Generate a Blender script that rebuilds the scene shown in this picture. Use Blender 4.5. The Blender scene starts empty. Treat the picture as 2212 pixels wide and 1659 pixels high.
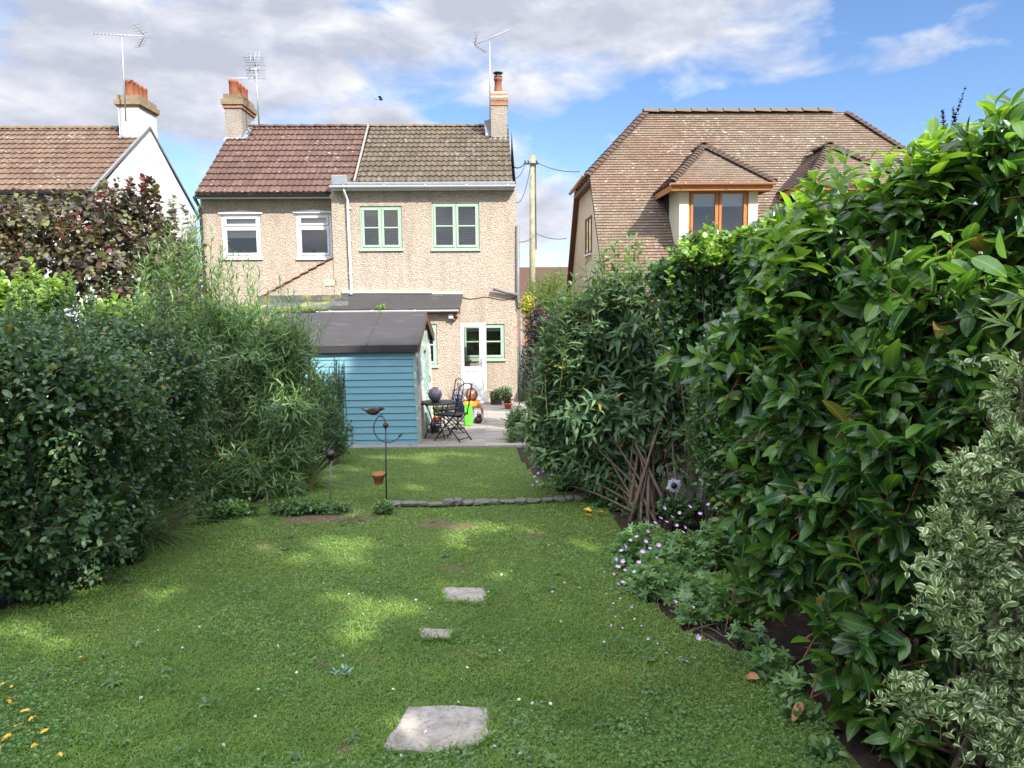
import bpy, math, random
import numpy as np
R = math.radians
C = bpy.context.scene.collection
sc = bpy.context.scene
# ---------------------------------------------------------------- camera
YAW, PITCH, ROLL, FPX, CW, CH = R(1.6), R(6.5), R(0.5), 1662.0, 2212.0, 1659.0
CAM = np.array([0.0, 0.0, 1.7])
fw = np.array([math.sin(YAW) * math.cos(PITCH), math.cos(YAW) * math.cos(PITCH), -math.sin(PITCH)])
rt = np.array([math.cos(YAW), -math.sin(YAW), 0.0])
up = np.cross(rt, fw)
rt, up = rt * math.cos(ROLL) - up * math.sin(ROLL), up * math.cos(ROLL) + rt * math.sin(ROLL)
cam = bpy.data.cameras.new('camera'); camo = bpy.data.objects.new('camera', cam); C.objects.link(camo)
from mathutils import Matrix, Vector
camo.matrix_world = Matrix(((rt[0], up[0], -fw[0], CAM[0]), (rt[1], up[1], -fw[1], CAM[1]), (rt[2], up[2], -fw[2], CAM[2]), (0, 0, 0, 1)))
cam.sensor_fit = 'HORIZONTAL'; cam.sensor_width = 36.0; cam.lens = 36.0 * FPX / CW
cam.clip_start = 0.05; cam.clip_end = 2000
sc.camera = camo
sc.view_settings.view_transform = 'Standard'; sc.view_settings.look = 'None'; sc.view_settings.gamma = 1
sc.view_settings.exposure = 1.3
# ---------------------------------------------------------------- sun and sky
SUN_AZ, SUN_EL = R(37), R(41)          # azimuth measured from straight behind the camera towards its right
SUN = np.array([math.sin(SUN_AZ) * math.cos(SUN_EL), -math.cos(SUN_AZ) * math.cos(SUN_EL), math.sin(SUN_EL)])
sl = bpy.data.lights.new('sun', 'SUN'); sl.energy = 4.5; sl.angle = R(0.53); sl.color = (1.0, 0.95, 0.85)
so = bpy.data.objects.new('sun', sl); C.objects.link(so)
so.rotation_euler = Vector(SUN.tolist()).to_track_quat('Z', 'Y').to_euler(); so.location = (8, -8, 20)

class NT:
    def __init__(s, nt): s.nt = nt; s.nt.nodes.clear()
    def new(s, t, ins=None, **kw):
        n = s.nt.nodes.new(t)
        for k, v in kw.items(): setattr(n, k, v)
        for k, v in (ins or {}).items(): s.put(n.inputs[k], v)
        return n
    def put(s, sock, v):
        if isinstance(v, bpy.types.NodeSocket): s.nt.links.new(v, sock)
        elif isinstance(v, (tuple, list)) and len(v) == 3 and sock.type == 'RGBA': sock.default_value = (*v, 1)
        else: sock.default_value = v
    def m(s, op, a, b=None, c=None, clamp=False):
        n = s.nt.nodes.new('ShaderNodeMath'); n.operation = op; n.use_clamp = clamp
        for i, v in enumerate((a, b, c)):
            if v is not None: s.put(n.inputs[i], v)
        return n.outputs[0]
    def mix(s, f, a, b, mode='MIX'):
        n = s.nt.nodes.new('ShaderNodeMix'); n.data_type = 'RGBA'; n.blend_type = mode
        s.put(n.inputs[0], f); s.put(n.inputs[6], a); s.put(n.inputs[7], b); return n.outputs[2]
    def ramp(s, f, *stops):
        n = s.nt.nodes.new('ShaderNodeValToRGB'); s.put(n.inputs[0], f); e = n.color_ramp.elements
        while len(e) < len(stops): e.new(0.5)
        for i, (p, c) in enumerate(stops):
            e[i].position = p; e[i].color = (*c, 1) if isinstance(c, (tuple, list)) else (c, c, c, 1)
        return n.outputs[0]
    def noise(s, vec, scale, detail=3, rough=0.55, dist=0.0):
        return s.new('ShaderNodeTexNoise', {'Vector': vec, 'Scale': scale, 'Detail': detail, 'Roughness': rough, 'Distortion': dist}).outputs[0]
    def vor(s, vec, scale, out=0, feature='F1'):
        return s.new('ShaderNodeTexVoronoi', {'Vector': vec, 'Scale': scale}, feature=feature).outputs[out]
    def obj(s): return s.new('ShaderNodeTexCoord').outputs['Object']
    def xyz(s, v): return s.new('ShaderNodeSeparateXYZ', {0: v}).outputs
    def vec(s, x, y, z): return s.new('ShaderNodeCombineXYZ', {0: x, 1: y, 2: z}).outputs[0]
    def bump(s, h, strength=0.3, dist=0.02):
        return s.new('ShaderNodeBump', {'Height': h, 'Strength': strength, 'Distance': dist}).outputs[0]
    def bsdf(s, col, rough=0.7, normal=None, spec=0.3, metal=0.0, coat=0.0):
        d = {'Base Color': col, 'Roughness': rough, 'Specular IOR Level': spec, 'Metallic': metal}
        if normal is not None: d['Normal'] = normal
        if coat: d['Coat Weight'] = coat
        return s.new('ShaderNodeBsdfPrincipled', d).outputs[0]
    def out(s, sh): s.new('ShaderNodeOutputMaterial', {0: sh})

# world: physical sky with a deck of procedural clouds laid out by azimuth and elevation
w = bpy.data.worlds.new('World'); sc.world = w; w.use_nodes = True
n = NT(w.node_tree)
sky = n.new('ShaderNodeTexSky', sky_type='NISHITA', sun_disc=False, sun_elevation=SUN_EL, sun_rotation=math.pi - SUN_AZ, altitude=50, air_density=1.0, dust_density=0.15, ozone_density=3.0)
d = n.new('ShaderNodeTexCoord').outputs['Generated']
x, y, z = n.xyz(d)
az = n.m('ARCTAN2', x, y); el = n.m('ARCSINE', z)
def gauss(a, e, sa, se, amp):
    a, e, sa, se = R(a), R(e), R(sa), R(se)
    p = n.m('POWER', n.m('DIVIDE', n.m('SUBTRACT', az, a), sa), 2.0)
    q = n.m('POWER', n.m('DIVIDE', n.m('SUBTRACT', el, e), se), 2.0)
    return n.m('MULTIPLY', n.m('EXPONENT', n.m('MULTIPLY', n.m('ADD', p, q), -1.0)), amp)
CLOUDS = [(-30, 17, 16, 6, .52), (-14, 15, 12, 3.4, .46), (-2, 20, 14, 3.2, .42), (9, 19.5, 15, 3.0, .5), (-20, 22, 26, 4, .34), (-6.9, 11.9, 2.4, 1.2, .95),
          (27.5, 15, 5.5, 1.8, .32), (3, 14.2, 4.5, 1.8, .26), (3.5, 6.0, 7, 3.6, .62), (-10, 10.5, 3.2, 2.0, .42), (33, 16, 4, 2, .22),
          (-24, 11.5, 13, 4.5, .40), (-31, 8, 8, 4, .35), (-13, 8.5, 5, 2.5, .2), (14, 17.6, 8.5, 2.5, .42), (20, 14.5, 6, 1.2, .2), (-7.3, 19.6, 3, 1.2, -.5), (-22.5, 9.6, 3, 1.3, -.25), (12, 23, 9, 2.0, -.05), (26, 19, 8, 3.0, -.16), (-8, 13.2, 7, 1.2, -.15)]
cov = 0.0
for c in CLOUDS: cov = n.m('ADD', gauss(*c), cov)
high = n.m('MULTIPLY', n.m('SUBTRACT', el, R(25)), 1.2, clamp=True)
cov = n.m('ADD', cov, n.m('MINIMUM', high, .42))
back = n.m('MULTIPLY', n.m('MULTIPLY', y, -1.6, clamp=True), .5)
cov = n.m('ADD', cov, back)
pv = n.vec(n.m('MULTIPLY', az, 1.0), n.m('MULTIPLY', el, 1.9), z)
f1 = n.noise(pv, 9.0, 9, .56, .25); f2 = n.noise(pv, 3.1, 4, .5)
dens = n.m('ADD', n.m('MULTIPLY', n.m('SUBTRACT', f1, .5), 1.15), n.m('MULTIPLY', n.m('SUBTRACT', f2, .5), .45))
dens = n.m('ADD', dens, n.m('SUBTRACT', cov, .22))
alpha = n.ramp(dens, (0.0, 0.0), (.16, .40), (.42, 1.0))
pv2 = n.vec(n.m('ADD', az, .012), n.m('ADD', n.m('MULTIPLY', el, 1.9), .05), z)
f3 = n.noise(pv2, 9.0, 9, .56, .25)
lit = n.m('MULTIPLY', n.m('SUBTRACT', f1, f3), 2.4)
thick = n.m('ADD', n.m('SUBTRACT', .72, n.m('MULTIPLY', dens, .92)), lit, clamp=True)
ccol = n.ramp(thick, (0.0, (.315, .335, .40)), (.4, (.415, .430, .485)), (.75, (.53, .535, .56)), (1.0, (.66, .66, .66)))
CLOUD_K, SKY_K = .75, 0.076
bright = n.m('ADD', 1.0, n.m('ADD', n.m('MULTIPLY', n.m('MULTIPLY', n.m('SUBTRACT', el, R(26)), 2.6, clamp=True), 6.2), n.m('MULTIPLY', back, 2.0)))  # unseen clouds overhead and behind the camera, boosted to lift the garden's shade
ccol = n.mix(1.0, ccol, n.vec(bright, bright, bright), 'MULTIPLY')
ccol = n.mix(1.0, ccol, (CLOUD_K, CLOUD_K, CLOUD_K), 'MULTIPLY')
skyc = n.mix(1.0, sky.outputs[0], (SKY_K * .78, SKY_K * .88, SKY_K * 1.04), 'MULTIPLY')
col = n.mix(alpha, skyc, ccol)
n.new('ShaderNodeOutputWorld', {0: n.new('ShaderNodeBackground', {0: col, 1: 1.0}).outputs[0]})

# ---------------------------------------------------------------- geometry helpers
def ray(px, py):
    return fw + rt * ((px - CW / 2) / FPX) + up * ((CH / 2 - py) / FPX)
def P(px, py, Y):
    r = ray(px, py); return CAM + r * (Y / r[1])
SLOPE = 0.055
def gz(y): return -SLOPE * min(max(y, 0.0), 20.5)
def G(px, py):
    r = ray(px, py); t = CAM[2] / (-r[2] - SLOPE * r[1]); return CAM + r * t
def rect(px0, py0, px1, py1, Y):
    a, b, c, d = P(px0, py0, Y), P(px1, py0, Y), P(px0, py1, Y), P(px1, py1, Y)
    return (a[0] + c[0]) / 2, (b[0] + d[0]) / 2, (c[2] + d[2]) / 2, (a[2] + b[2]) / 2   # x0 x1 z0 z1
def tag(o, label=None, cat=None, group=None, kind=None):
    for k, v in (('label', label), ('category', cat), ('group', group), ('kind', kind)):
        if v: o[k] = v
    return o
def thing(name, label, cat, loc, group=None):
    o = bpy.data.objects.new(name, None); C.objects.link(o); o.location = [float(v) for v in loc]
    o.empty_display_size = .1
    return tag(o, label, cat, group)
def origin_of(o):
    v = Vector((0, 0, 0))
    while o is not None: v = v + o.location; o = o.parent
    return np.array(v)
def link_mesh(name, me, mat, parent=None, loc=None):
    o = bpy.data.objects.new(name, me); C.objects.link(o)
    for m_ in (mat if isinstance(mat, (list, tuple)) else [mat]): me.materials.append(m_)
    if parent is not None: o.parent = parent
    if loc is not None: o.location = [float(v) for v in loc]
    return o
class MB:
    """collects shapes in world coordinates, then links them as ONE mesh object"""
    def __init__(s): s.v = []; s.f = []; s.mi = []; s.uv = {}; s.cur = 0; s.smooth = set()
    def add(s, vs, fs, smooth=False):
        b = len(s.v); s.v += [tuple(float(c) for c in v) for v in vs]
        for f in fs:
            if smooth: s.smooth.add(len(s.f))
            s.f.append([b + i for i in f]); s.mi.append(s.cur)
        return s
    def box(s, x0, x1, y0, y1, z0, z1):
        return s.add([(x0, y0, z0), (x1, y0, z0), (x1, y1, z0), (x0, y1, z0), (x0, y0, z1), (x1, y0, z1), (x1, y1, z1), (x0, y1, z1)],
                     [(0, 3, 2, 1), (4, 5, 6, 7), (0, 1, 5, 4), (1, 2, 6, 5), (2, 3, 7, 6), (3, 0, 4, 7)])
    def quad(s, a, b, c, d): return s.add([a, b, c, d], [(0, 1, 2, 3)])
    def poly(s, pts): return s.add(pts, [tuple(range(len(pts)))])
    def prism(s, pts, off):
        n_ = len(pts); o = np.array(off); pts = [np.array(p) for p in pts]
        return s.add(pts + [p + o for p in pts], [tuple(range(n_))[::-1], tuple(range(n_, 2 * n_))] + [(i, (i + 1) % n_, n_ + (i + 1) % n_, n_ + i) for i in range(n_)])
    def bar(s, a, b, w, h, upv=(0, 0, 1)):
        a, b = np.array(a, float), np.array(b, float); d = b - a; d /= np.linalg.norm(d)
        sd = np.cross(d, upv); sd = sd / max(np.linalg.norm(sd), 1e-6) * w / 2; u_ = np.cross(sd, d); u_ = u_ / np.linalg.norm(u_) * h / 2
        return s.add([a - sd - u_, a + sd - u_, a + sd + u_, a - sd + u_, b - sd - u_, b + sd - u_, b + sd + u_, b - sd + u_],
                     [(0, 1, 2, 3), (7, 6, 5, 4), (0, 4, 5, 1), (1, 5, 6, 2), (2, 6, 7, 3), (3, 7, 4, 0)])
    def tube(s, pts, r, sides=8, caps=True):
        pts = [np.array(p, float) for p in pts]; n_ = len(pts); rr = r if isinstance(r, (list, tuple, np.ndarray)) else [r] * n_
        vs = []; t0 = None; ref = None
        for i, p in enumerate(pts):
            t = pts[min(i + 1, n_ - 1)] - pts[max(i - 1, 0)]; t /= max(np.linalg.norm(t), 1e-9)
            if ref is None: ref = np.array([0, 0, 1.]) if abs(t[2]) < .9 else np.array([1., 0, 0])
            a = np.cross(t, ref); a /= max(np.linalg.norm(a), 1e-9); b = np.cross(a, t); ref = b
            for k in range(sides):
                q = 2 * math.pi * k / sides; vs.append(p + (a * math.cos(q) + b * math.sin(q)) * rr[i])
        fs = [(i * sides + k, i * sides + (k + 1) % sides, (i + 1) * sides + (k + 1) % sides, (i + 1) * sides + k) for i in range(n_ - 1) for k in range(sides)]
        if caps: fs += [tuple(range(sides))[::-1], tuple(range((n_ - 1) * sides, n_ * sides))]
        return s.add(vs, fs, True)
    def lathe(s, c, prof, sides=20, caps=True):
        vs = [(c[0] + r * math.cos(2 * math.pi * k / sides), c[1] + r * math.sin(2 * math.pi * k / sides), c[2] + h) for r, h in prof for k in range(sides)]
        n_ = len(prof)
        fs = [(i * sides + k, i * sides + (k + 1) % sides, (i + 1) * sides + (k + 1) % sides, (i + 1) * sides + k) for i in range(n_ - 1) for k in range(sides)]
        if caps: fs += [tuple(range(sides))[::-1], tuple(range((n_ - 1) * sides, n_ * sides))]
        return s.add(vs, fs, True)
    def ball(s, c, r, sides=12, rings=8, sq=(1, 1, 1)):
        vs = []
        for i in range(rings + 1):
            q = -math.pi / 2 + math.pi * i / rings
            for k in range(sides):
                a = 2 * math.pi * k / sides
                vs.append((c[0] + r * sq[0] * math.cos(q) * math.cos(a), c[1] + r * sq[1] * math.cos(q) * math.sin(a), c[2] + r * sq[2] * math.sin(q)))
        fs = [(i * sides + k, i * sides + (k + 1) % sides, (i + 1) * sides + (k + 1) % sides, (i + 1) * sides + k) for i in range(rings) for k in range(sides)]
        return s.add(vs, fs, True)
    def build(s, name, mat, parent=None, bevel=0.0):
        o = origin_of(parent) if parent is not None else np.zeros(3)
        me = bpy.data.meshes.new(name); me.from_pydata([tuple(np.array(v) - o) for v in s.v], [], s.f); me.update()
        ob = link_mesh(name, me, mat, parent)
        me.polygons.foreach_set('material_index', s.mi)
        me.polygons.foreach_set('use_smooth', [i in s.smooth for i in range(len(s.f))])
        if bevel:
            b = ob.modifiers.new('bevel', 'BEVEL'); b.width = bevel; b.segments = 2; b.limit_method = 'ANGLE'
        return ob
def rebase(o, loc):
    """give a top-level single-mesh object its origin at loc"""
    loc = np.array(loc, float)
    o.data.transform(Matrix.Translation(Vector((-loc).tolist()))); o.location = loc.tolist(); return o
def arrays_mesh(name, v, tri, mat, parent=None, attr=None, smooth=True):
    o = origin_of(parent) if parent is not None else np.zeros(3)
    me = bpy.data.meshes.new(name); v = (v - o).astype(np.float32); tri = tri.astype(np.int32)
    me.vertices.add(len(v)); me.vertices.foreach_set('co', v.ravel())
    me.loops.add(tri.size); me.loops.foreach_set('vertex_index', tri.ravel())
    me.polygons.add(len(tri)); me.polygons.foreach_set('loop_start', np.arange(0, tri.size, 3, dtype=np.int32))
    me.polygons.foreach_set('use_smooth', np.full(len(tri), smooth))
    if attr is not None:
        a = me.attributes.new('leafuv', 'FLOAT_VECTOR', 'POINT'); a.data.foreach_set('vector', attr.astype(np.float32).ravel())
    me.update(calc_edges=True); me.validate()
    return link_mesh(name, me, mat, parent)
def nrm(a): return a / np.maximum(np.linalg.norm(a, axis=-1, keepdims=True), 1e-9)
# ---------------------------------------------------------------- materials
M = {}
def material(name):
    m = bpy.data.materials.new(name); m.use_nodes = True; M[name] = m; return NT(m.node_tree)
def simple(name, col, rough=.6, spec=.3, metal=0, var=.12, scale=6, bump=0, bscale=60):
    n = material(name); o = n.obj()
    f = n.noise(o, scale, 5, .6)
    c = n.mix(f, tuple(v * (1 - 2.2 * var) for v in col), tuple(min(1, v * (1 + 1.6 * var)) for v in col))
    nb = n.bump(n.noise(o, bscale, 4), bump, .01) if bump else None
    n.out(n.bsdf(c, rough, nb, spec, metal))
GREY = 1.5
def pebbledash(name, tint, stain):
    n = material(name); o = n.obj(); X, Y, Z = n.xyz(o)
    cell = n.vor(o, 46, 1); big = n.vor(o, 27, 1)
    c1 = n.ramp(n.m('FRACT', n.m('MULTIPLY', n.xyz(cell)[0], 3.7)), (0, (.26, .175, .125)), (.2, (.44, .34, .255)), (.5, (.55, .455, .36)), (.72, (.64, .56, .465)), (.9, (.74, .67, .58)), (1, (.36, .24, .17)))
    c2 = n.ramp(n.xyz(big)[1], (0, (.38, .285, .20)), (.4, (.50, .395, .295)), (1, (.64, .555, .45)))
    c = n.mix(.52, c1, c2)
    blot = n.noise(o, .9, 5, .6)
    c = n.mix(n.m('MULTIPLY', blot, GREY if 'grey' in name else .8), c, tint)
    drip = n.noise(n.vec(n.m('MULTIPLY', X, 2.2), Y, n.m('MULTIPLY', Z, .35)), 1.6, 5, .6)
    c = n.mix(n.m('MULTIPLY', n.m('SUBTRACT', drip, .5, clamp=True), stain), c, (.20, .15, .10))
    c = n.mix(1.0, c, (.67, .675, .695), 'MULTIPLY')
    n.out(n.bsdf(c, .9, n.bump(n.vor(o, 40), .9, .02), .2))
pebbledash('pebbledash', (.475, .395, .310), 1.4)
pebbledash('pebbledash grey', (.33, .29, .24), 2.0)
pebbledash('pebbledash neighbour', (.455, .375, .29), 1.3)
def render_paint(name, col, dirt):
    n = material(name); o = n.obj(); X, Y, Z = n.xyz(o)
    f = n.noise(o, 1.3, 6, .65); drip = n.noise(n.vec(n.m('MULTIPLY', X, 3), n.m('MULTIPLY', Y, 3), n.m('MULTIPLY', Z, .4)), 1.2, 5, .6)
    c = n.mix(n.m('MULTIPLY', n.m('SUBTRACT', f, .42, clamp=True), dirt), col, tuple(v * .62 for v in col))
    c = n.mix(n.m('MULTIPLY', n.m('SUBTRACT', drip, .48, clamp=True), dirt), c, (.33, .31, .27))
    n.out(n.bsdf(c, .85, n.bump(n.noise(o, 45, 4), .25, .01), .25))
render_paint('white render', (.55, .55, .56), 1.5)
render_paint('cream render', (.52, .46, .35), .5)
def rooftile(name, a, b, c, lich, moss, cw_, ch_, jd=.35):
    """concrete or clay roofing: every tile has its own tone, with lichen flecks and moss"""
    n = material(name); uv = n.new('ShaderNodeTexCoord').outputs['UV']; o = n.obj(); X, Y, Z = n.xyz(o); U, V, _ = n.xyz(uv)
    row = n.m('FLOOR', n.m('DIVIDE', V, ch_)); off = n.m('MULTIPLY', n.m('MODULO', row, 2.0), .5)
    colm = n.m('FLOOR', n.m('ADD', n.m('DIVIDE', U, cw_), off))
    rnd = n.new('ShaderNodeTexWhiteNoise', {'Vector': n.vec(colm, row, 0.0)}, noise_dimensions='3D').outputs[0]
    base = n.ramp(n.m('ADD', n.m('MULTIPLY', rnd, .42), n.m('MULTIPLY', n.noise(o, .7, 4), .58)), (.1, a), (.5, b), (.9, c))
    base = n.mix(n.m('MULTIPLY', n.noise(o, 22, 4, .7), .45), base, tuple(v * .55 for v in a))
    fr = n.m('FRACT', n.m('ADD', n.m('DIVIDE', U, cw_), off))
    joint = n.m('LESS_THAN', n.m('ABSOLUTE', n.m('SUBTRACT', fr, .5)), .46)
    base = n.mix(joint, tuple(v * jd for v in a), base)
    st = n.vec(n.m('MULTIPLY', U, 1.0), n.m('MULTIPLY', V, 2.2), 0.0)
    sp = n.noise(st, 9, 4, .6, .6); big = n.noise(o, .8, 3)
    lm = n.m('MULTIPLY', n.m('GREATER_THAN', n.m('ADD', sp, n.m('MULTIPLY', big, .25)), lich), n.m('ADD', .55, n.m('MULTIPLY', rnd, .4)))
    base = n.mix(lm, base, (.52, .50, .44))
    mm = n.m('MULTIPLY', n.m('SUBTRACT', n.m('ADD', n.noise(o, 1.1, 6, .7), moss), .62, clamp=True), 4.0, clamp=True)
    base = n.mix(mm, base, (.20, .135, .045))
    base = n.mix(1.0, base, (.77, .77, .77), 'MULTIPLY')
    if name == 'clay tiles': base = n.mix(n.m('MULTIPLY', n.m('SUBTRACT', n.noise(o, .45, 4, .6), .50, clamp=True), 4.0, clamp=True), base, n.mix(1.0, base, (1.06, .86, .82), 'MULTIPLY'))
    n.out(n.bsdf(base, .88, n.bump(n.noise(o, 60, 3), .35, .01), .2))
rooftile('brown concrete tiles', (.080, .044, .035), (.118, .068, .053), (.160, .098, .077), .795, -.08, .30, .36, .8)
rooftile('grey concrete tiles', (.075, .058, .040), (.115, .090, .062), (.16, .130, .092), .795, .02, .30, .36, .7)
rooftile('weathered concrete tiles', (.100, .060, .042), (.150, .095, .066), (.20, .140, .098), .785, -.04, .30, .36, .8)
rooftile('clay tiles', (.138, .096, .069), (.192, .144, .104), (.242, .187, .138), .775, -.2, .165, .1, .72)
rooftile('brown hip tiles', (.082, .053, .041), (.125, .084, .065), (.175, .122, .093), .86, -.1, .2, .2, 1.0)
rooftile('ridge tiles', (.14, .105, .065), (.20, .16, .095), (.27, .22, .14), .78, .05, .3, .3, 1.0)
simple('white plastic', (.52, .52, .53), .35, .45, var=.04, scale=3)
simple('green window paint', (.27, .365, .285), .45, .4, var=.05, scale=3)
simple('brown timber', (.13, .06, .032), .6, .3, var=.2, scale=8)
simple('golden oak plastic', (.36, .135, .036), .42, .4, var=.2, scale=9)
simple('terracotta plastic', (.42, .20, .11), .5, .35, var=.1, scale=4)
simple('black plastic', (.02, .02, .022), .45, .4, var=.15)
simple('grey plastic', (.13, .125, .125), .5, .35, var=.15)
simple('lead', (.17, .185, .205), .55, .4, var=.2, scale=8)
simple('aluminium', (.30, .31, .33), .5, .4, metal=.6, var=.08)
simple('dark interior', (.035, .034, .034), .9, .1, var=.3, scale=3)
simple('blind slats', (.50, .49, .47), .6, .3, var=.05)
simple('cream slats', (.78, .70, .60), .6, .3, var=.08, scale=12)
simple('cream plastic', (.66, .58, .36), .5, .3, var=.05)
simple('creasing tile', (.16, .062, .045), .85, .2, var=.25, scale=6)
simple('verge mortar', (.20, .19, .17), .9, .2, var=.3, scale=9)
simple('concrete cap', (.42, .39, .33), .9, .2, var=.2, scale=7, bump=.4)
simple('pole timber', (.26, .235, .15), .85, .2, var=.3, scale=5, bump=.5, bscale=30)
simple('cable', (.015, .015, .016), .6)
simple('rusty metal', (.075, .042, .030), .75, .3, metal=.2, var=.4, scale=30, bump=.4, bscale=120)
simple('dark green wire', (.020, .026, .022), .5, .4, var=.2)
simple('black iron', (.018, .017, .017), .5, .45, metal=.3, var=.3, scale=30)
simple('bark', (.125, .092, .065), .9, .2, var=.35, scale=18, bump=.6, bscale=50)
simple('green stem', (.085, .10, .035), .7, .25, var=.25, scale=12)
simple('red stem', (.13, .045, .030), .65, .25, var=.25, scale=12)
simple('fence timber', (.15, .125, .095), .9, .2, var=.35, scale=6, bump=.5, bscale=40)
simple('concrete post', (.30, .28, .245), .9, .2, var=.25, scale=9, bump=.5)
simple('orange cloth', (.46, .19, .035), .85, .1, var=.15, scale=14, bump=.5, bscale=25)
simple('lime plastic', (.10, .43, .035), .5, .4, var=.12, scale=9)
simple('navy cloth', (.010, .013, .032), .85, .2, var=.3, scale=14)
simple('lantern liner', (.30, .25, .235), .5, .3, var=.3, scale=40)
simple('blue grey enamel', (.19, .19, .25), .5, .4, metal=.2, var=.3, scale=12)
simple('copper glass', (.30, .135, .075), .3, .5, metal=.2, var=.3, scale=12)
simple('orange pot', (.50, .125, .05), .7, .3, var=.15)
simple('petal pink', (.56, .37, .60), .55, .2, var=.12, scale=30)
simple('petal white', (.74, .74, .68), .7, .2, var=.06, scale=30)
simple('petal orange', (.72, .17, .01), .5, .3, var=.35, scale=40)
simple('yellow leaf', (.58, .36, .03), .6, .3, var=.3, scale=30)
simple('brown leaf', (.30, .15, .065), .7, .3, var=.3, scale=30)
simple('silver petals', (.52, .53, .58), .4, .5, metal=.1, var=.25, scale=20)
simple('maroon bag', (.055, .020, .025), .7, .3, var=.3)
simple('bird feathers', (.03, .03, .035), .8, .2)
simple('sheeting', (.62, .64, .66), .4, .4, var=.1, scale=4)
n = material('terracotta'); o = n.obj()
c = n.mix(n.noise(o, 18, 5, .65), (.26, .085, .040), (.46, .185, .095))
c = n.mix(n.m('MULTIPLY', n.m('SUBTRACT', n.noise(o, 9, 5, .7), .56, clamp=True), 3.0, clamp=True), c, (.17, .13, .10))
n.out(n.bsdf(c, .85, n.bump(n.noise(o, 60, 3), .3, .005), .2))
n = material('chimney pot clay'); o = n.obj()
c = n.mix(n.noise(o, 5, 5, .65), (.16, .052, .026), (.25, .088, .042))
c = n.mix(n.m('MULTIPLY', n.m('SUBTRACT', n.noise(o, 3.4, 5, .7), .55, clamp=True), 2.2, clamp=True), c, (.14, .075, .045))
n.out(n.bsdf(c, .8, None, .25))
def brick(name, a, b, mort, scale=1.0):
    n = material(name); o = n.obj(); X, Y, Z = n.xyz(o)
    v = n.vec(n.m('ADD', X, Y), Z, 0.0)
    t = n.new('ShaderNodeTexBrick', {'Vector': v, 'Color1': (*a, 1), 'Color2': (*b, 1), 'Mortar': (*mort, 1), 'Scale': 1.0, 'Mortar Size': .011, 'Brick Width': .225, 'Row Height': .075, 'Bias': 0.0})
    c = n.mix(n.m('MULTIPLY', n.noise(o, 9, 5, .7), .7), t.outputs[0], tuple(q * .45 for q in a))
    n.out(n.bsdf(c, .9, n.bump(t.outputs[1], -.5, .01), .2))
brick('sooty brick', (.20, .145, .085), (.30, .21, .12), (.22, .19, .15))
brick('red brick', (.34, .12, .06), (.42, .17, .085), (.30, .24, .19))
n = material('roofing felt'); o = n.obj(); X, Y, Z = n.xyz(o)
c = n.mix(n.noise(o, 2.2, 6, .65), (.022, .021, .022), (.046, .042, .042))
c = n.mix(n.m('MULTIPLY', n.m('SUBTRACT', n.noise(n.vec(n.m('MULTIPLY', X, .25), Y, Z), 9, 4, .6), .60, clamp=True), 2.6, clamp=True), c, (.13, .125, .12))
n.out(n.bsdf(c, .85, n.bump(n.noise(o, 140, 2), .3, .004), .3))
n = material('mossy felt'); o = n.obj()
c = n.mix(n.noise(o, 3, 5), (.045, .045, .05), (.10, .10, .10))
c = n.mix(n.m('MULTIPLY', n.m('SUBTRACT', n.noise(o, 1.6, 6, .7), .5, clamp=True), 7.0, clamp=True), c, (.19, .22, .035))
n.out(n.bsdf(c, .9, n.bump(n.noise(o, 50, 3), .6, .02), .2))
def paintboard(name, col, wear):
    n = material(name); o = n.obj(); X, Y, Z = n.xyz(o)
    g = n.noise(n.vec(n.m('MULTIPLY', X, 1.4), n.m('MULTIPLY', Y, 1.4), n.m('MULTIPLY', Z, 26)), 3, 5, .6)
    c = n.mix(n.m('MULTIPLY', g, .55), col, tuple(v * .74 for v in col))
    wv = n.noise(n.vec(n.m('MULTIPLY', X, .5), n.m('MULTIPLY', Y, 2.0), n.m('MULTIPLY', Z, 3)), 4, 6, .7)
    c = n.mix(n.m('MULTIPLY', n.m('SUBTRACT', wv, 1 - wear, clamp=True), 7.0, clamp=True), c, (.55, .50, .42))
    n.out(n.bsdf(c, .55, n.bump(g, .25, .006), .35))
paintboard('shade blue shed paint', (.150, .315, .370), .34)  # mint paint with the sky blue of the shade mixed into its colour
paintboard('mint shed paint', (.20, .315, .285), .50)
paintboard('worn mint paint', (.215, .275, .245), .62)
n = material('window glass')
fres = n.new('ShaderNodeFresnel', {'IOR': 1.5}).outputs[0]
s = n.new('ShaderNodeMixShader', {0: n.m('ADD', n.m('MULTIPLY', fres, 1.6), .04, clamp=True), 1: n.new('ShaderNodeBsdfTransparent', {0: (.80, .84, .84, 1)}).outputs[0], 2: n.new('ShaderNodeBsdfGlossy', {'Roughness': .02}).outputs[0]})
n.out(s.outputs[0])
n = material('paving'); o = n.obj(); X, Y, Z = n.xyz(o)
r = n.new('ShaderNodeNewGeometry').outputs['Random Per Island']
c = n.ramp(r, (0, (.21, .185, .165)), (.5, (.27, .24, .21)), (1, (.33, .30, .255)))
c = n.mix(n.m('MULTIPLY', n.noise(o, 3.5, 6, .7), .8), c, (.15, .135, .12))
c = n.mix(n.m('MULTIPLY', n.m('SUBTRACT', n.noise(o, 40, 3, .6), .62, clamp=True), 3.0, clamp=True), c, (.42, .40, .36))
n.out(n.bsdf(c, .9, n.bump(n.noise(o, 60, 4), .3, .006), .2))
n = material('slab concrete'); o = n.obj()
c = n.ramp(n.noise(o, 7, 7, .72), (.30, (.13, .115, .098)), (.5, (.27, .245, .215)), (.70, (.38, .355, .315)))
c = n.mix(n.m('MULTIPLY', n.m('SUBTRACT', n.noise(o, 34, 6, .75), .52, clamp=True), 5.0, clamp=True), c, (.10, .085, .07))
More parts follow.
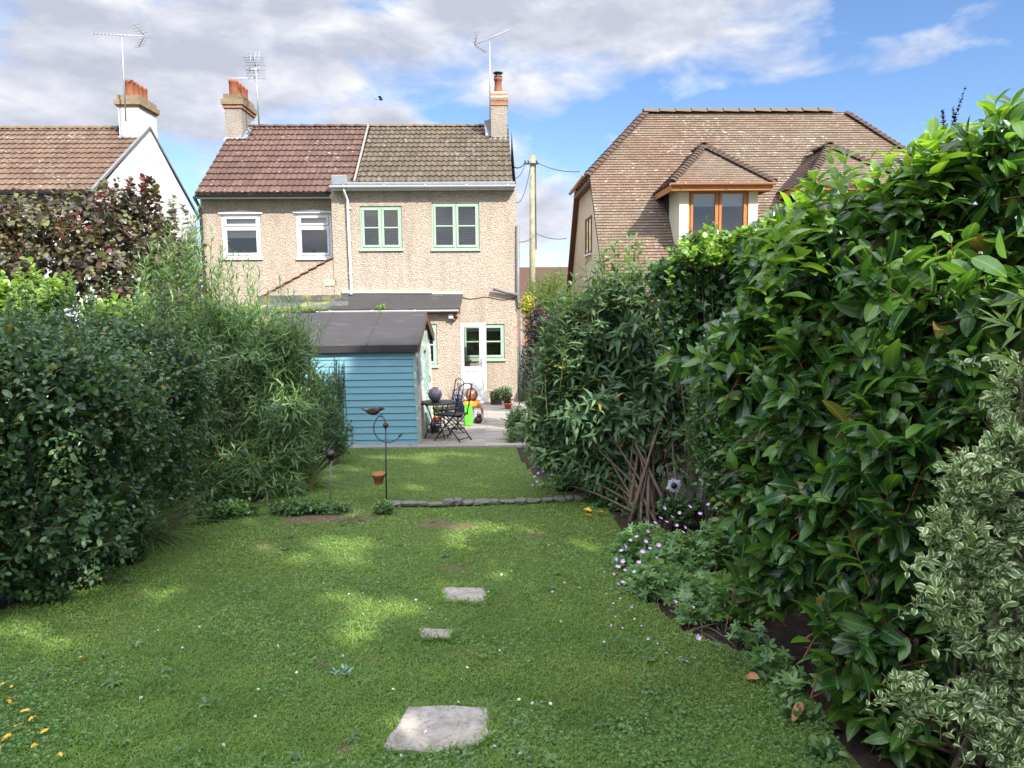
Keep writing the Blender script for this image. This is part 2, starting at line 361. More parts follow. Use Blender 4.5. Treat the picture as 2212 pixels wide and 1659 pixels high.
c = n.mix(n.m('MULTIPLY', n.m('SUBTRACT', n.noise(o, 4, 4, .6), .50, clamp=True), 2.2, clamp=True), c, (.24, .20, .145))
n.out(n.bsdf(c, .92, n.bump(n.noise(o, 45, 6, .7), .5, .008), .2))
n = material('edging stone'); o = n.obj()
c = n.mix(n.noise(o, 9, 6, .7), (.065, .060, .052), (.22, .205, .18))
c = n.mix(n.m('MULTIPLY', n.m('SUBTRACT', n.noise(o, 5, 4), .55, clamp=True), 5.0, clamp=True), c, (.07, .085, .03))
n.out(n.bsdf(c, .9, n.bump(n.noise(o, 28, 5, .7), .8, .02), .2))
n = material('soil'); o = n.obj()
c = n.ramp(n.noise(o, 14, 8, .75), (.3, (.018, .013, .010)), (.55, (.042, .031, .023)), (.75, (.085, .062, .045)))
n.out(n.bsdf(c, .95, n.bump(n.noise(o, 30, 6, .75), 1.0, .03), .1))
n = material('ground'); o = n.obj()
c = n.ramp(n.noise(o, .35, 6, .65), (.35, (.05, .075, .025)), (.6, (.075, .09, .035)), (.8, (.09, .075, .045)))
n.out(n.bsdf(c, .95, n.bump(n.noise(o, 20, 4), .6, .03), .1))
n = material('lawn'); o = n.obj(); a = n.new('ShaderNodeAttribute', attribute_name='leafuv').outputs['Vector']
soilm, _, _ = n.xyz(a)
c = n.ramp(n.noise(o, 40, 5, .7), (.3, (.035, .058, .014)), (.55, (.070, .100, .026)), (.8, (.11, .13, .04)))
sc_ = n.ramp(n.noise(o, 25, 7, .75), (.3, (.055, .034, .022)), (.55, (.13, .085, .058)), (.8, (.22, .155, .11)))
n.out(n.bsdf(n.mix(soilm, c, sc_), .95, n.bump(n.noise(o, 60, 4), .8, .02), .1))
def leafmat(name, dark, mid, light, rough=.42, trans=.38, tcol=None, vein=None, edge=None, spec=.45, brown=None):
    """leaf: colour varies from leaf to leaf; midrib and pale margin follow the leaf's own u,v"""
    n = material(name); a = n.new('ShaderNodeAttribute', attribute_name='leafuv').outputs['Vector']; u, v, r = n.xyz(a)
    stops = [(0.0, dark), (.5, mid), (1.0, light)]
    if brown: stops = [(0.0, brown), (.014, brown), (.024, dark), (.5, mid), (1.0, light)]
    c = n.ramp(r, *stops)
    au = n.m('ABSOLUTE', u)
    if edge:
        k = n.m('MULTIPLY', n.m('SUBTRACT', n.m('ADD', au, n.m('MULTIPLY', n.m('SUBTRACT', n.noise(n.vec(u, v, r), 4, 2), .5), .5)), .50, clamp=True), 9.0, clamp=True)
        c = n.mix(k, c, edge)
    if vein:
        k = n.m('MULTIPLY', n.m('LESS_THAN', au, .10), .6); c = n.mix(k, c, vein)
        sv = n.m('LESS_THAN', n.m('FRACT', n.m('ADD', n.m('MULTIPLY', v, 8.0), n.m('MULTIPLY', au, -2.2))), .10)
        c = n.mix(n.m('MULTIPLY', sv, .28), c, vein)
    p = n.bsdf(c, rough, None, spec)
    t = n.new('ShaderNodeBsdfTranslucent', {0: n.mix(1.0, c, tcol or (1.5, 1.5, .7), 'MULTIPLY')}).outputs[0]
    n.out(n.new('ShaderNodeMixShader', {0: trans, 1: p, 2: t}).outputs[0])
leafmat('laurel leaf', (.016, .050, .018), (.036, .095, .025), (.100, .205, .034), .27, .36, (2.1, 2.1, .8), (.16, .27, .06), brown=(.16, .12, .03))
leafmat('laurel new leaf', (.058, .132, .022), (.104, .212, .030), (.165, .30, .046), .34, .42, (1.9, 1.8, .7), (.20, .32, .07))
leafmat('willow leaf', (.050, .110, .040), (.098, .190, .062), (.20, .31, .105), .5, .36, None, (.16, .22, .10))
leafmat('rose leaf', (.020, .054, .026), (.046, .110, .046), (.125, .215, .070), .42, .34, None, (.10, .16, .06), brown=(.20, .15, .03))
leafmat('hazel purple leaf', (.042, .028, .028), (.075, .066, .040), (.145, .165, .062), .5, .3, (1.4, 1.1, .7), brown=(.17, .045, .04))
leafmat('hazel red leaf', (.10, .034, .03), (.145, .055, .045), (.19, .085, .06), .5, .4, (1.6, .9, .8))
leafmat('lime leaf', (.085, .165, .030), (.15, .25, .048), (.26, .36, .085), .5, .42)
leafmat('buddleia leaf', (.045, .100, .044), (.086, .165, .070), (.14, .225, .095), .6, .32, None, (.12, .19, .09), brown=(.28, .22, .03))
leafmat('ivy leaf', (.018, .055, .020), (.036, .092, .028), (.080, .165, .030), .26, .28, None, (.09, .15, .07), spec=.6)
leafmat('ivy new leaf', (.085, .19, .022), (.13, .26, .03), (.19, .33, .05), .4, .42)
leafmat('camellia leaf', (.026, .070, .022), (.050, .125, .032), (.090, .19, .050), .24, .3, None, (.10, .17, .06), spec=.6)
leafmat('pittosporum leaf', (.095, .185, .055), (.155, .26, .085), (.23, .34, .12), .36, .26, (1.1, 1.15, .9), None, (.70, .72, .44))
leafmat('geranium leaf', (.085, .165, .060), (.135, .25, .085), (.20, .33, .11), .6, .34)
leafmat('bay leaf', (.035, .085, .030), (.065, .13, .045), (.10, .18, .06), .4, .32, None, (.12, .18, .07))
leafmat('rosemary leaf', (.045, .085, .045), (.075, .125, .065), (.11, .17, .085), .55, .28)
leafmat('golden leaf', (.24, .25, .022), (.38, .37, .035), (.50, .47, .06), .5, .42, (1.2, 1.15, .6))
leafmat('purple leaf', (.016, .012, .018), (.032, .022, .030), (.058, .036, .042), .5, .22, (1.2, 1, 1))
leafmat('conifer leaf', (.050, .105, .018), (.095, .165, .028), (.17, .24, .045), .55, .34)
leafmat('grass blade', (.064, .140, .026), (.124, .230, .043), (.220, .335, .068), .5, .44, (1.7, 1.6, .6), brown=(.32, .26, .10))
leafmat('clover leaf', (.058, .135, .036), (.098, .195, .052), (.155, .265, .080), .5, .36)
leafmat('long grass', (.055, .120, .040), (.115, .17, .055), (.22, .25, .09), .5, .36)
leafmat('border leaf', (.030, .080, .026), (.065, .145, .040), (.13, .22, .06), .5, .34)
leafmat('glaucous leaf', (.15, .25, .18), (.20, .31, .23), (.26, .37, .28), .55, .3)
leafmat('tree leaf', (.020, .055, .015), (.040, .090, .022), (.065, .12, .03), .45, .10)
# ---------------------------------------------------------------- building helpers
def wall_sheet(mb, x0, x1, z0, z1, Y, holes=(), depth=.11):
    xs = sorted({x0, x1, *[h[0] for h in holes], *[h[1] for h in holes]}); zs = sorted({z0, z1, *[h[2] for h in holes], *[h[3] for h in holes]})
    for i in range(len(xs) - 1):
        for j in range(len(zs) - 1):
            cx, cz = (xs[i] + xs[i + 1]) / 2, (zs[j] + zs[j + 1]) / 2
            if any(h[0] < cx < h[1] and h[2] < cz < h[3] for h in holes): continue
            mb.quad((xs[i], Y, zs[j]), (xs[i + 1], Y, zs[j]), (xs[i + 1], Y, zs[j + 1]), (xs[i], Y, zs[j + 1]))
    for a, b, c, d in holes:
        e = Y + depth
        mb.quad((a, Y, c), (a, e, c), (a, e, d), (a, Y, d)); mb.quad((b, Y, c), (b, Y, d), (b, e, d), (b, e, c))
        mb.quad((a, Y, d), (a, e, d), (b, e, d), (b, Y, d)); mb.quad((a, Y, c), (b, Y, c), (b, e, c), (a, e, c))
def tiles(name, mat, O, A, S, vlen, course, ul, ur, parent, wave=0.0, pitch=.3, lip=.02, seed=1):
    O, A, S = np.array(O, float), nrm(np.array(A, float)), nrm(np.array(S, float)); N_ = np.cross(A, S)
    rng = random.Random(seed); vs, fs, uv = [], [], []
    for i in range(int(math.ceil(vlen / course))):
        v0, v1 = i * course, min((i + 1) * course, vlen) + .01
        a0, b0, a1, b1 = ul(v0), ur(v0), ul(min(v1, vlen)), ur(min(v1, vlen))
        nseg = max(2, int((b0 - a0) / (pitch / 6 if wave else .165)))
        base = len(vs); jit = 0.0
        for k in range(nseg + 1):
            t = k / nseg; u0, u1 = a0 + (b0 - a0) * t, a1 + (b1 - a1) * t
            hw = wave * (.5 + .5 * math.cos(2 * math.pi * u0 / pitch)); hw1 = wave * (.5 + .5 * math.cos(2 * math.pi * u1 / pitch))
            if k % 3 == 0: jit = rng.uniform(-1, 1) * lip * .35
            for u, v, h in ((u0, v0, -.012), (u0, v0 + jit * .4, lip + hw + jit * .3), (u1, v1, hw1)):
                vs.append(O + A * u + S * v + N_ * h); uv.append((u, min(max(v, v0 + .001), v0 + course * .98)))
        for k in range(nseg):
            b = base + 3 * k; fs += [(b, b + 3, b + 4, b + 1), (b + 1, b + 4, b + 5, b + 2)]
    o = origin_of(parent); me = bpy.data.meshes.new(name); me.from_pydata([tuple(p - o) for p in vs], [], fs); me.update()
    L = me.uv_layers.new(name='UVMap'); idx = np.zeros(len(me.loops), np.int32); me.loops.foreach_get('vertex_index', idx)
    L.data.foreach_set('uv', np.array(uv, np.float32)[idx].ravel())
    return link_mesh(name, me, mat, parent)
def window(parent, r, Y, mat, cols=2, rows=2, split=None, blind=None, blind_to=1.0, sill=.05, fr=.05, cas=.055, lintel=None, name='window'):
    x0, x1, z0, z1 = r; y0 = Y + .03
    f = MB()
    f.box(x0, x1, y0, y0 + .07, z0, z0 + fr); f.box(x0, x1, y0, y0 + .07, z1 - fr, z1)
    f.box(x0, x0 + fr, y0, y0 + .07, z0 + fr, z1 - fr); f.box(x1 - fr, x1, y0, y0 + .07, z0 + fr, z1 - fr)
    wdt = (x1 - x0 - 2 * fr) / cols
    for i in range(1, cols):
        xm = x0 + fr + wdt * i; f.box(xm - .018, xm + .018, y0 + .002, y0 + .068, z0 + fr, z1 - fr)
    if split:
        zm = z0 + (z1 - z0) * split; f.box(x0 + fr, x1 - fr, y0 + .003, y0 + .067, zm - .03, zm + .03)
    w_ = f.build(name, mat, parent, .006)
    p = MB()
    zr = [(z0 + fr, z1 - fr)] if not split else [(z0 + fr, zm - .03), (zm + .03, z1 - fr)]
    for i in range(cols):
        a, b = x0 + fr + wdt * i + (.018 if i else 0), x0 + fr + wdt * (i + 1) - (.018 if i < cols - 1 else 0)
        for za, zb in zr:
            c = MB(); ya = y0 - .018
            c.box(a, b, ya, ya + .06, za, za + cas); c.box(a, b, ya, ya + .06, zb - cas, zb)
            c.box(a, a + cas, ya, ya + .06, za + cas, zb - cas); c.box(b - cas, b, ya, ya + .06, za + cas, zb - cas)
            if rows > 1:
                for k in range(1, rows):
                    zc = za + (zb - za) * k / rows; c.box(a + cas, b - cas, ya + .004, ya + .05, zc - .017, zc + .017)
            c.build('casement', mat, w_, .005)
            p.quad((a + cas, ya + .035, za + cas), (b - cas, ya + .035, za + cas), (b - cas, ya + .035, zb - cas), (a + cas, ya + .035, zb - cas))
    p.build('pane', M['window glass'], w_)
    if blind:
        b = MB(); top = z1 - fr - .02; bot = z0 + fr + (z1 - z0 - 2 * fr) * (1 - blind_to); q = top
        while q > bot:
            cl_ = blind != 'blind slats'; b.bar((x0 + fr, y0 + .088, q), (x1 - fr, y0 + .088, q), .050 if cl_ else .036, .003, (0, 1, .3) if cl_ else (0, .8, 1)); q -= .05
        b.build('blind', M[blind], w_)
    if sill:
        s_ = MB().box(x0 - sill * .6, x1 + sill * .6, Y - .045, y0 - .02, z0 - .055, z0 - .004); s_.build('sill', mat, w_, .006)
    if lintel is not None:
        MB().prism([(x0 - .06, Y - .03, z1 - .005), (x1 + .06, Y - .03, z1 - .005), (x1 + .06, Y - .03, z1 + .035), ((x0 + x1) / 2, Y - .03, z1 + .085), (x0 - .06, Y - .03, z1 + .035)], (0, .05, 0)).build('lintel', lintel, w_)
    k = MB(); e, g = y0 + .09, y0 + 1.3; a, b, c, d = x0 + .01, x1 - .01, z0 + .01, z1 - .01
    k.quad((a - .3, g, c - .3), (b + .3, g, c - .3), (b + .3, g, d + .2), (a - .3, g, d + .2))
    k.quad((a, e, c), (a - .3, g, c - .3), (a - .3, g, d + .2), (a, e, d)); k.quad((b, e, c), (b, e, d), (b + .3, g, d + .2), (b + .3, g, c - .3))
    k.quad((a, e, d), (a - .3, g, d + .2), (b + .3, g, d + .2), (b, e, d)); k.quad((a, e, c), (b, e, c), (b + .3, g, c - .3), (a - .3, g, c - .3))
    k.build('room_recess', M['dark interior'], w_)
    return w_
def gutter(parent, x0, x1, y, z, r, mat, name='gutter'):
    m = MB(); prof = [(math.cos(a), math.sin(a)) for a in np.linspace(math.pi, 2 * math.pi, 9)]
    o_ = [(y + r * c, z + r * s) for c, s in prof]; i_ = [(y + r * .86 * c, z + r * .86 * s) for c, s in prof[::-1]]
    m.prism([(x0, a, b) for a, b in o_ + i_], (x1 - x0, 0, 0))
    k = x0 + .35
    while k < x1 - .1:
        m.box(k - .02, k + .02, y - r * 1.12, y + r, z - r * .5, z + .012); k += 1.05
    return m.build(name, mat, parent)
def hip_row(mb, a, b, course, wd, ht, seed=0):
    """bonnet or ridge tiles lapped along a line"""
    a, b = np.array(a, float), np.array(b, float); d = b - a; L = np.linalg.norm(d); d /= L; n_ = int(L / course)
    sd = nrm(np.cross(d, (0, 0, 1.))); u_ = np.cross(sd, d); rng = random.Random(seed)
    for i in range(n_):
        p0 = a + d * (i * course) + u_ * (.025 + rng.uniform(0, .008)); p1 = a + d * ((i + 1) * course + .03) + u_ * .004
        ring = [(-1, -.45), (-.6, .35), (0, .7), (.6, .35), (1, -.45)]
        vs = [p0 + sd * wd * q + u_ * ht * h for q, h in ring] + [p1 + sd * wd * .85 * q + u_ * ht * .9 * h for q, h in ring] + [p0 + sd * wd * .9 * q + u_ * (ht * h - .03) for q, h in ring]
        mb.add(vs, [(k, k + 1, k + 6, k + 5) for k in range(4)] + [(10 + k, 11 + k, k + 1, k) for k in range(4)])
def aerial(label, base, top, boom, elems, elen, edir, refl_at, extra=None):
    t = thing('television_aerial', label, 'aerial', base)
    MB().tube([base, top], .022, 6).build('mast', M['aluminium'], t)
    a, b = np.array(boom[0]), np.array(boom[1]); m = MB(); m.tube([a, b], .016, 5)
    ed = nrm(np.array(edir, float))
    for i in range(elems):
        p = a + (b - a) * (i / (elems - 1)); m.tube([p - ed * elen / 2, p + ed * elen / 2], .008, 4)
    m.build('antenna', M['aluminium'], t)
    q = MB(); d = nrm(b - a); p = a if refl_at == 0 else b; s_ = 1 if refl_at == 0 else -1; uu = nrm(np.cross(d, ed))
    for sg in (-1, 1):
        for k in range(4):
            c = p + sg * uu * (.07 + .07 * k) - d * s_ * (.05 + .05 * k) * -1; q.tube([c - ed * .28, c + ed * .28], .008, 4)
        q.tube([p, p + sg * uu * .3 + d * s_ * .22], .012, 4)
    q.build('reflector', M['grey plastic'], t)
    if extra: extra(t)
    return t
GB = -1.25    # wall feet
# ---------------------------------------------------------------- right-hand half of the pair: own house, green windows
Y0 = 20.5; YR = 24.0
XL = P(718, 500, Y0)[0]; XR = P(1115.5, 500, Y0)[0]
hz = thing('semi_detached_house', 'pebbledashed house with green windows, white door and grey brown tiled roof', 'house', ((XL + XR) / 2, Y0 + 3, GB))
zf = P(950, 411, Y0)[2]
w1 = rect(778, 445, 868.5, 538, Y0); w2 = rect(932.5, 437.5, 1035.5, 538, Y0); kw = rect(999, 700, 1090, 776, Y0)
ZR = P(950, 273.5, YR)[2]; ZE = P(950, 394, Y0 - .2)[2]
mb = MB(); wall_sheet(mb, XL, XR, GB, zf + .1, Y0, [w1, w2, kw])
mb.poly([(XR, Y0, GB), (XR, 2 * YR - Y0, GB), (XR, 2 * YR - Y0, ZE - .1), (XR, YR, ZR - .12), (XR, Y0, ZE - .1)])
mb.poly([(XL, Y0, GB), (XL, Y0 + .45, GB), (XL, Y0 + .45, zf + .1), (XL, Y0, zf + .1)])
mb.quad((XL, 2 * YR - Y0, GB), (XR, 2 * YR - Y0, GB), (XR, 2 * YR - Y0, ZE), (XL, 2 * YR - Y0, ZE))
hw = mb.build('wall', M['pebbledash'], hz)
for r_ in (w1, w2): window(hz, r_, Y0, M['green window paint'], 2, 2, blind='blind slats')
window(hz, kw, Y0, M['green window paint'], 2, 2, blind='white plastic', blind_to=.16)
sdir = np.array([0, YR - (Y0 - .2), ZR - ZE]); sl_ = np.linalg.norm(sdir)
xm0 = P(768, 390, Y0)[0]; xm1 = P(797, 275, YR)[0]; xg = P(1106.5, 390, Y0)[0]
tiles('roof', M['grey concrete tiles'], (0, Y0 - .2, ZE), (1, 0, 0), sdir, sl_, .355, lambda v: xm0 + (xm1 - xm0) * v / sl_ + .05, lambda v: xg, hz, .026, .15, .034, 3)
MB().quad((xm0, 2 * YR - Y0, ZE - .1), (xg, 2 * YR - Y0, ZE - .1), (xg, YR + .02, ZR - .02), (xm1, YR + .02, ZR - .02)).build('rear_roof', M['grey concrete tiles'], hz)
m = MB(); hip_row(m, (xm1, YR, ZR + .01), (xg, YR, ZR + .01), .33, .12, .07, 2); m.build('ridge_tiles', M['ridge tiles'], hz)
MB().bar((xm0, Y0 - .2, ZE + .03), (xm1, YR - .1, ZR + .02), .05, .05).build('party_verge', M['verge mortar'], hz)
x0 = P(712, 400, Y0 - .25)[0]; x1 = P(1114, 400, Y0 - .25)[0]
zg = P(950, 400, Y0 - .3)[2]
gutter(hz, x0, x1, Y0 - .28, zg, .062, M['white plastic'])
MB().box(x0 + .02, x1 - .01, Y0 - .215, Y0 - .185, zf - .02, zg + .02).build('fascia', M['white plastic'], hz)
MB().box(x0 + .03, x1 - .02, Y0 - .18, Y0 - .004, zf - .012, zf + .012).build('soffit', M['white plastic'], hz)
m = MB(); m.box(x0 + .03, P(752, 380, Y0)[0], Y0 - .22, Y0 + .35, zg + .03, P(730, 381, Y0)[2]); m.box(P(752, 390, Y0)[0], x1 - .02, Y0 - .24, Y0 + .25, zg + .02, zg + .10); m.build('lead_flashing', M['lead'], hz, .02)
xd = P(756, 500, Y0)[0]; zt = P(756, 636, Y0)[2]
m = MB(); m.tube([(xd - .07, Y0 - .26, zg - .06), (xd - .07, Y0 - .2, zg - .16), (xd - .03, Y0 - .06, zg - .32), (xd - .03, Y0 - .06, zg - .5), (xd, Y0 - .06, zt + .08), (xd, Y0 - .16, zt)], .036, 8)
for q in (.2, .5, .8): m.box(xd - .055, xd + .045, Y0 - .07, Y0 - .003, zt + (zg - zt) * q, zt + (zg - zt) * q + .03)
m.build('downpipe', M['white plastic'], hz)
# chimney of the right-hand house
def slopeY(py, px=1078):
    for k in range(400):
        Y = Y0 - .2 + k * .01; zz = ZE + (ZR - ZE) * (Y - Y0 + .2) / (YR - Y0 + .2)
        if zz >= P(px, py, Y)[2]: return Y
    return YR
yc = slopeY(301)
a, b, z0, z1 = rect(1060.5, 301, 1095.5, 227.5, yc)
a, b, z1, z0 = rect(1060.5, 301, 1095.5, 227.5, yc)[0:2] + (P(1078, 227.5, yc)[2], P(1078, 303, yc)[2])
ch = MB().box(a, b, yc, yc + .62, z0 - .2, z1).build('chimney', M['pebbledash grey'], hz)
zz = lambda py: P(1078, py, yc)[2]
MB().box(a - .02, b + .02, yc - .02, yc + .64, z1, zz(218)).build('red_brick_course', M['red brick'], ch)
MB().box(a - .035, b + .035, yc - .035, yc + .655, zz(218), zz(211)).build('corbel', M['sooty brick'], ch)
MB().box(a - .03, b + .03, yc - .03, yc + .65, zz(211), zz(207)).build('mortar_band', M['concrete cap'], ch)
MB().box(a - .005, b + .005, yc - .005, yc + .625, zz(207), zz(201)).build('brick_top', M['red brick'], ch)
MB().prism([(a + .01, yc, zz(201)), (b - .01, yc, zz(201)), (b - .1, yc + .1, zz(196)), (a + .1, yc + .1, zz(196))], (0, .5, 0)).build('flaunching', M['concrete cap'], ch)
cxp, cyp = P(1076, 190, yc + .3)[0], yc + .3; zq = zz(197)
MB().lathe((cxp, cyp, zq), [(.135, 0), (.125, .05), (.105, .2), (.10, .36), (.125, .38), (.125, .44), (.10, .45)], 18).build('chimney_pot', M['chimney pot clay'], ch)
m = MB()
for k in range(6): m.tube([(cxp + .09 * math.cos(k), cyp + .09 * math.sin(k), zq + .43), (cxp + .09 * math.cos(k), cyp + .09 * math.sin(k), zq + .58)], .012, 5)
m.lathe((cxp, cyp, zq + .44), [(.11, 0), (.12, .02), (.12, .05), (.10, .055)], 16); m.lathe((cxp, cyp, zq + .57), [(.13, 0), (.15, .015), (.12, .04), (.03, .065)], 16)
m.build('cowl', M['black plastic'], ch)
MB().prism([(a - .12, yc - .06, z0 - .12), (b + .06, yc - .06, z0 - .12), (b + .03, yc - .012, z0 + .05), (a - .04, yc - .012, z0 + .05)], (0, .045, 0)).build('flashing', M['lead'], ch)
MB().prism([(a - .16, yc + .1, z0 + .15), (a - .005, yc + .1, z0 + .15), (a - .005, yc + .1, z0 + .62), (a - .2, yc + .3, z0 + .62)], (0, .35, 0)).build('side_flashing', M['lead'], ch)
mb0 = P(1059, 268, yc - .05); mt = P(1057.5, 86, yc - .05)
aerial('aerial tilted up to the right on the mast beside the single cowled chimney pot', mb0, mt, (P(1025, 97, yc - .05), P(1099, 65, yc - .05)), 17, .26, (.25, .9, .35), 0)
# soil pipe and angled pipe at the corner
xs_ = XR + .04
m = MB(); m.tube([(xs_ + .06, Y0 - .04, GB), (xs_ + .06, Y0 - .04, P(1120, 668, Y0)[2])], .062, 10); m.tube([(xs_ + .02, Y0 - .04, P(1120, 668, Y0)[2]), (xs_ - .02, Y0 - .03, P(1120, 640, Y0)[2]), (xs_ - .0, Y0 - .03, P(1118, 487, Y0)[2])], .05, 10)
m.build('soil_pipe', M['grey plastic'], hz)
MB().tube([P(1065, 624, Y0 - .12), P(1118, 637, Y0 - .08)], .045, 10).build('waste_pipe', M['grey plastic'], hz)
MB().tube([P(1000 + k * 14.6, 643 + 3 * math.sin(k * 1.3) + (2 if k > 3 else 0), Y0 - .012) for k in range(9)], .008, 5).build('wall_cable', M['rusty metal'], hz)
# single-storey rear extension
YE = 19.6
xe0 = P(752, 720, YE)[0]; xe1 = P(993.5, 720, YE)[0]
ew = rect(884, 700, 944.5, 790, YE)
zer = P(900, 668, YE)[2]
mb = MB(); wall_sheet(mb, xe0, xe1, GB, zer, YE, [ew])
mb.poly([(xe1, YE, GB), (xe1, Y0, GB), (xe1, Y0, zer + .3), (xe1, YE, zer)])
mb.build('extension_wall', M['pebbledash'], hz)
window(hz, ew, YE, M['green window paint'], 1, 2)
t0, t1 = P(741, 633, Y0 - .01), P(999.5, 635, Y0 - .01); b0, b1 = P(700, 667, YE - .15), P(992, 666, YE - .15)
m = MB(); mid0, mid1 = P(735, 652, Y0 - .35), P(996, 652, Y0 - .35)
m.add([t0, t1, mid1, mid0, b0, b1, b1 - (0, 0, .05), b0 - (0, 0, .05), t1 - (0, 0, .06), mid1 - (0, 0, .06)], [(3, 2, 1, 0), (4, 5, 2, 3), (7, 6, 5, 4), (5, 6, 9, 2), (2, 9, 8, 1)])
m.build('extension_roof', M['roofing felt'], hz)
m = MB(); m.bar(P(739, 630, Y0 - .03), P(933, 630, Y0 - .03), .04, .075); m.bar(P(934, 632.5, Y0 - .028), P(1000, 632.5, Y0 - .028), .04, .065); m.build('flashing_trim', M['cream plastic'], hz)
zg2 = P(840, 670.5, YE - .2)[2]
gutter(hz, P(683, 670, YE - .2)[0], P(990, 670, YE - .2)[0], YE - .2, zg2, .05, M['white plastic'], 'extension_gutter')
MB().box(xe0, xe1 + .02, YE - .13, YE - .1, zg2 - .11, zg2 + .04).build('extension_fascia', M['brown timber'], hz)
m = MB(); c = P(975, 683, YE - .1); m.box(c[0] - .07, c[0] + .05, YE - .12, YE - .02, c[2] - .06, c[2] + .05); m.build('security_lamp', M['white plastic'], hz, .01)
m = MB(); c = P(986, 683, YE - .1); m.ball((c[0], YE - .1, c[2]), .045, 10, 6); m.ball((c[0] - .07, YE - .08, c[2] - .09), .04, 10, 6); m.box(c[0] - .09, c[0] + .03, YE - .04, YE - .001, c[2] - .04, c[2] + .01); m.build('lamp_bracket', M['brown timber'], hz)
# white half-glazed door, standing open against the kitchen window
YD = 19.86
dx0, dx1, dz0, dz1 = rect(995.5, 698, 1043, 866, YD)
f = MB(); s_ = .085; zmid = P(1020, 797, YD)[2]
f.box(dx0, dx1, YD, YD + .06, dz1 - s_, dz1); f.box(dx0, dx1, YD, YD + .06, dz0, dz0 + s_ * 1.3); f.box(dx0, dx0 + s_, YD, YD + .06, dz0 + s_ * 1.3, dz1 - s_); f.box(dx1 - s_, dx1, YD, YD + .06, dz0 + s_ * 1.3, dz1 - s_)
f.box(dx0 + s_, dx1 - s_, YD + .002, YD + .058, zmid - .06, zmid + .06)
door = f.build('door', M['white plastic'], hz, .006)
m = MB(); k = dx0 + s_
npl = 6; pw = (dx1 - dx0 - 2 * s_) / npl
for i in range(npl): m.box(k + i * pw + .004, k + (i + 1) * pw - .004, YD + .016, YD + .045, dz0 + s_ * 1.3, zmid - .06)
m.box(k, dx1 - s_, YD + .024, YD + .04, dz0 + s_ * 1.3, zmid - .06)
m.build('door_panel', M['white plastic'], door)
MB().quad((dx0 + s_, YD + .03, zmid + .06), (dx1 - s_, YD + .03, zmid + .06), (dx1 - s_, YD + .03, dz1 - s_), (dx0 + s_, YD + .03, dz1 - s_)).build('pane', M['window glass'], door)
m = MB(); hx = dx1 - .04; hz_ = P(1042, 783, YD)[2]; m.box(hx - .018, hx + .018, YD - .012, YD - .002, hz_ - .12, hz_ + .1); m.tube([(hx, YD - .01, hz_), (hx, YD - .05, hz_), (hx - .12, YD - .05, hz_)], .011, 6); m.build('handle', M['lead'], door)
MB().box(dx1 + .012, dx1 + .09, YD - .002, YD + .07, dz0 - .05, dz1 + .01).build('door_frame', M['white plastic'], hz, .005)
# ---------------------------------------------------------------- left-hand half: white windows, red brown roof
Y1 = 20.9
xa = P(437, 520, Y1)[0]; xb = P(718, 520, Y0)[0] - .005
hn = thing('semi_detached_house', 'attached pebbledashed house with white windows and red brown tiled roof', 'house', ((xa + xb) / 2, Y1 + 3, GB))
v1 = rect(479, 462, 564, 557, Y1); v2 = rect(640, 460, 717, 557, Y1)
zn = P(600, 428, Y1)[2]; ZE1 = P(600, 417, Y1 - .3)[2]
mb = MB(); wall_sheet(mb, xa, xb, GB, zn + .15, Y1, [v1, v2])
mb.poly([(xa, Y1, GB), (xa, 2 * YR - Y1, GB), (xa, 2 * YR - Y1, ZE1), (xa, YR, ZR - .15), (xa, Y1, ZE1)])
mb.build('wall', M['pebbledash neighbour'], hn)
window(hn, v1, Y1, M['white plastic'], 1, 1, .70, 'cream slats', .55, lintel=M['white plastic'], fr=.075)
window(hn, v2, Y1, M['white plastic'], 1, 1, .70, 'cream slats', .22, lintel=M['white plastic'], fr=.075)
sd1 = np.array([0, YR - (Y1 - .3), ZR - ZE1]); s1 = np.linalg.norm(sd1)
xv0 = P(421, 415, Y1 - .3)[0]
tiles('roof', M['brown concrete tiles'], (0, Y1 - .3, ZE1), (1, 0, 0), sd1, s1, .355, lambda v: xv0, lambda v: xm0 + (xm1 - xm0) * min(v / s1, 1) - .03, hn, .022, .15, .036, 5)
MB().quad((xv0, 2 * YR - Y1, ZE1), (xm0, 2 * YR - Y1, ZE1), (xm0, YR + .02, ZR - .02), (xv0, YR + .02, ZR - .02)).build('rear_roof', M['brown concrete tiles'], hn)
m = MB(); hip_row(m, (xv0, YR, ZR + .012), (xm1 - .02, YR, ZR + .012), .40, .12, .07, 4); m.build('ridge_tiles', M['brown hip tiles'], hn)
MB().prism([(xv0 + .02, Y1 - .28, ZE1 - .09), (xv0 + .02, Y1 - .28, ZE1 - .005), (xv0 + .02, YR, ZR - .01), (xv0 + .02, YR, ZR - .13)], (.05, 0, 0)).build('verge_board', M['black plastic'], hn)
zg3 = P(600, 420, Y1 - .3)[2]
gutter(hn, xv0 + .02, xb - .05, Y1 - .34, zg3, .058, M['black plastic'])
MB().box(xa, xb - .01, Y1 - .26, Y1 - .23, zg3 - .10, zg3 - .0).build('fascia', M['white plastic'], hn)
MB().box(xa, xb - .01, Y1 - .22, Y1 - .004, zn - .005, zn + .02).build('soffit', M['brown timber'], hn)
xp = P(440, 560, Y1)[0]
MB().tube([(xp - .05, Y1 - .32, zg3 - .05), (xp, Y1 - .1, zg3 - .3), (xp + .01, Y1 - .07, zg3 - .5), (xp + .03, Y1 - .07, GB)], .042, 8).build('downpipe', M['black plastic'], hn)
yv = 20.52; c = rect(701, 605, 727, 617, yv)
m = MB()
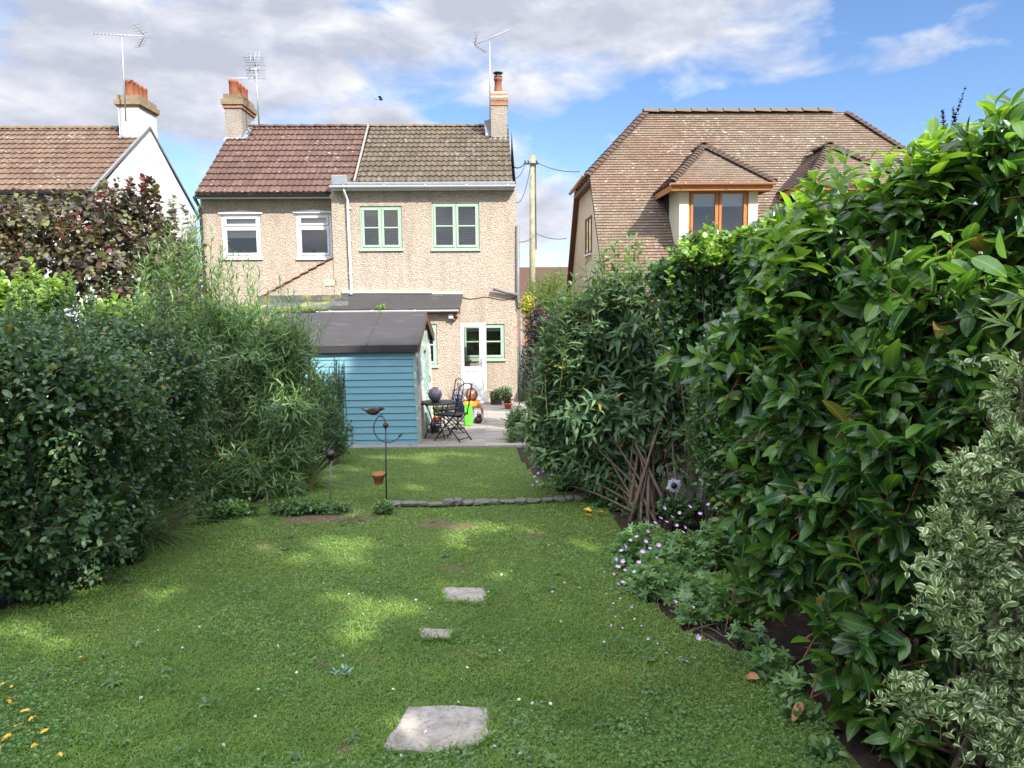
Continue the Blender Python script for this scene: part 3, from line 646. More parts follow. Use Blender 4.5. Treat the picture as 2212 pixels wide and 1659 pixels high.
for k in range(2):
    q = c[0] + (c[1] - c[0]) * (k * .5); m.box(q + .004, q + (c[1] - c[0]) * .5 - .004, yv - .02, yv + .02, c[2], c[3])
    for j in range(4): m.box(q + .02, q + (c[1] - c[0]) * .5 - .02, yv - .028, yv - .018, c[2] + (c[3] - c[2]) * (j + .2) / 4, c[2] + (c[3] - c[2]) * (j + .6) / 4)
m.build('air_vent', M['cream plastic'], hn)
# sloping-topped wing wall with red tile creasing, mossy ledge and low flat roof beside the extension
yq = Y0 + .02
p0, p1 = P(560, 643, yq), P(719, 556, yq); xw0, xw1 = p0[0], xb + .0
MB().prism([(xw0, yq, GB), (xw1, yq, GB), (xw1, yq, p1[2] - .02), (xw0, yq, p0[2] - .02)], (0, Y1 - yq - .01, 0)).build('wing_wall', M['pebbledash neighbour'], hn)
m = MB(); d = p1 - p0; L = np.linalg.norm(d); nn = 9
for k in range(nn):
    a_, b_ = p0 + d * (k / nn), p0 + d * ((k + 1.12) / nn); m.bar(a_ + (0, .16, .022), b_ + (0, .16, -.012), .42, .022)
m.build('tile_creasing', M['creasing tile'], hn)
q0, q1 = P(560, 643, Y0 - .15), P(741, 637, Y0 - .15)
MB().box(q0[0], q1[0] - .01, Y0 - .3, Y0 + .01, q1[2] - .22, q1[2]).build('mossy_ledge', M['mossy felt'], hn)
r0, r1, r2, r3 = P(505, 666, YE - .1), P(752, 667, YE - .1), P(752, 650, Y0 - .32), P(505, 657, Y0 - .32)
m = MB(); m.add([r0, r1, r2, r3, r0 - (0, 0, .07), r1 - (0, 0, .07)], [(0, 1, 2, 3), (4, 5, 1, 0)]); m.build('flat_roof', M['mossy felt'], hn)
m = MB(); wall_sheet(m, r0[0], xe0 - .003, GB, r0[2] - .08, YE + .02); m.build('outshot_wall', M['pebbledash neighbour'], hn)
# neighbour's chimney, four pots in a row running back
def big_chimney(parent, x0p, x1p, w0p, w1p, ys, Yc, depth, mat_stack, npots=4, bx=None):
    """ys: display rows of stack foot, stack top, red course top, corbel top, brick top, pot top"""
    zz = [P((x0p + x1p) / 2, q, Yc)[2] for q in ys]; a, b = P(x0p, ys[1], Yc)[0], P(x1p, ys[1], Yc)[0]; e = max(a - P(w0p, ys[1], Yc)[0], .02)
    if bx is not None: a, b = bx - (b - a), bx
    st = MB().box(a, b, Yc, Yc + depth, zz[0] - .5, zz[1]).build('chimney', mat_stack, parent)
    MB().box(a - e * .5, b + e * .5, Yc - e * .5, Yc + depth + e * .5, zz[1], zz[2]).build('red_brick_course', M['red brick'], st)
    MB().box(a - e, b + e, Yc - e, Yc + depth + e, zz[2], zz[3]).build('corbel', M['sooty brick'], st)
    MB().box(a - e * .2, b + e * .2, Yc - e * .2, Yc + depth + e * .2, zz[3], zz[4]).build('brick_top', M['sooty brick'], st)
    for k in range(npots):
        cy = Yc + .17 + (depth - .34) * k / (npots - 1); h = zz[5] - zz[4]
        p_ = MB().lathe(((a + b) / 2, cy, zz[4] - .02), [(.135, 0), (.13, h * .3), (.125, h * .82), (.138, h * .86), (.14, h * .97), (.125, h + .02), (.10, h + .02), (.095, h * .6)], 18, False).build('chimney_pot', M['chimney pot clay'], st)
    return st, a, b, zz
def contact(py, px, ya, za, yb, zb_):
    for k in range(800):
        Y = ya + k * .005
        if za + (zb_ - za) * (Y - ya) / (yb - ya) >= P(px, py, Y)[2]: return Y
    return yb
YK = contact(301, 503, Y1 - .3, ZE1, YR, ZR)
st, ca, cb, cz = big_chimney(hn, 484.5, 521, 479, 520, (303, 233, 226, 214.5, 203, 170), YK, 1.25, M['pebbledash grey'])
m = MB(); sY = (ZR - ZE1) / (YR - Y1 + .3)
for k in range(8):
    ya, yb = YK - .05 + k * .13, YK - .05 + (k + 1) * .13
    za, zb = ZE1 + (ya - Y1 + .3) * sY + .05, ZE1 + (yb - Y1 + .3) * sY + .05
    m.quad((cb + .004, ya, za), (cb + .13, ya, za), (cb + .13, yb, zb), (cb + .004, yb, zb)); m.quad((cb + .004, ya, za), (cb + .004, yb, zb), (cb + .004, yb, zb + .12), (cb + .004, ya, za + .12))
m.prism([(ca - .06, YK - .09, cz[0] - .03), (cb + .13, YK - .09, cz[0] - .03), (cb + .10, YK - .02, cz[0] + .09), (ca - .02, YK - .02, cz[0] + .09)], (0, .015, 0)); m.build('flashing', M['lead'], st)
def extra(t):
    m = MB(); a_, b_ = P(489, 168, 23.0), P(548, 169, 23.0); m.tube([a_, b_], .014, 5)
    for k in range(16):
        p = a_ + (b_ - a_) * k / 15; m.tube([p + (-.03, -.1, -.05), p + (.03, .1, .05)], .007, 4)
    for sg in (-1, 1): m.tube([b_, b_ + (.12, 0, sg * .14)], .01, 4)
    m.build('lower_antenna', M['aluminium'], t)
    m = MB(); c = P(549, 138, 23.0)
    for k in range(7): m.tube([c + (-.16, 0, .28 - k * .08), c + (.16, 0, .32 - k * .08)], .006, 4)
    for k in (-1, 0, 1): m.tube([c + (k * .12 - .03, 0, -.24), c + (k * .12 + .05, 0, .34)], .008, 4)
    m.build('grid_panel', M['aluminium'], t)
aerial('double aerial with an upright grid and a low boom on mast beside left pebbledashed chimney', P(560, 276, 23.0), P(552.5, 146, 23.0), (P(543, 150, 22.7), P(553, 146, 23.3)), 6, .3, (1, 0, 0), 1, extra)
# ---------------------------------------------------------------- white house on the left
YW = 20.6; xg_ = -10.1
hwh = thing('end_terrace_house', 'white rendered house with four-pot chimney, gable end facing the gap', 'house', (xg_ - 4, 24, GB))
zwr = P(160, 277, YR)[2]; zwe = P(120, 412, YW - .25)[2]
m = MB(); v0 = rect(-20, 480, 60, 590, YW)
wall_sheet(m, -19, xg_, GB, zwe + .05, YW, [v0])
m.poly([(xg_, YW, GB), (xg_, 2 * YR - YW, GB), (xg_, 2 * YR - YW, zwe), (xg_, YR, zwr - .02), (xg_, YW, zwe)]); m.build('wall', M['white render'], hwh)
window(hwh, v0, YW, M['white plastic'], 2, 1)
sdw = np.array([0, YR - YW + .25, zwr - zwe]); sw = np.linalg.norm(sdw)
tiles('roof', M['weathered concrete tiles'], (0, YW - .25, zwe), (1, 0, 0), sdw, sw, .34, lambda v: -19, lambda v: xg_ - .02, hwh, .022, .17, .034, 7)
MB().quad((-19, 2 * YR - YW, zwe), (xg_, 2 * YR - YW, zwe), (xg_, YR + .02, zwr - .02), (-19, YR + .02, zwr - .02)).build('rear_roof', M['weathered concrete tiles'], hwh)
m = MB(); hip_row(m, (-19, YR, zwr), (xg_ - .05, YR, zwr), .42, .13, .08, 6); m.build('ridge_tiles', M['ridge tiles'], hwh)
m = MB()
for s_ in (1, -1): m.prism([(xg_ - .03, YR - s_ * (YR - YW + .25), zwe - .02), (xg_ - .03, YR - s_ * (YR - YW + .25), zwe + .055), (xg_ - .03, YR, zwr + .05), (xg_ - .03, YR, zwr - .03)], (.07, 0, 0))
m.build('verge_board', M['grey plastic'], hwh)
gutter(hwh, -19, xg_ - .1, YW - .3, zwe - .02, .06, M['black plastic'])
MB().box(-19, xg_ - .05, YW - .2, YW - .17, zwe - .2, zwe - .03).build('fascia', M['black plastic'], hwh)
YK = contact(298, 300, YW - .25, zwe, YR, zwr)
st, ca, cb, cz = big_chimney(hwh, 277.5, 322, 271.5, 322, (297, 230, 226.5, 216, 205, 170), YK, 1.2, M['white render'], 4, xg_ + .006)
MB().prism([(ca - .12, YK - .09, cz[0] - .06), (cb, YK - .09, cz[0] - .06), (cb, YK - .02, cz[0] + .05), (ca - .02, YK - .02, cz[0] + .05)], (0, .015, 0)).build('flashing', M['lead'], st)
aerial('aerial on tall mast with level boom beside the white chimney', P(272, 262, 22.8), P(263, 78, 22.8), (P(202, 73, 22.8), P(312, 78, 22.8)), 15, .2, (.12, .9, .4), 1)
# ---------------------------------------------------------------- chalet house on the right
XC = 2.64; YCF, YH, YRC, YHB = 17.2, 20.5, 22.2, 23.9
hc = thing('chalet_house', 'chalet house under a big hipped brown clay tile roof with dormers', 'house', (7.5, 22, GB))
zh = P(1270, 374, YH)[2]; zrc = P(1500, 243, YRC)[2]; tanm = (zrc - zh) / (YRC - YH)
zb_ = zh - (YH - YCF) * tanm; xr0 = P(1395, 243, YRC)[0]; xr1 = P(1825, 240, YRC)[0]; XC2 = xr1 + (xr0 - XC)
dv = np.array([0, 1, tanm]); dvl = np.linalg.norm(dv); vl = (YRC - YCF) * dvl; vh = (YH - YCF) * dvl
ulf = lambda v: XC if v < vh else XC + (xr0 - XC) * min((v - vh) / (vl - vh), 1)
urf = lambda v: XC2 if v < vh else XC2 - (XC2 - xr1) * min((v - vh) / (vl - vh), 1)
tiles('roof', M['clay tiles'], (0, YCF, zb_), (1, 0, 0), dv, vl, .10, ulf, urf, hc, 0, .3, .024, 9)
# left half hip (faces the gap) and right half hip
hd = np.array([xr0 - XC, 0, zrc - zh]); hl = np.linalg.norm(hd)
tiles('hip_slope', M['clay tiles'], (XC - .06, YRC, zh - .05), (0, -1, 0), hd, hl, .10, lambda v: -(YRC - YH) * (1 - v / hl), lambda v: (YRC - YH) * (1 - v / hl), hc, 0, .3, .016, 10)
MB().poly([(XC2, YH, zh), (XC2, YHB, zh), (xr1, YRC, zrc)]).build('far_hip_slope', M['clay tiles'], hc)
MB().poly([(XC, 27.2, zb_), (XC2, 27.2, zb_), (XC2, YHB, zh), (xr1, YRC, zrc - .01), (xr0, YRC, zrc - .01), (XC, YHB, zh)]).build('rear_roof', M['clay tiles'], hc)
m = MB(); hip_row(m, (XC - .1, YH - .05, zh - .08), (xr0, YRC, zrc + .03), .16, .15, .07, 1); m.build('hip_tiles', M['brown hip tiles'], hc); m = MB(); hip_row(m, (XC2 + .1, YH - .05, zh - .08), (xr1, YRC, zrc + .03), .16, .15, .07, 2); m.build('hip_tiles', M['brown hip tiles'], hc)
m = MB(); hip_row(m, (xr0 - .08, YRC, zrc + .03), (xr1 + .08, YRC, zrc + .03), .45, .15, .10, 3); m.build('ridge_tiles', M['ridge tiles'], hc)
xw = XC + .14
m = MB(); gwin = (19.9 + 1.1, 22.3, P(1257, 548, 21.4)[2], P(1257, 468, 21.4)[2])
m.poly([(xw, YCF + .1, GB), (xw, 27, GB), (xw, 27, zb_ - .05), (xw, YHB, zh - .1), (xw, YH, zh - .1), (xw, YCF + .1, zb_ - .05)])
m.quad((xw, YCF + .5, GB), (XC2 - .1, YCF + .5, GB), (XC2 - .1, YCF + .5, zb_ + .3), (xw, YCF + .5, zb_ + .3)); m.build('wall', M['cream render'], hc)
# gable window on the cream flank
ya, yb, za, zb2 = gwin
f = MB(); f.box(xw - .03, xw - .002, ya, yb, za, za + .06); f.box(xw - .03, xw - .002, ya, yb, zb2 - .06, zb2); f.box(xw - .03, xw - .002, ya, ya + .06, za + .06, zb2 - .06); f.box(xw - .03, xw - .002, yb - .06, yb, za + .06, zb2 - .06); f.box(xw - .031, xw - .002, (ya + yb) / 2 - .04, (ya + yb) / 2 + .04, za + .06, zb2 - .06)
gw = f.build('window', M['brown timber'], hc); MB().quad((xw - .012, ya + .06, za + .06), (xw - .012, yb - .06, za + .06), (xw - .012, yb - .06, zb2 - .06), (xw - .012, ya + .06, zb2 - .06)).build('pane', M['window glass'], gw)
MB().box(xw - .07, xw - .003, ya - .05, yb + .05, za - .05, za - .002).build('sill', M['white plastic'], gw)
m = MB(); m.prism([(XC - .02, YHB, zh - .02), (XC - .02, YHB, zh - .24), (XC - .02, 27.2, zb_ - .26), (XC - .02, 27.2, zb_ - .02)], (.2, 0, 0))
m.prism([(XC - .03, YH - .1, zh - .26), (XC - .03, YHB + .1, zh - .26), (XC - .03, YHB + .1, zh - .13), (XC - .03, YH - .1, zh - .13)], (.2, 0, 0)); m.build('barge_board', M['brown timber'], hc)
m = MB(); m.prism([(XC + .01, YCF, zb_ - .2), (XC + .01, YH, zh - .2), (XC + .01, YH, zh - .02), (XC + .01, YCF, zb_ - .02)], (.03, 0, 0)); m.build('front_verge', M['brown hip tiles'], hc)
MB().tube([(XC - .14, YH - .05, zh - .07), (XC - .14, YHB + .1, zh - .07)], .05, 8).build('hip_gutter', M['terracotta plastic'], hc)
def roofz(Y): return zh + (Y - YH) * tanm
def dormer(pxl, pxr):
    """pxl, pxr: display columns of the eaves corners of one dormer"""
    YF = 18.3; ze = P(1550, 402, YF)[2]
    ea, eb = P(pxl, 402, YF - .25)[0], P(pxr, 402, YF - .25)[0]; cx = (ea + eb) / 2
    wa, wb = ea + .28, eb - .28; Yb = YH + (ze - zh) / tanm
    ap = np.array([cx, 19.7, ze + 1.15]); zap = ap[2]; Yr = YH + (zap - zh) / tanm
    d_ = MB(); zbot = roofz(YF) - .05
    win = (wa + .22, wb - .22, zbot + .02, ze - .06)
    wall_sheet(d_, wa, wb, zbot, ze, YF, [win], .1)
    for xx in (wa, wb): d_.poly([(xx, YF, zbot), (xx, Yb, ze), (xx, YF, ze)])
    dm = d_.build('dormer', M['cream render'], hc)
    ww = window_part(dm, win, YF)
    # roof: front hip and two side slopes of plain tiles
    Yf = YF - .28; A1, B1 = np.array([ea, Yf, ze + .04]), np.array([eb, Yf, ze + .04])
    for nm, O, A, S_, L0 in (('front_slope', (cx, Yf, ze + .04), (1, 0, 0), ap - np.array([cx, Yf, ze + .04]), (eb - ea) / 2),):
        l_ = np.linalg.norm(S_)
        tiles(nm, M['clay tiles'], O, A, S_, l_, .10, lambda v, l_=l_: -L0 * (1 - v / l_), lambda v, l_=l_: L0 * (1 - v / l_), dm, 0, .3, .016, 3)
    for s_, e_ in ((-1, ea), (1, eb)):
        S_ = np.array([cx - e_, 0, zap - ze - .04]); l_ = np.linalg.norm(S_); ytop = Yr + .05
        A = (0, -1, 0) if s_ < 0 else (0, 1, 0); O = (e_, 0, ze + .04)
        fr_ = lambda v: Yf + (ap[1] - Yf) * min(v / l_, 1); bk_ = lambda v: Yb + .1 + (ytop - Yb) * min(v / l_, 1)
        if s_ < 0: tiles('side_slope', M['brown hip tiles'], O, A, S_, l_, .10, lambda v: -bk_(v), lambda v: -fr_(v), dm, 0, .3, .016, 4)
        else: tiles('side_slope', M['clay tiles'], O, A, S_, l_, .10, lambda v: fr_(v), lambda v: bk_(v), dm, 0, .3, .016, 5)
    m = MB(); hip_row(m, A1 + (0, 0, .03), ap + (0, 0, .05), .15, .13, .06, 8); m.build('hip_tiles', M['brown hip tiles'], dm); m = MB(); hip_row(m, B1 + (0, 0, .03), ap + (0, 0, .05), .15, .13, .06, 9); m.build('hip_tiles', M['brown hip tiles'], dm); m = MB(); hip_row(m, ap + (0, -.05, .05), (cx, Yr, zap + .05), .3, .13, .08, 9); m.build('ridge_tiles', M['brown hip tiles'], dm)
    m = MB(); m.box(ea + .03, eb - .03, Yf + .02, Yf + .05, ze - .13, ze + .02)
    for e_ in (ea + .03, eb - .06): m.box(e_, e_ + .03, Yf + .051, Yb, ze - .13, ze + .02)
    m.box(ea + .06, eb - .06, Yf + .052, YF - .004, ze - .125, ze - .105); m.build('fascia', M['golden oak plastic'], dm)
    gutter(dm, ea - .02, eb + .02, Yf - .03, ze + .03, .055, M['terracotta plastic'])
def window_part(dm, win, YF):
    return window(dm, win, YF, M['golden oak plastic'], 2, 1, blind='white plastic', blind_to=.2, sill=0, fr=.05, cas=.06)
dormer(1448, 1672); dormer(1742, 1966)
# ---------------------------------------------------------------- utility pole, cables, far house
YP = 30.0; pt, pb = P(1150, 336, YP), P(1149, 640, YP)
up_ = thing('utility_pole', 'weathered wooden utility pole between the pebbledashed house and the chalet house', 'pole', (pb[0], YP, -1.6))
MB().tube([(pb[0], YP, -1.7), pt], [.13, .10], 12).build('pole', M['pole timber'], up_)
m = MB(); c = P(1150, 355, YP)
m.box(c[0] - .3, c[0] + .22, YP - .15, YP - .11, c[2] - .03, c[2] + .03)
for k in (-.28, -.16, .16): m.lathe((c[0] + k, YP - .13, c[2] + .03), [(.02, 0), (.03, .03), (.03, .08), (.015, .1)], 8)
m.tube([c + (.11, -.08, 0), c + (.12, -.08, -3.2)], .02, 5); m.build('bracket', M['black plastic'], up_)
def cable(label, a, b, sag, r=.012):
    a, b = np.array(a), np.array(b); pts = [a + (b - a) * t + np.array([0, 0, -sag * 4 * t * (1 - t)]) for t in np.linspace(0, 1, 12)]
    o = MB().tube(pts, r, 5).build('overhead_cable', M['cable']); rebase(o, a); tag(o, label, 'cable')
cable('upper cable sagging from pole top across to the chalet house eaves', c + (.2, -.15, .03), P(1252, 371, 24), .1)
cable('thick level cable from pole top to the house roof edge', c + (-.3, -.15, .03), P(1107, 358, 24.5), .12, .022)
cable('thin cable from pole top dipping to the house eaves', c + (-.25, -.15, .08), P(1104, 382, 24.2), .25)
cable('long loose cable curving from pole down behind the house gutter', c + (-.1, -.15, -.2), P(1108, 432, 25), .5)
cable('lower cable from mid pole to the chalet flank', P(1156, 503, YP - .15), P(1224, 515, 25.5), .1)
cable('short low cable from mid pole to the house corner', P(1146, 516, YP - .15), P(1119, 522, 23), .05)
df = thing('distant_house', 'distant house showing only its brown roof beside the pole foot', 'house', (2, 46, -1.5))
a_, b_ = P(1112, 590, 45), P(1215, 590, 45); zt_ = P(1150, 577, 47)[2]
MB().quad((a_[0] - 3, 44, zt_ - 2.2), (b_[0] + 6, 44, zt_ - 2.2), (b_[0] + 6, 47, zt_), (a_[0] - 3, 47, zt_)).build('roof', M['weathered concrete tiles'], df)
MB().box(a_[0] - 2.8, b_[0] + 5.8, 44.2, 49.8, -1.6, zt_ - 2.1).build('wall', M['red brick'], df)
b_ = P(823, 215, 40); m = MB(); m.ball(b_, .06, 8, 6, (1.8, 1, .9))
for s_ in (-1, 1): m.add([b_ + (.08, s_ * .05, .04), b_ + (-.08, s_ * .05, .04), b_ + (-.12, s_ * .25, .10), b_ + (.0, s_ * .24, .12), b_ + (.02, s_ * .12, .11)], [(0, 4, 3, 2, 1)])
m.add([b_ + (-.13, -.02, 0), b_ + (-.13, .02, 0), b_ + (-.32, .06, .02), b_ + (-.32, -.06, .02)], [(0, 1, 2, 3)])
rebase(tag(m.build('flying_bird', M['bird feathers']), 'tiny dark bird flying high above the roof ridge', 'bird'), b_)
# ---------------------------------------------------------------- ground sheets, patio, shed
def sheet(name, mat, xs, ys, dz, kind='structure'):
    m = MB(); vs = [(x_, y_, gz(y_) + dz) for y_ in ys for x_ in xs]; k = len(xs)
    m.add(vs, [(j * k + i, j * k + i + 1, (j + 1) * k + i + 1, (j + 1) * k + i) for j in range(len(ys) - 1) for i in range(k - 1)])
    return tag(m.build(name, mat), kind=kind)
sheet('ground', M['ground'], [-700, -30, -8, 0, 8, 30, 700], [-300, -40, 0, 5, 10, 15, 20.5, 40, 120, 900], -.06)
sheet('flower_bed_soil', M['soil'], [-7, -4, -1, 1, 1.95], [-1.5, 0, 4, 8, 12, 16, 20.4], -.025)
rng = random.Random(11)
m = MB(); ypat = 12.02; row = 0
while ypat < 20.3:
    x_ = -4.3 + (.3 if row % 2 else 0) * 0 - .0
    for k in range(10):
        a_, b_ = -4.3 + .6 * k + .002, -4.3 + .6 * (k + 1) - .004
        if b_ > 1.2: break
        y2 = ypat + .446; z1_, z2_ = gz(ypat) + .012 + rng.uniform(-.004, .004), gz(y2) + .012 + rng.uniform(-.004, .004); e = .006
        m.add([(a_, ypat, z1_ - .05), (b_, ypat, z1_ - .05), (b_, y2, z2_ - .05), (a_, y2, z2_ - .05), (a_ + e, ypat + e, z1_), (b_ - e, ypat + e, z1_), (b_ - e, y2 - e, z2_), (a_ + e, y2 - e, z2_)],
              [(4, 5, 6, 7), (0, 1, 5, 4), (1, 2, 6, 5), (2, 3, 7, 6), (3, 0, 4, 7)])
    ypat += .452; row += 1
m.quad((-4.3, 12.03, gz(12.03) + .003), (1.095, 12.03, gz(12.03) + .003), (1.095, 20.3, gz(20.3) + .003), (-4.3, 20.3, gz(20.3) + .003))
tag(m.build('patio', M['paving']), kind='structure')
# shed
SY, SD = 12.35, 3.3
sb = gz(SY) - .02
sxr = P(906, 955, SY)[0]; sxt = P(894, 745, SY)[0]; sxl = sxr - 2.55
se = P(890, 742, SY)[2]; sr = P(909, 677, SY + SD / 2)[2]
shed = thing('garden_shed', 'mint painted timber shed, shade blue in front, with dark felt roof', 'shed', ((sxl + sxr) / 2, SY + SD / 2, sb))
m = MB(); nb = 15; bh = (se - sb - .03) / nb
for i in range(nb):
    z0 = sb + i * bh; xr_ = sxr + (sxt - sxr) * (i / nb) - .025; xr2 = sxr + (sxt - sxr) * ((i + 1) / nb) - .025
    m.add([(sxl, SY - .013, z0), (xr_, SY - .013, z0), (xr2, SY - .001, z0 + bh - .008), (sxl, SY - .001, z0 + bh - .008), (sxl, SY + .02, z0 + bh), (xr2, SY + .02, z0 + bh), (sxl, SY + .02, z0), (xr_, SY + .02, z0)],
          [(0, 1, 2, 3), (3, 2, 5, 4), (6, 7, 1, 0), (1, 7, 5, 2)])
fp = m.build('front_boards', M['shade blue shed paint'], shed)
def sx(z_): return sxr + (sxt - sxr) * min(max((z_ - sb) / (se - sb), 0), 1.3)
m = MB(); z0 = sb; i = 0
while z0 < sr - .05:   # gable boards, lapped, clipped by the roof
    z1 = z0 + bh
    def yspan(z_):
        if z_ <= se: return SY + .02, SY + SD
        t = (z_ - se) / (sr - se); return SY + .02 + (SD / 2) * t, SY + SD - (SD / 2) * t
    (a0, b0), (a1, b1) = yspan(z0), yspan(min(z1, sr - .01))
    m.add([(sx(z0) + .004, a0, z0), (sx(z0) + .004, b0, z0), (sx(z1) - .008, b1, z1 - .006), (sx(z1) - .008, a1, z1 - .006), (sx(z1) - .02, a1, z1), (sx(z1) - .02, b1, z1)], [(0, 1, 2, 3), (3, 2, 5, 4)])
    z0 = z1
m.build('gable_boards', M['worn mint paint'], shed)
m = MB(); m.prism([(sxr - .028, SY - .016, sb), (sxr + .012, SY - .016, sb), (sxt + .012, SY - .016, se), (sxt - .028, SY - .016, se)], (0, .05, 0))
m.build('corner_post', M['mint shed paint'], shed)
# door and narrow window in the gable
dz1_ = se + .12; dy0, dy1 = SY + 1.35, SY + 2.35
m = MB(); m.prism([(sx(sb) + .03, dy0, sb + .05), (sx(sb) + .03, dy1, sb + .05), (sx(dz1_) + .03, dy1, dz1_), (sx(dz1_) + .03, dy0, dz1_)], (-.035, 0, 0))
for q in np.linspace(dy0 + .12, dy1 - .12, 6): m.prism([(sx(sb) + .034, q - .004, sb + .06), (sx(sb) + .034, q + .004, sb + .06), (sx(dz1_) + .034, q + .004, dz1_ - .01), (sx(dz1_) + .034, q - .004, dz1_ - .01)], (-.01, 0, 0))
sd_ = m.build('door', M['mint shed paint'], shed)
m = MB()
for q in (.25, .8): zq = sb + (dz1_ - sb) * q; m.box(sx(zq) + .032, sx(zq) + .042, dy0 + .02, dy0 + .35, zq - .02, zq + .02)
zq = sb + .85; m.tube([(sx(zq) + .035, dy1 - .1, zq - .06), (sx(zq) + .06, dy1 - .1, zq), (sx(zq) + .035, dy1 - .1, zq + .06)], .008, 6); m.build('hinges', M['black iron'], sd_)
m = MB(); wy0, wy1, wz0, wz1 = SY + .35, SY + .95, se - .62, se - .12
for a_, b_, c_, d_ in ((wy0, wy1, wz1, wz1 + .05), (wy0, wy1, wz0 - .05, wz0), (wy0 - .05, wy0, wz0 - .05, wz1 + .05), (wy1, wy1 + .05, wz0 - .05, wz1 + .05)):
    m.prism([(sx(c_) + .03, a_, c_), (sx(c_) + .03, b_, c_), (sx(d_) + .03, b_, d_), (sx(d_) + .03, a_, d_)], (-.03, 0, 0))
wn = m.build('window', M['mint shed paint'], shed)
MB().prism([(sx(wz0) + .012, wy0, wz0), (sx(wz0) + .012, wy1, wz0), (sx(wz1) + .012, wy1, wz1), (sx(wz1) + .012, wy0, wz1)], (-.004, 0, 0)).build('pane', M['blue grey enamel'], wn)
ov = .09; fe = SY - .09; be = SY + SD + .09; tn = (sr - se) / (SD / 2)
m = MB()
for ya, za, yb_, zb__ in ((fe, se - .02, SY + SD / 2, sr + .02), (be, se - .02, SY + SD / 2, sr + .02)):
    nx = 14; vs = []
    for i in range(nx + 1):
        x_ = sxl - .1 + (sxt + ov - sxl + .1) * i / nx
        vs.append((x_, ya + (.014 if ya < yb_ else -.014), za - .11 + .004 * math.sin(i * 1.7)))
        for j in range(7):
            t = j / 6; vs.append((x_, ya + (yb_ - ya) * t, za + (zb__ - za) * t + rng.uniform(-.002, .002) - .012 * math.sin(math.pi * t) * math.sin(3 * math.pi * i / nx) ** 2))
    m.add(vs, [(i * 8 + j, i * 8 + j + 1, (i + 1) * 8 + j + 1, (i + 1) * 8 + j) for i in range(nx) for j in range(7)])
for q in (.36, .70):
    x_ = sxl + (sxt - sxl) * q; m.prism([(x_, fe - .004, se - .012), (x_ + .012, fe - .004, se - .012), (x_ + .012, SY + SD / 2, sr + .028), (x_, SY + SD / 2, sr + .028)], (0, 0, .004))
rf = m.build('roof', M['roofing felt'], shed); sm = rf.modifiers.new('felt thickness', 'SOLIDIFY'); sm.thickness = .012; sm.offset = 0
m = MB()
for s_ in (1, -1):
    yc = SY + SD / 2
    m.prism([(sxt + ov - .025, yc - s_ * (SD / 2 + .1), se - .16), (sxt + ov - .025, yc - s_ * (SD / 2 + .1), se - .045), (sxt + ov - .025, yc, sr - .005), (sxt + ov - .025, yc, sr - .12)], (.022, 0, 0))
m.build('barge_board', M['brown timber'], shed)
m = MB(); m.quad((sxl, SY, sb), (sxl, SY + SD, sb), (sxl, SY + SD, se), (sxl, SY, se)); m.quad((sxl, SY + SD, sb), (sxr, SY + SD, sb), (sxt, SY + SD, se), (sxl, SY + SD, se)); m.build('back_boards', M['shade blue shed paint'], shed)
# polytunnel-like pale curved roof behind the left shrubs
pr = thing('polytunnel', 'pale curved polytunnel top showing behind the left shrubs', 'polytunnel', (-6.6, 11, gz(11)))
m = MB(); c0, c1 = P(85, 700, 11.2), P(265, 700, 11.2); r_ = (c1[0] - c0[0]) / 2; cx = (c0[0] + c1[0]) / 2; zt_ = P(175, 668, 11.2)[2]
arc = [(cx - r_ * math.cos(q), zt_ - .75 + .75 * math.sin(q)) for q in np.linspace(0, math.pi, 17)]
arc = [(arc[0][0], gz(11))] + arc + [(arc[-1][0], gz(11))]
for (a_, b_), (c_, d_) in zip(arc[:-1], arc[1:]): m.quad((a_, 11.2, b_), (c_, 11.2, d_), (c_, 13.6, d_), (a_, 13.6, b_))
m.poly([(a_, 11.2, b_) for a_, b_ in arc]); m.build('sheet', M['sheeting'], pr)
m = MB()
for yk in (11.19, 12.4, 13.6): m.tube([(a_, yk, b_ + .015) for a_, b_ in arc], .018, 6)
m.build('hoops', M['aluminium'], pr)
# right-hand boundary fence: posts and boards
FX = 2.15
fn = thing('garden_fence', 'weathered vertical board fence with concrete posts behind the right shrubs', 'fence', (FX, 6, gz(6)))
yk = -1.6; bays = 0
while yk < 20.2:
    y2 = min(yk + 1.83, 20.4)
    MB().box(FX - .05, FX + .05, yk - .05, yk + .05, gz(yk) - .1, gz(yk) + 1.95).build('post', M['concrete post'], fn, .01)
    m = MB(); q = yk + .06
    while q < y2 - .1:
        zb0 = gz((yk + y2) / 2) + .22; m.box(FX - .012 + rng.uniform(-.004, .004), FX + .008, q, q + .118, zb0, zb0 + 1.55 + rng.uniform(-.01, .01)); q += .112 + .01
    for h in (.45, 1.5): m.box(FX + .008, FX + .05, yk + .05, y2 - .05, gz((yk + y2) / 2) + h, gz((yk + y2) / 2) + h + .07)
    m.build('board_panel', M['fence timber'], fn)
    MB().box(FX - .025, FX + .025, yk + .05, y2 - .05, gz(y2) - .05, gz((yk + y2) / 2) + .21).build('gravel_board', M['concrete post'], fn)
    yk += 1.83
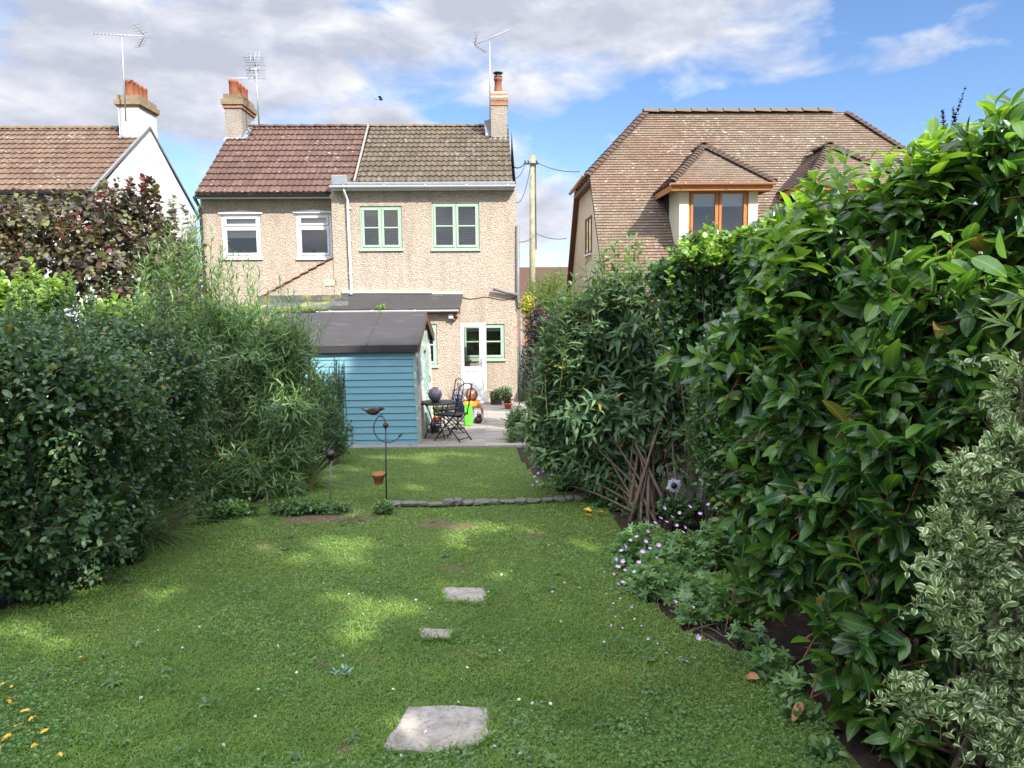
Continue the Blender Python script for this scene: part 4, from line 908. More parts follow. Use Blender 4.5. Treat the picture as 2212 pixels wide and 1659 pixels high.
# ---------------------------------------------------------------- stepping stones and stone edging
def slab(pts, label, seed):
    rg = random.Random(seed); q = [G(*p) for p in pts]; c = sum(q) / len(q); ring = []
    for i in range(len(q)):
        a_, b_ = q[i], q[(i + 1) % len(q)]
        for t in np.linspace(0, 1, 7)[:-1]:
            p = a_ + (b_ - a_) * t; k = nrm(p - c) * rg.uniform(-.007, .005); ring.append(p + k)
    n_ = len(ring); vs = [p + (0, 0, .006) for p in ring] + [p + (c - p) * .04 + (0, 0, .014) for p in ring] + [p - (0, 0, .05) for p in ring]
    mb = MB(); mb.add(vs + [c + (0, 0, .013)], [(i, (i + 1) % n_, n_ + (i + 1) % n_, n_ + i) for i in range(n_)] + [(2 * n_ + i, 2 * n_ + (i + 1) % n_, (i + 1) % n_, i) for i in range(n_)] + [(n_ + i, n_ + (i + 1) % n_, 3 * n_) for i in range(n_)])
    o_ = mb.build('stepping_stone', M['slab concrete']); rebase(o_, c); tag(o_, label, 'paving slab', 'stepping stones set in the lawn')
SLABS = [[(826, 1618), (930, 1628), (1035, 1612), (1058, 1590), (1056, 1532), (960, 1527), (882, 1531)],
         [(957, 1303), (1052, 1307), (1060, 1283), (1056, 1273), (948, 1270)], [(910, 1380), (972, 1381), (981, 1364), (905, 1361)]]
slab(SLABS[0], 'largest stepping stone, nearest the camera, pale worn concrete in the grass', 1)
slab(SLABS[1], 'farthest stepping stone, brownish, between clover patches in mid lawn', 2)
slab(SLABS[2], 'smallest stepping stone, half grown over by grass', 3)
rg = random.Random(5)
def rough_stone(mb, c, lx, ly, lz, rot):
    us = []; n1, n2 = 9, 5
    for i in range(n2 + 1):
        q = -math.pi / 2 + math.pi * i / n2
        for k in range(n1):
            a_ = 2 * math.pi * k / n1 + rot
            sx_ = lambda v: math.copysign(abs(v) ** .55, v); j = 1 + rg.uniform(-.13, .13)
            us.append((c[0] + lx * sx_(math.cos(q)) * sx_(math.cos(a_)) * j, c[1] + ly * sx_(math.cos(q)) * sx_(math.sin(a_)) * j, c[2] + lz * sx_(math.sin(q)) * (1 + rg.uniform(-.1, .1))))
    mb.add(us, [(i * n1 + k, i * n1 + (k + 1) % n1, (i + 1) * n1 + (k + 1) % n1, (i + 1) * n1 + k) for i in range(n2) for k in range(n1)])
EDGE = [(735, 1084), (790, 1086), (850, 1092), (900, 1090), (960, 1092), (1010, 1088), (1080, 1086), (1150, 1084), (1220, 1080), (1300, 1076), (1340, 1074)]
xs_e = np.array([p[0] for p in EDGE]); ys_e = np.array([p[1] for p in EDGE]); px_ = 838
while px_ < 1335:
    wpx = rg.uniform(13, 38); c = G(px_ + wpx / 2, np.interp(px_ + wpx / 2, xs_e, ys_e)); big = abs(px_ - 955) < 26
    o_ = MB(); rough_stone(o_, c + (0, 0, .016 + (.016 if big else 0)), wpx / 2 / 1662 * c[1] * 1.04, rg.uniform(.05, .085), rg.uniform(.010, .026) + (.02 if big else 0), rg.uniform(-.1, .1))
    o_ = rebase(o_.build('edging_stone', M['edging stone']), c); tag(o_, 'rough grey stone in the low edging line across the lawn' if not big else 'tallest pale angular stone standing in the middle of the lawn edging', 'stone', 'edging stones across the lawn')
    px_ += wpx
# ---------------------------------------------------------------- bird stake, pot, second stake, ornaments
B = G(834, 1086); YB = B[1]; Q = lambda px, py, dy=0: P(px, py, YB + dy)
st_ = thing('garden_stake', 'thin balancing stake topped by a rusty metal bird on a ring', 'garden ornament', B)
MB().tube([B - (0, 0, .15), Q(833, 925)], .0075, 8).build('rod', M['dark green wire'], st_)
MB().ball(Q(833, 919), .030, 14, 10).build('ball', M['rusty metal'], st_)
MB().tube([Q(833, 924), Q(832, 912), Q(829, 903), Q(826, 900)], .006, 6).build('pivot', M['rusty metal'], st_)
c0 = Q(838, 921); ring = []
for q in np.linspace(1.92, 5.55, 30): ring.append(Q(838 + 31 * math.cos(q), 924 - 31 * math.sin(q) * 1.02))
m = MB(); m.tube(ring, [.0055] * 30, 6); e = ring[-1]; m.tube([e, e + (.02, 0, .025), e + (.045, 0, .04)], [.006, .013, .002], 6); m.build('ring', M['rusty metal'], st_)
# bird: one lofted body, head to tail, with a folded wing each side
def loft(mb, secs, sides=14):
    vs = []; n_ = len(secs)
    for cx_, cz_, ry, rz in secs:
        for k in range(sides):
            a_ = 2 * math.pi * k / sides; vs.append(Q(0, 0)[0] * 0 + np.array([cx_, YB + ry * math.cos(a_), cz_ + rz * math.sin(a_)]))
    mb.add(vs, [(i * sides + k, i * sides + (k + 1) % sides, (i + 1) * sides + (k + 1) % sides, (i + 1) * sides + k) for i in range(n_ - 1) for k in range(sides)] + [tuple(range(sides))[::-1], tuple(range((n_ - 1) * sides, n_ * sides))], True)
def qs(px, py, ry, rz): p = Q(px, py); return (p[0], p[2], ry, rz / 1662 * YB)
mb = MB(); loft(mb, [qs(775.5, 879, .012, 1.0), qs(783, 883, .020, 1.6), qs(791, 888, .018, 2.6), qs(797, 890.5, .022, 4.6), qs(804, 890.5, .034, 6.6), qs(811, 889.5, .037, 7.4), qs(816.5, 887.0, .031, 6.2), qs(819.5, 884.2, .025, 5.2), qs(823, 882.2, .024, 5.2), qs(826, 882.4, .019, 4.2), qs(828, 883.4, .008, 1.7), qs(832.5, 884.2, .001, .3)])
bo = mb.build('bird', M['rusty metal'], st_)
for s_ in (-1, 1):
    mb = MB(); pts = [(816, 885), (811, 882.5), (803, 883), (796, 884.5), (790, 886.5), (797, 889.5), (805, 891.5), (812, 890)]
    mb.prism([Q(a_, b_, 0) + (0, s_ * .034, 0) for a_, b_ in pts], (0, s_ * .008, 0)); mb.build('wing', M['rusty metal'], bo)
mb = MB(); mb.tube([Q(814, 896), Q(818, 900), Q(827, 899)], .004, 5); mb.build('perch', M['rusty metal'], st_)
mb = MB(); pc = Q(817.5, 1022); rp = 13.6 / 1662 * YB
mb.tube([(pc[0] + rp * 1.02 * math.cos(a_), pc[1] + rp * 1.02 * math.sin(a_), pc[2] - .018) for a_ in np.linspace(0, 2 * math.pi, 22)], .004, 5, False); mb.tube([(pc[0] + rp, pc[1], pc[2] - .018), Q(834, 1030), Q(836, 1024), Q(833, 1022)], .005, 5); mb.build('pot_ring', M['dark green wire'], st_)
hgt = 25 / 1662 * YB; pz = Q(817, 1045.5)[2]
pot = thing('flower_pot', 'small terracotta pot held in a ring on the thin bird stake', 'pot', (pc[0], pc[1], pz))
MB().lathe((pc[0], pc[1], pz), [(rp * .62, 0), (rp * .64, .002), (rp * .88, hgt * .66), (rp * 1.03, hgt * .66), (rp * 1.07, hgt), (rp * .95, hgt), (rp * .92, hgt * .7), (rp * .6, .02), (.005, .015)], 24).build('body', M['terracotta'], pot)
B2 = G(713.5, 1086); Q2 = lambda px, py: P(px, py, B2[1])
st2 = thing('garden_stake', 'thin plain stake with a dark hooded top in front of the bay shrub', 'garden ornament', B2)
MB().tube([B2 - (0, 0, .1), Q2(713, 1040), Q2(715, 997)], .006, 7).build('rod', M['lead'], st2)
c = Q2(715, 988); MB().lathe((c[0], c[1], c[2] - .03), [(.02, 0), (.035, .01), (.035, .05), (.052, .055), (.055, .07), (.03, .10), (.01, .105)], 16).build('lamp_head', M['black plastic'], st2)
oc = G(672, 1062); om = thing('orange_ornament', 'small glowing orange flower ornament low under the left shrubs', 'garden ornament', oc)
c = P(672, 1051, oc[1]); m = MB()
for k in range(6):
    a_ = k * math.pi / 3; dx, dz = math.cos(a_), math.sin(a_); tip = c + np.array([dx * .042, -.02, dz * .042]); sd = np.array([-dz, 0, dx]) * .016
    m.add([c + (0, -.012, 0), c + (tip - c) * .6 + sd, tip, c + (tip - c) * .6 - sd, c + (0, .004, 0)], [(0, 3, 2, 1), (4, 1, 2, 3)])
m.ball(c + (0, -.012, 0), .014, 8, 6); m.build('petals', M['petal orange'], om); MB().tube([oc - (0, 0, .05), c], .004, 5).build('stalk', M['dark green wire'], om)
# white metal flower against the fence post, and a curly wire ornament above it
YO = 6.6; fc = P(1455, 1048, YO); fo = thing('metal_flower', 'white petalled metal flower ornament at the foot of the fence post', 'garden ornament', (fc[0], YO, gz(YO)))
for k in range(11):
    a_ = k * 2 * math.pi / 11 + .1; d_ = np.array([math.cos(a_), -.22, math.sin(a_)]); sd = np.array([-math.sin(a_), 0, math.cos(a_)])
    L = .066 * (1 + .12 * math.sin(k * 2.3)); m = MB(); m.add([fc, fc + d_ * L * .45 + sd * .015 + (0, -.01, 0), fc + d_ * L * .85 + sd * .013, fc + d_ * L, fc + d_ * L * .85 - sd * .013, fc + d_ * L * .45 - sd * .015 + (0, -.01, 0)], [(0, 1, 2, 3, 4, 5)])
    o_ = m.build('petal', M['silver petals'], fo); o_.modifiers.new('thickness', 'SOLIDIFY').thickness = .004
MB().ball(fc + (0, -.02, 0), .028, 12, 8).build('centre', M['black iron'], fo); MB().tube([fc + (0, .01, 0), (fc[0], YO + .02, gz(YO) - .05)], .008, 6).build('stalk', M['dark green wire'], fo)
cc = P(1433, 985, YO + .1); co = thing('wire_ornament', 'rusty curled wire spray ornament behind the white metal flower', 'garden ornament', (cc[0], YO + .1, gz(YO)))
m = MB(); m.tube([(cc[0], YO + .1, gz(YO) - .05), cc - (0, 0, .1)], .006, 6)
for k in range(7):
    s_ = -1 if k % 2 else 1; L = .06 + .022 * k; m.tube([cc - (0, 0, .1), cc + (s_ * L * .35, 0, .05 + .012 * k), cc + (s_ * L * .8, 0, .05 + .008 * k), cc + (s_ * L, 0, -.03)], .0035, 5)
m.build('wires', M['rusty metal'], co)
# ---------------------------------------------------------------- patio furniture and oddments
YT = 13.15; tc = P(945, 868, YT); tg = gz(YT) + .012
tb = thing('bistro_table', 'round black metal bistro table on the patio beside the shed', 'table', (tc[0], YT, tg))
rt_ = 40.5 / 1662 * YT
MB().lathe((tc[0], YT, tc[2]), [(.01, -.012), (rt_ - .02, -.014), (rt_, -.022), (rt_ + .003, -.008), (rt_ - .005, 0), (rt_ * .82, .001), (rt_ * .80, .003), (.01, .003)], 40).build('tabletop', M['black iron'], tb)
for k in range(4):
    a_ = k * math.pi / 2 + .5; ca_, sa_ = math.cos(a_), math.sin(a_); H = tc[2] - .015
    pts = [(tc[0] + ca_ * r_, YT + sa_ * r_, z_) for r_, z_ in ((rt_ * .72, H), (rt_ * .52, H - .12), (rt_ * .36, H - .28), (rt_ * .40, H - .44), (rt_ * .62, (H + tg) / 2 - .17), (rt_ * .78, tg + .01))]
    MB().tube(pts, .0105, 7).build('leg', M['black iron'], tb)
m = MB(); m.tube([(tc[0] + rt_ * .38 * math.cos(a_), YT + rt_ * .38 * math.sin(a_), tc[2] - .36) for a_ in np.linspace(0, 2 * math.pi, 25)], .008, 6, False); m.tube([(tc[0] + rt_ * .6 * math.cos(a_), YT + rt_ * .6 * math.sin(a_), tg + .14) for a_ in np.linspace(0, 2 * math.pi, 25)], .008, 6, False); m.build('brace_ring', M['black iron'], tb)
def chair(loc, rz, label):
    """folding metal bistro chair; local +X is the way the sitter faces"""
    t = thing('bistro_chair', label, 'chair', loc, 'folding metal chairs at the bistro table'); z_ = loc[2]
    def Lc(x_, y_, h): return (loc[0] + x_, loc[1] + y_, z_ + h)
    m = MB()
    for k in range(9): x_ = -.19 + .047 * k; m.box(loc[0] + x_ - .019, loc[0] + x_ + .019, loc[1] - .18, loc[1] + .18, z_ + .445, z_ + .457)
    for s_ in (-1, 1): m.bar(Lc(-.2, s_ * .17, .436), Lc(.2, s_ * .17, .436), .018, .018)
    seat = m.build('seat', M['black iron'], t)
    for s_ in (-1, 1):
        MB().tube([Lc(.24, s_ * .2, .0), Lc(.10, s_ * .2, .18), Lc(-.06, s_ * .2, .34), Lc(-.17, s_ * .2, .46), Lc(-.23, s_ * .2, .70), Lc(-.27, s_ * .19, .93)], .0105, 6).build('leg', M['black iron'], t)
        MB().tube([Lc(-.27, s_ * .17, .0), Lc(-.13, s_ * .17, .16), Lc(.05, s_ * .17, .32), Lc(.18, s_ * .17, .44)], .0105, 6).build('leg', M['black iron'], t)
    for a_, b_ in ((Lc(.21, -.2, .05), Lc(.21, .2, .05)), (Lc(-.23, -.17, .05), Lc(-.23, .17, .05)), (Lc(.02, -.2, .26), Lc(.02, .2, .26))): MB().tube([a_, b_], .008, 6).build('stretcher', M['black iron'], t)
    m = MB(); m.tube([Lc(-.27, -.19, .93), Lc(-.272, -.12, .955), Lc(-.272, 0, .975), Lc(-.272, .12, .955), Lc(-.27, .19, .93)], .009, 6)
    for s_ in (-1, 1): m.tube([Lc(-.268, s_ * (.02 + .07 * math.sin(q)), .90 - .035 * q - .02 * math.cos(2 * q)) for q in np.linspace(0, 3.0, 12)], .006, 5)
    m.tube([Lc(-.235, -.195, .66), Lc(-.245, 0, .68), Lc(-.235, .195, .66)], .008, 6); m.build('backrest', M['black iron'], t)
    t.rotation_euler = (0, 0, rz); return t
def copy_thing(t, loc, rz, label):
    r_ = t.copy(); C.objects.link(r_); r_.location = loc; r_.rotation_euler = (0, 0, rz); r_['label'] = label
    for ch_ in t.children: c_ = ch_.copy(); C.objects.link(c_); c_.parent = r_
    return r_
c1 = P(978, 950, 12.75); ch1 = chair((c1[0], 12.72, gz(12.72) + .012), R(150), 'nearer black folding chair turned towards the round bistro table')
c2 = P(970, 930, 13.6); copy_thing(ch1, (c2[0] - .05, 13.75, gz(13.75) + .012), R(205), 'farther black folding chair with dark cloth hung behind it')
def lantern(name, label, c, r, mat, lattice=True, sq=1.0, foot=None):
    t = thing(name, label, 'lantern', (c[0], c[1], c[2] - r * sq - .01))
    m = MB(); n_ = 14
    for hand in (1, -1):
        for k in range(n_):
            pts = []
            for q in np.linspace(-1.25, 1.2, 12): a_ = 2 * math.pi * k / n_ + hand * q * .55; pts.append((c[0] + r * math.cos(q) * math.cos(a_), c[1] + r * math.cos(q) * math.sin(a_), c[2] + r * sq * math.sin(q)))
            m.tube(pts, r * .055, 5)
    m.build('lattice_shade', mat, t)
    m = MB(); m.lathe((c[0], c[1], c[2]), [(r * .36, r * sq * .9), (r * .42, r * sq * 1.02), (r * .38, r * sq * 1.06), (r * .33, r * sq * .95)], 16, False); m.lathe((c[0], c[1], c[2]), [(r * .5, -r * sq - .01), (r * .5, -r * sq * .9), (r * .35, -r * sq * .88)], 16); m.build('rim', M['rusty metal'], t)
    m = MB(); m.lathe((c[0], c[1], c[2]), [(r * .86 * math.cos(q), r * .86 * sq * math.sin(q)) for q in np.linspace(-1.2, 1.1, 10)], 16); m.build('liner', M['lantern liner'], t)
    m = MB(); m.tube([(c[0] - r * .95, c[1] - .01, c[2] + r * .1), (c[0] - r * 1.25, c[1] - .03, c[2] + r * .3), (c[0] - r * 1.1, c[1] - .02, c[2] + r * .6), (c[0] - r * .4, c[1], c[2] + r * .95)], .007, 5); m.build('handle', mat, t)
    return t
lr = 14.5 / 1662 * YT; lantern('ball_lantern', 'round openwork metal lantern standing on the bistro table', (P(940, 852, YT)[0], YT, tc[2] + lr * 1.0 + .014), lr, M['blue grey enamel'])
# white crate with orange cloth and copper globe
YW2 = 15.6; gw_ = gz(YW2) + .012; wc = P(1027, 880, YW2)
wt = thing('white_stool', 'white slatted side table draped with orange cloth near the door', 'side table', (wc[0], YW2, gw_)); h = P(1027, 868, YW2)[2] - gw_
MB().box(wc[0] - .17, wc[0] + .17, YW2 - .17, YW2 + .17, gw_ + h - .03, gw_ + h).build('top', M['white plastic'], wt, .006)
for i in (-1, 1):
    for j in (-1, 1): MB().box(wc[0] + i * .14 - .03, wc[0] + i * .14 + .03, YW2 + j * .14 - .03, YW2 + j * .14 + .03, gw_, gw_ + h - .031).build('leg', M['white plastic'], wt)
m = MB(); m.box(wc[0] - .13, wc[0] - .02, YW2 - .16, YW2 - .15, gw_ + .04, gw_ + h - .05); m.build('apron', M['white plastic'], wt)
oc_ = P(1019, 866, YW2); g_ = 16; vs = []
for j in range(g_):
    for i in range(g_):
        u_, v_ = (i / (g_ - 1) - .5) * .46, (j / (g_ - 1) - .5) * .44; ex = max(abs(u_) - .175, 0) + max(abs(v_) - .175, 0)
        vs.append((oc_[0] + u_ * .95 + .01 * math.sin(9 * v_ * 3), YW2 + v_ * .95, gw_ + h + .012 + .03 * abs(math.sin(u_ * 14 + v_ * 8)) * (ex < .01) - ex * 2.2 + .01 * math.sin(u_ * 40) * ex * 20))
m = MB(); m.add(vs, [(j * g_ + i, j * g_ + i + 1, (j + 1) * g_ + i + 1, (j + 1) * g_ + i) for j in range(g_ - 1) for i in range(g_ - 1)], True)
o_ = m.build('orange_cloth', M['orange cloth']); rebase(o_, (oc_[0], YW2, gw_ + h)); o_.modifiers.new('thickness', 'SOLIDIFY').thickness = .012; tag(o_, 'crumpled orange cloth lying on the white side table', 'cloth')
cg = P(1018.5, 852.5, YW2); rr_ = 13.2 / 1662 * YW2; gt = thing('copper_globe', 'shiny copper coloured globe lantern sitting on the orange cloth', 'lantern', (cg[0], YW2, cg[2] - rr_))
MB().ball((cg[0], YW2, cg[2]), rr_, 20, 14).build('globe', M['copper glass'], gt); MB().lathe((cg[0], YW2, cg[2]), [(.05, rr_ * .9), (.055, rr_ * 1.03), (.045, rr_ * 1.08), (.04, rr_ * .9)], 14).build('rim', M['rusty metal'], gt)
m = MB()
for k in range(10): m.tube([(cg[0] + rr_ * 1.01 * math.cos(q) * math.cos(k * .628), YW2 + rr_ * 1.01 * math.cos(q) * math.sin(k * .628), cg[2] + rr_ * 1.01 * math.sin(q)) for q in np.linspace(-1.2, 1.2, 9)], .005, 4)
m.build('ribs', M['rusty metal'], gt)
cl = P(988, 862, 14.4); zf_ = gz(14.4) + .012
sl2 = thing('lantern_stand', 'tall dark patterned lantern standing behind the chair backs', 'lantern', (cl[0], 14.4, zf_)); rl = 11.5 / 1662 * 14.4
for hand in (1,):
    m = MB()
    for k in range(12):
        for hd_ in (1, -1): m.tube([(cl[0] + rl * math.cos(q) * math.cos(k * .5236 + hd_ * q * .6), 14.4 + rl * math.cos(q) * math.sin(k * .5236 + hd_ * q * .6), cl[2] + rl * 1.6 * math.sin(q)) for q in np.linspace(-1.3, 1.3, 9)], .007, 4)
    m.build('lattice_shade', M['blue grey enamel'], sl2)
MB().lathe((cl[0], 14.4, cl[2]), [(rl * .8 * math.cos(q), rl * 1.5 * math.sin(q)) for q in np.linspace(-1.3, 1.3, 9)], 14).build('liner', M['navy cloth'], sl2)
m = MB(); m.lathe((cl[0], 14.4, zf_), [(.14, 0), (.14, .015), (.02, .03), (.015, cl[2] - zf_ - rl * 1.5), (.06, cl[2] - zf_ - rl * 1.48)], 14); m.tube([(cl[0] - .05, 14.4, cl[2] + rl * 1.5), (cl[0], 14.4, cl[2] + rl * 1.95), (cl[0] + .05, 14.4, cl[2] + rl * 1.5)], .008, 5); m.build('stand', M['black iron'], sl2)
nv = P(993, 884, 14.0); nr = 10.5 / 1662 * 14
m = MB(); m.ball((nv[0], 14.0, nv[2]), nr, 14, 10, (1, .6, 1.85)); m.ball((nv[0] - .01, 13.97, nv[2] - nr * .7), nr * .75, 12, 8, (1, .6, 1)); m.tube([(nv[0] - .04, 14, nv[2] + nr * 1.6), (nv[0], 14, nv[2] + nr * 2.3), (nv[0] + .04, 14, nv[2] + nr * 1.6)], .012, 5)
o_ = rebase(m.build('rucksack', M['navy cloth']), (nv[0], 14.0, nv[2] - nr * 1.8)); tag(o_, 'dark navy rucksack hanging on the farther chair back', 'bag')
gb = P(1011.5, 893, 14.9); zb3 = gz(14.9) + .012; h = P(1011, 872, 14.9)[2] - zb3; wv = .085
bg = thing('shopping_bag', 'bright lime green carrier bag standing on the paving', 'bag', (gb[0], 14.9, zb3))
m = MB(); prof = [(0, .92), (.05, 1.0), (.4, 1.02), (.75, .96), (.92, .86)]
ringn = 16; vs = []
for t_, s_ in prof:
    for k in range(ringn): a_ = 2 * math.pi * k / ringn; cq = lambda v: math.copysign(abs(v) ** .5, v); vs.append((gb[0] + wv * s_ * cq(math.cos(a_)) + .006 * math.sin(k * 2.1 + t_ * 7), 14.9 + .055 * (1 - .5 * t_) * cq(math.sin(a_)), zb3 + h * t_ + .005 * math.sin(k * 1.7)))
m.add(vs, [(i * ringn + k, i * ringn + (k + 1) % ringn, (i + 1) * ringn + (k + 1) % ringn, (i + 1) * ringn + k) for i in range(len(prof) - 1) for k in range(ringn)] + [tuple(range(ringn))[::-1]], True); m.build('body', M['lime plastic'], bg)
m = MB()
for s_ in (-1, 1): m.tube([(gb[0] - .04, 14.9 + s_ * .02, zb3 + h * .9), (gb[0] - .025, 14.9 + s_ * .02, zb3 + h * 1.1), (gb[0] + .025, 14.9 + s_ * .02, zb3 + h * 1.1), (gb[0] + .04, 14.9 + s_ * .02, zb3 + h * .9)], .007, 5)
m.build('handle', M['lime plastic'], bg)
mr = P(1033, 896, 15.3); m = MB(); m.ball((mr[0], 15.3, gz(15.3) + .08), .085, 12, 8, (1, .8, .95)); m.ball((mr[0] + .02, 15.28, gz(15.3) + .17), .05, 10, 7, (1, .8, .8)); m.tube([(mr[0] - .03, 15.28, gz(15.3) + .19), (mr[0], 15.26, gz(15.3) + .26), (mr[0] + .04, 15.28, gz(15.3) + .19)], .008, 5)
o_ = rebase(m.build('small_bag', M['maroon bag']), (mr[0], 15.3, gz(15.3) + .01)); tag(o_, 'small slumped dark maroon bag beside the white side table', 'bag')
def plantpot(name, label, px, py, Y, rpx, hpx, mat, trough=False):
    c = P(px, py, Y); z0 = gz(Y) + .012; r_ = rpx / 1662 * Y; h = hpx / 1662 * Y
    t = thing(name, label, 'pot', (c[0], Y, z0))
    if trough:
        m = MB(); m.add([(c[0] + s_ * r_ * k, Y + q * .11 * k, z0 + zz_) for zz_, k in ((0, .88), (h, 1), (h, .9), (h * .5, .86)) for s_, q in ((-1, -1), (1, -1), (1, 1), (-1, 1))], [(i * 4 + k, i * 4 + (k + 1) % 4, (i + 1) * 4 + (k + 1) % 4, (i + 1) * 4 + k) for i in range(3) for k in range(4)] + [(0, 3, 2, 1), (12, 13, 14, 15)])
    else: m = MB().lathe((c[0], Y, z0), [(r_ * .66, 0), (r_ * .92, h * .78), (r_ * 1.02, h * .8), (r_ * 1.04, h), (r_ * .92, h), (r_ * .88, h * .8), (.01, h * .75)], 20)
    m.build('body', mat, t); return t, (c[0], Y, z0 + h)
POTS = []
for a_ in (('plant_pot', 'grey plastic trough of plants against the wall right of the white door', 1072, 868, 19.6, 13, 13, M['black plastic'], True),
           ('plant_pot', 'orange plastic pot at the right end of the house wall', 1097, 875, 18.4, 9, 13, M['orange pot']),
           ('plant_pot', 'terracotta bowl of bright leaves under the bistro table', 936, 890, 15.6, 19, 16, M['terracotta']),
           ('plant_pot', 'dull metal planter on the paving beneath the table edge', 940, 925, 13.9, 13, 20, M['blue grey enamel'])):
    POTS.append(plantpot(*a_)[1])
# ---------------------------------------------------------------- plants
def tmpl(rows):
    """leaf outline from (t, width) rows: midrib plus both margins, ends closed to points"""
    V, T = [(0.0, 0.0)], []; prev = None
    for t, wd in rows:
        b = len(V); V += [(-wd, t), (0, t), (wd, t)]
        if prev is None: T += [(0, b + 1, b), (0, b + 2, b + 1)]
        else: p = prev; T += [(p, p + 1, b), (p + 1, b + 1, b), (p + 1, p + 2, b + 1), (p + 2, b + 2, b + 1)]
        prev = b
    e = len(V); V.append((0.0, 1.0)); T += [(prev, prev + 1, e), (prev + 1, prev + 2, e)]
    return np.array(V), np.array(T)
def fan(outline, c=(0, .35)):
    V = [c] + outline; n_ = len(outline); return np.array(V, float), np.array([(0, 1 + i, 1 + (i + 1) % n_) for i in range(n_)])
T_BIG = tmpl([(.12, .60), (.30, .96), (.55, 1), (.78, .74), (.92, .34)])
T_LAN = tmpl([(.2, .7), (.45, 1), (.75, .55)])
T_OVA = tmpl([(.22, .85), (.55, 1), (.82, .6)])
T_RND = tmpl([(.10, .6), (.35, 1), (.62, .95), (.85, .55)])
T_NAR = tmpl([(.4, 1.0)])
T_TWO = tmpl([(.3, .9), (.7, .8)])
T_IVY = fan([(0, 0), (.55, -.08), (1, .15), (.62, .38), (.82, .66), (.32, .66), (0, 1.05), (-.32, .66), (-.82, .66), (-.62, .38), (-1, .15), (-.55, -.08)])
_g = []
for k in range(5):
    a_ = R(-125 + 62.5 * k); _g += [(1.0 * math.sin(a_ - .26) * .78, .45 + .56 * math.cos(a_ - .26) * .80), (math.sin(a_), .45 + .60 * math.cos(a_)), (math.sin(a_ + .26) * .78, .45 + .56 * math.cos(a_ + .26) * .80), (.30 * math.sin(a_ + .54), .45 + .2 * math.cos(a_ + .54))]
T_GER = fan(_g, (0, .42))
_c = []
for k in range(3):
    a_ = R(-120 + 120 * k)
    for q, rr_ in ((-.55, .8), (-.2, 1.02), (.2, 1.02), (.55, .8)): _c.append((rr_ * math.sin(a_ + q), .5 + .5 * rr_ * math.cos(a_ + q)))
    _c.append((.25 * math.sin(a_ + 1.05), .5 + .12 * math.cos(a_ + 1.05)))
T_CLO = fan(_c, (0, .5))
def leaves(pos, d, n_, L, W, T, fold=.15, droop=.25, wave=0.0, rng=None, rnd=None):
    V, tri = T; N = len(pos); d = nrm(d); s_ = nrm(np.cross(d, n_)); n_ = np.cross(s_, d)
    u, v = V[:, 0][None, :, None], V[:, 1][None, :, None]; L = np.broadcast_to(L, N)[:, None, None]; W = np.broadcast_to(W, N)[:, None, None]
    dr = (droop * rng.uniform(.3, 1.7, N))[:, None, None]
    ph = rng.uniform(0, 6.28, N)[:, None, None]
    h = fold * np.abs(u) * W / 2 - dr * L * v ** 2
    if wave: h = h + wave * W * np.abs(u) * np.sin(v * 15 + ph + np.sign(u))
    p = pos[:, None, :] + d[:, None, :] * (L * v * (1 - .25 * dr * v)) + s_[:, None, :] * (u * W / 2) + n_[:, None, :] * h
    r_ = rng.uniform(0, 1, N) if rnd is None else rnd
    at = np.stack([np.broadcast_to(V[:, 0], (N, len(V))), np.broadcast_to(V[:, 1], (N, len(V))), np.broadcast_to(r_[:, None], (N, len(V)))], -1)
    return p.reshape(-1, 3), (tri[None] + (np.arange(N) * len(V))[:, None, None]).reshape(-1, 3), at.reshape(-1, 3)
def sticks(a, b, r0, r1, bend=None, k=3):
    """thin tapered three-sided twigs, vectorised"""
    N = len(a); ts = np.linspace(0, 1, k); d = nrm(b - a); ref = np.where(np.abs(d[:, 2:3]) < .9, np.array([[0, 0, 1.]]), np.array([[1., 0, 0]])); s_ = nrm(np.cross(d, ref)); q = np.cross(s_, d)
    rows = []
    for t in ts:
        c = a + (b - a) * t + (0 if bend is None else bend * (4 * t * (1 - t))); r_ = r0 + (r1 - r0) * t
        r_ = np.broadcast_to(r_, N)[:, None]
        rows.append(np.stack([c + s_ * r_, c - s_ * r_ * .5 + q * r_ * .87, c - s_ * r_ * .5 - q * r_ * .87], 1))
    v = np.stack(rows, 1).reshape(N, -1, 3); tri = []
    for i in range(k - 1):
        for j in range(3): e = (j + 1) % 3; tri += [(3 * i + j, 3 * i + e, 3 * i + 3 + e), (3 * i + j, 3 * i + 3 + e, 3 * i + 3 + j)]
    tri = np.array(tri)
    return v.reshape(-1, 3), (tri[None] + (np.arange(N) * 3 * k)[:, None, None]).reshape(-1, 3)
def joinv(parts):
    vs, ts, as_ = [], [], []; b = 0
    for p in parts:
        vs.append(p[0]); ts.append(p[1] + b); b += len(p[0]); as_.append(p[2] if len(p) > 2 else np.zeros((len(p[0]), 3)))
    return np.concatenate(vs), np.concatenate(ts), np.concatenate(as_)
def E(px, py, Y, rx, ry, rd=None):
    c = P(px, py, Y); k = Y / 1662; return c, np.array([rx * k, rd or (rx + ry) / 2 * k, ry * k])
UPV = np.array([0, 0, 1.])
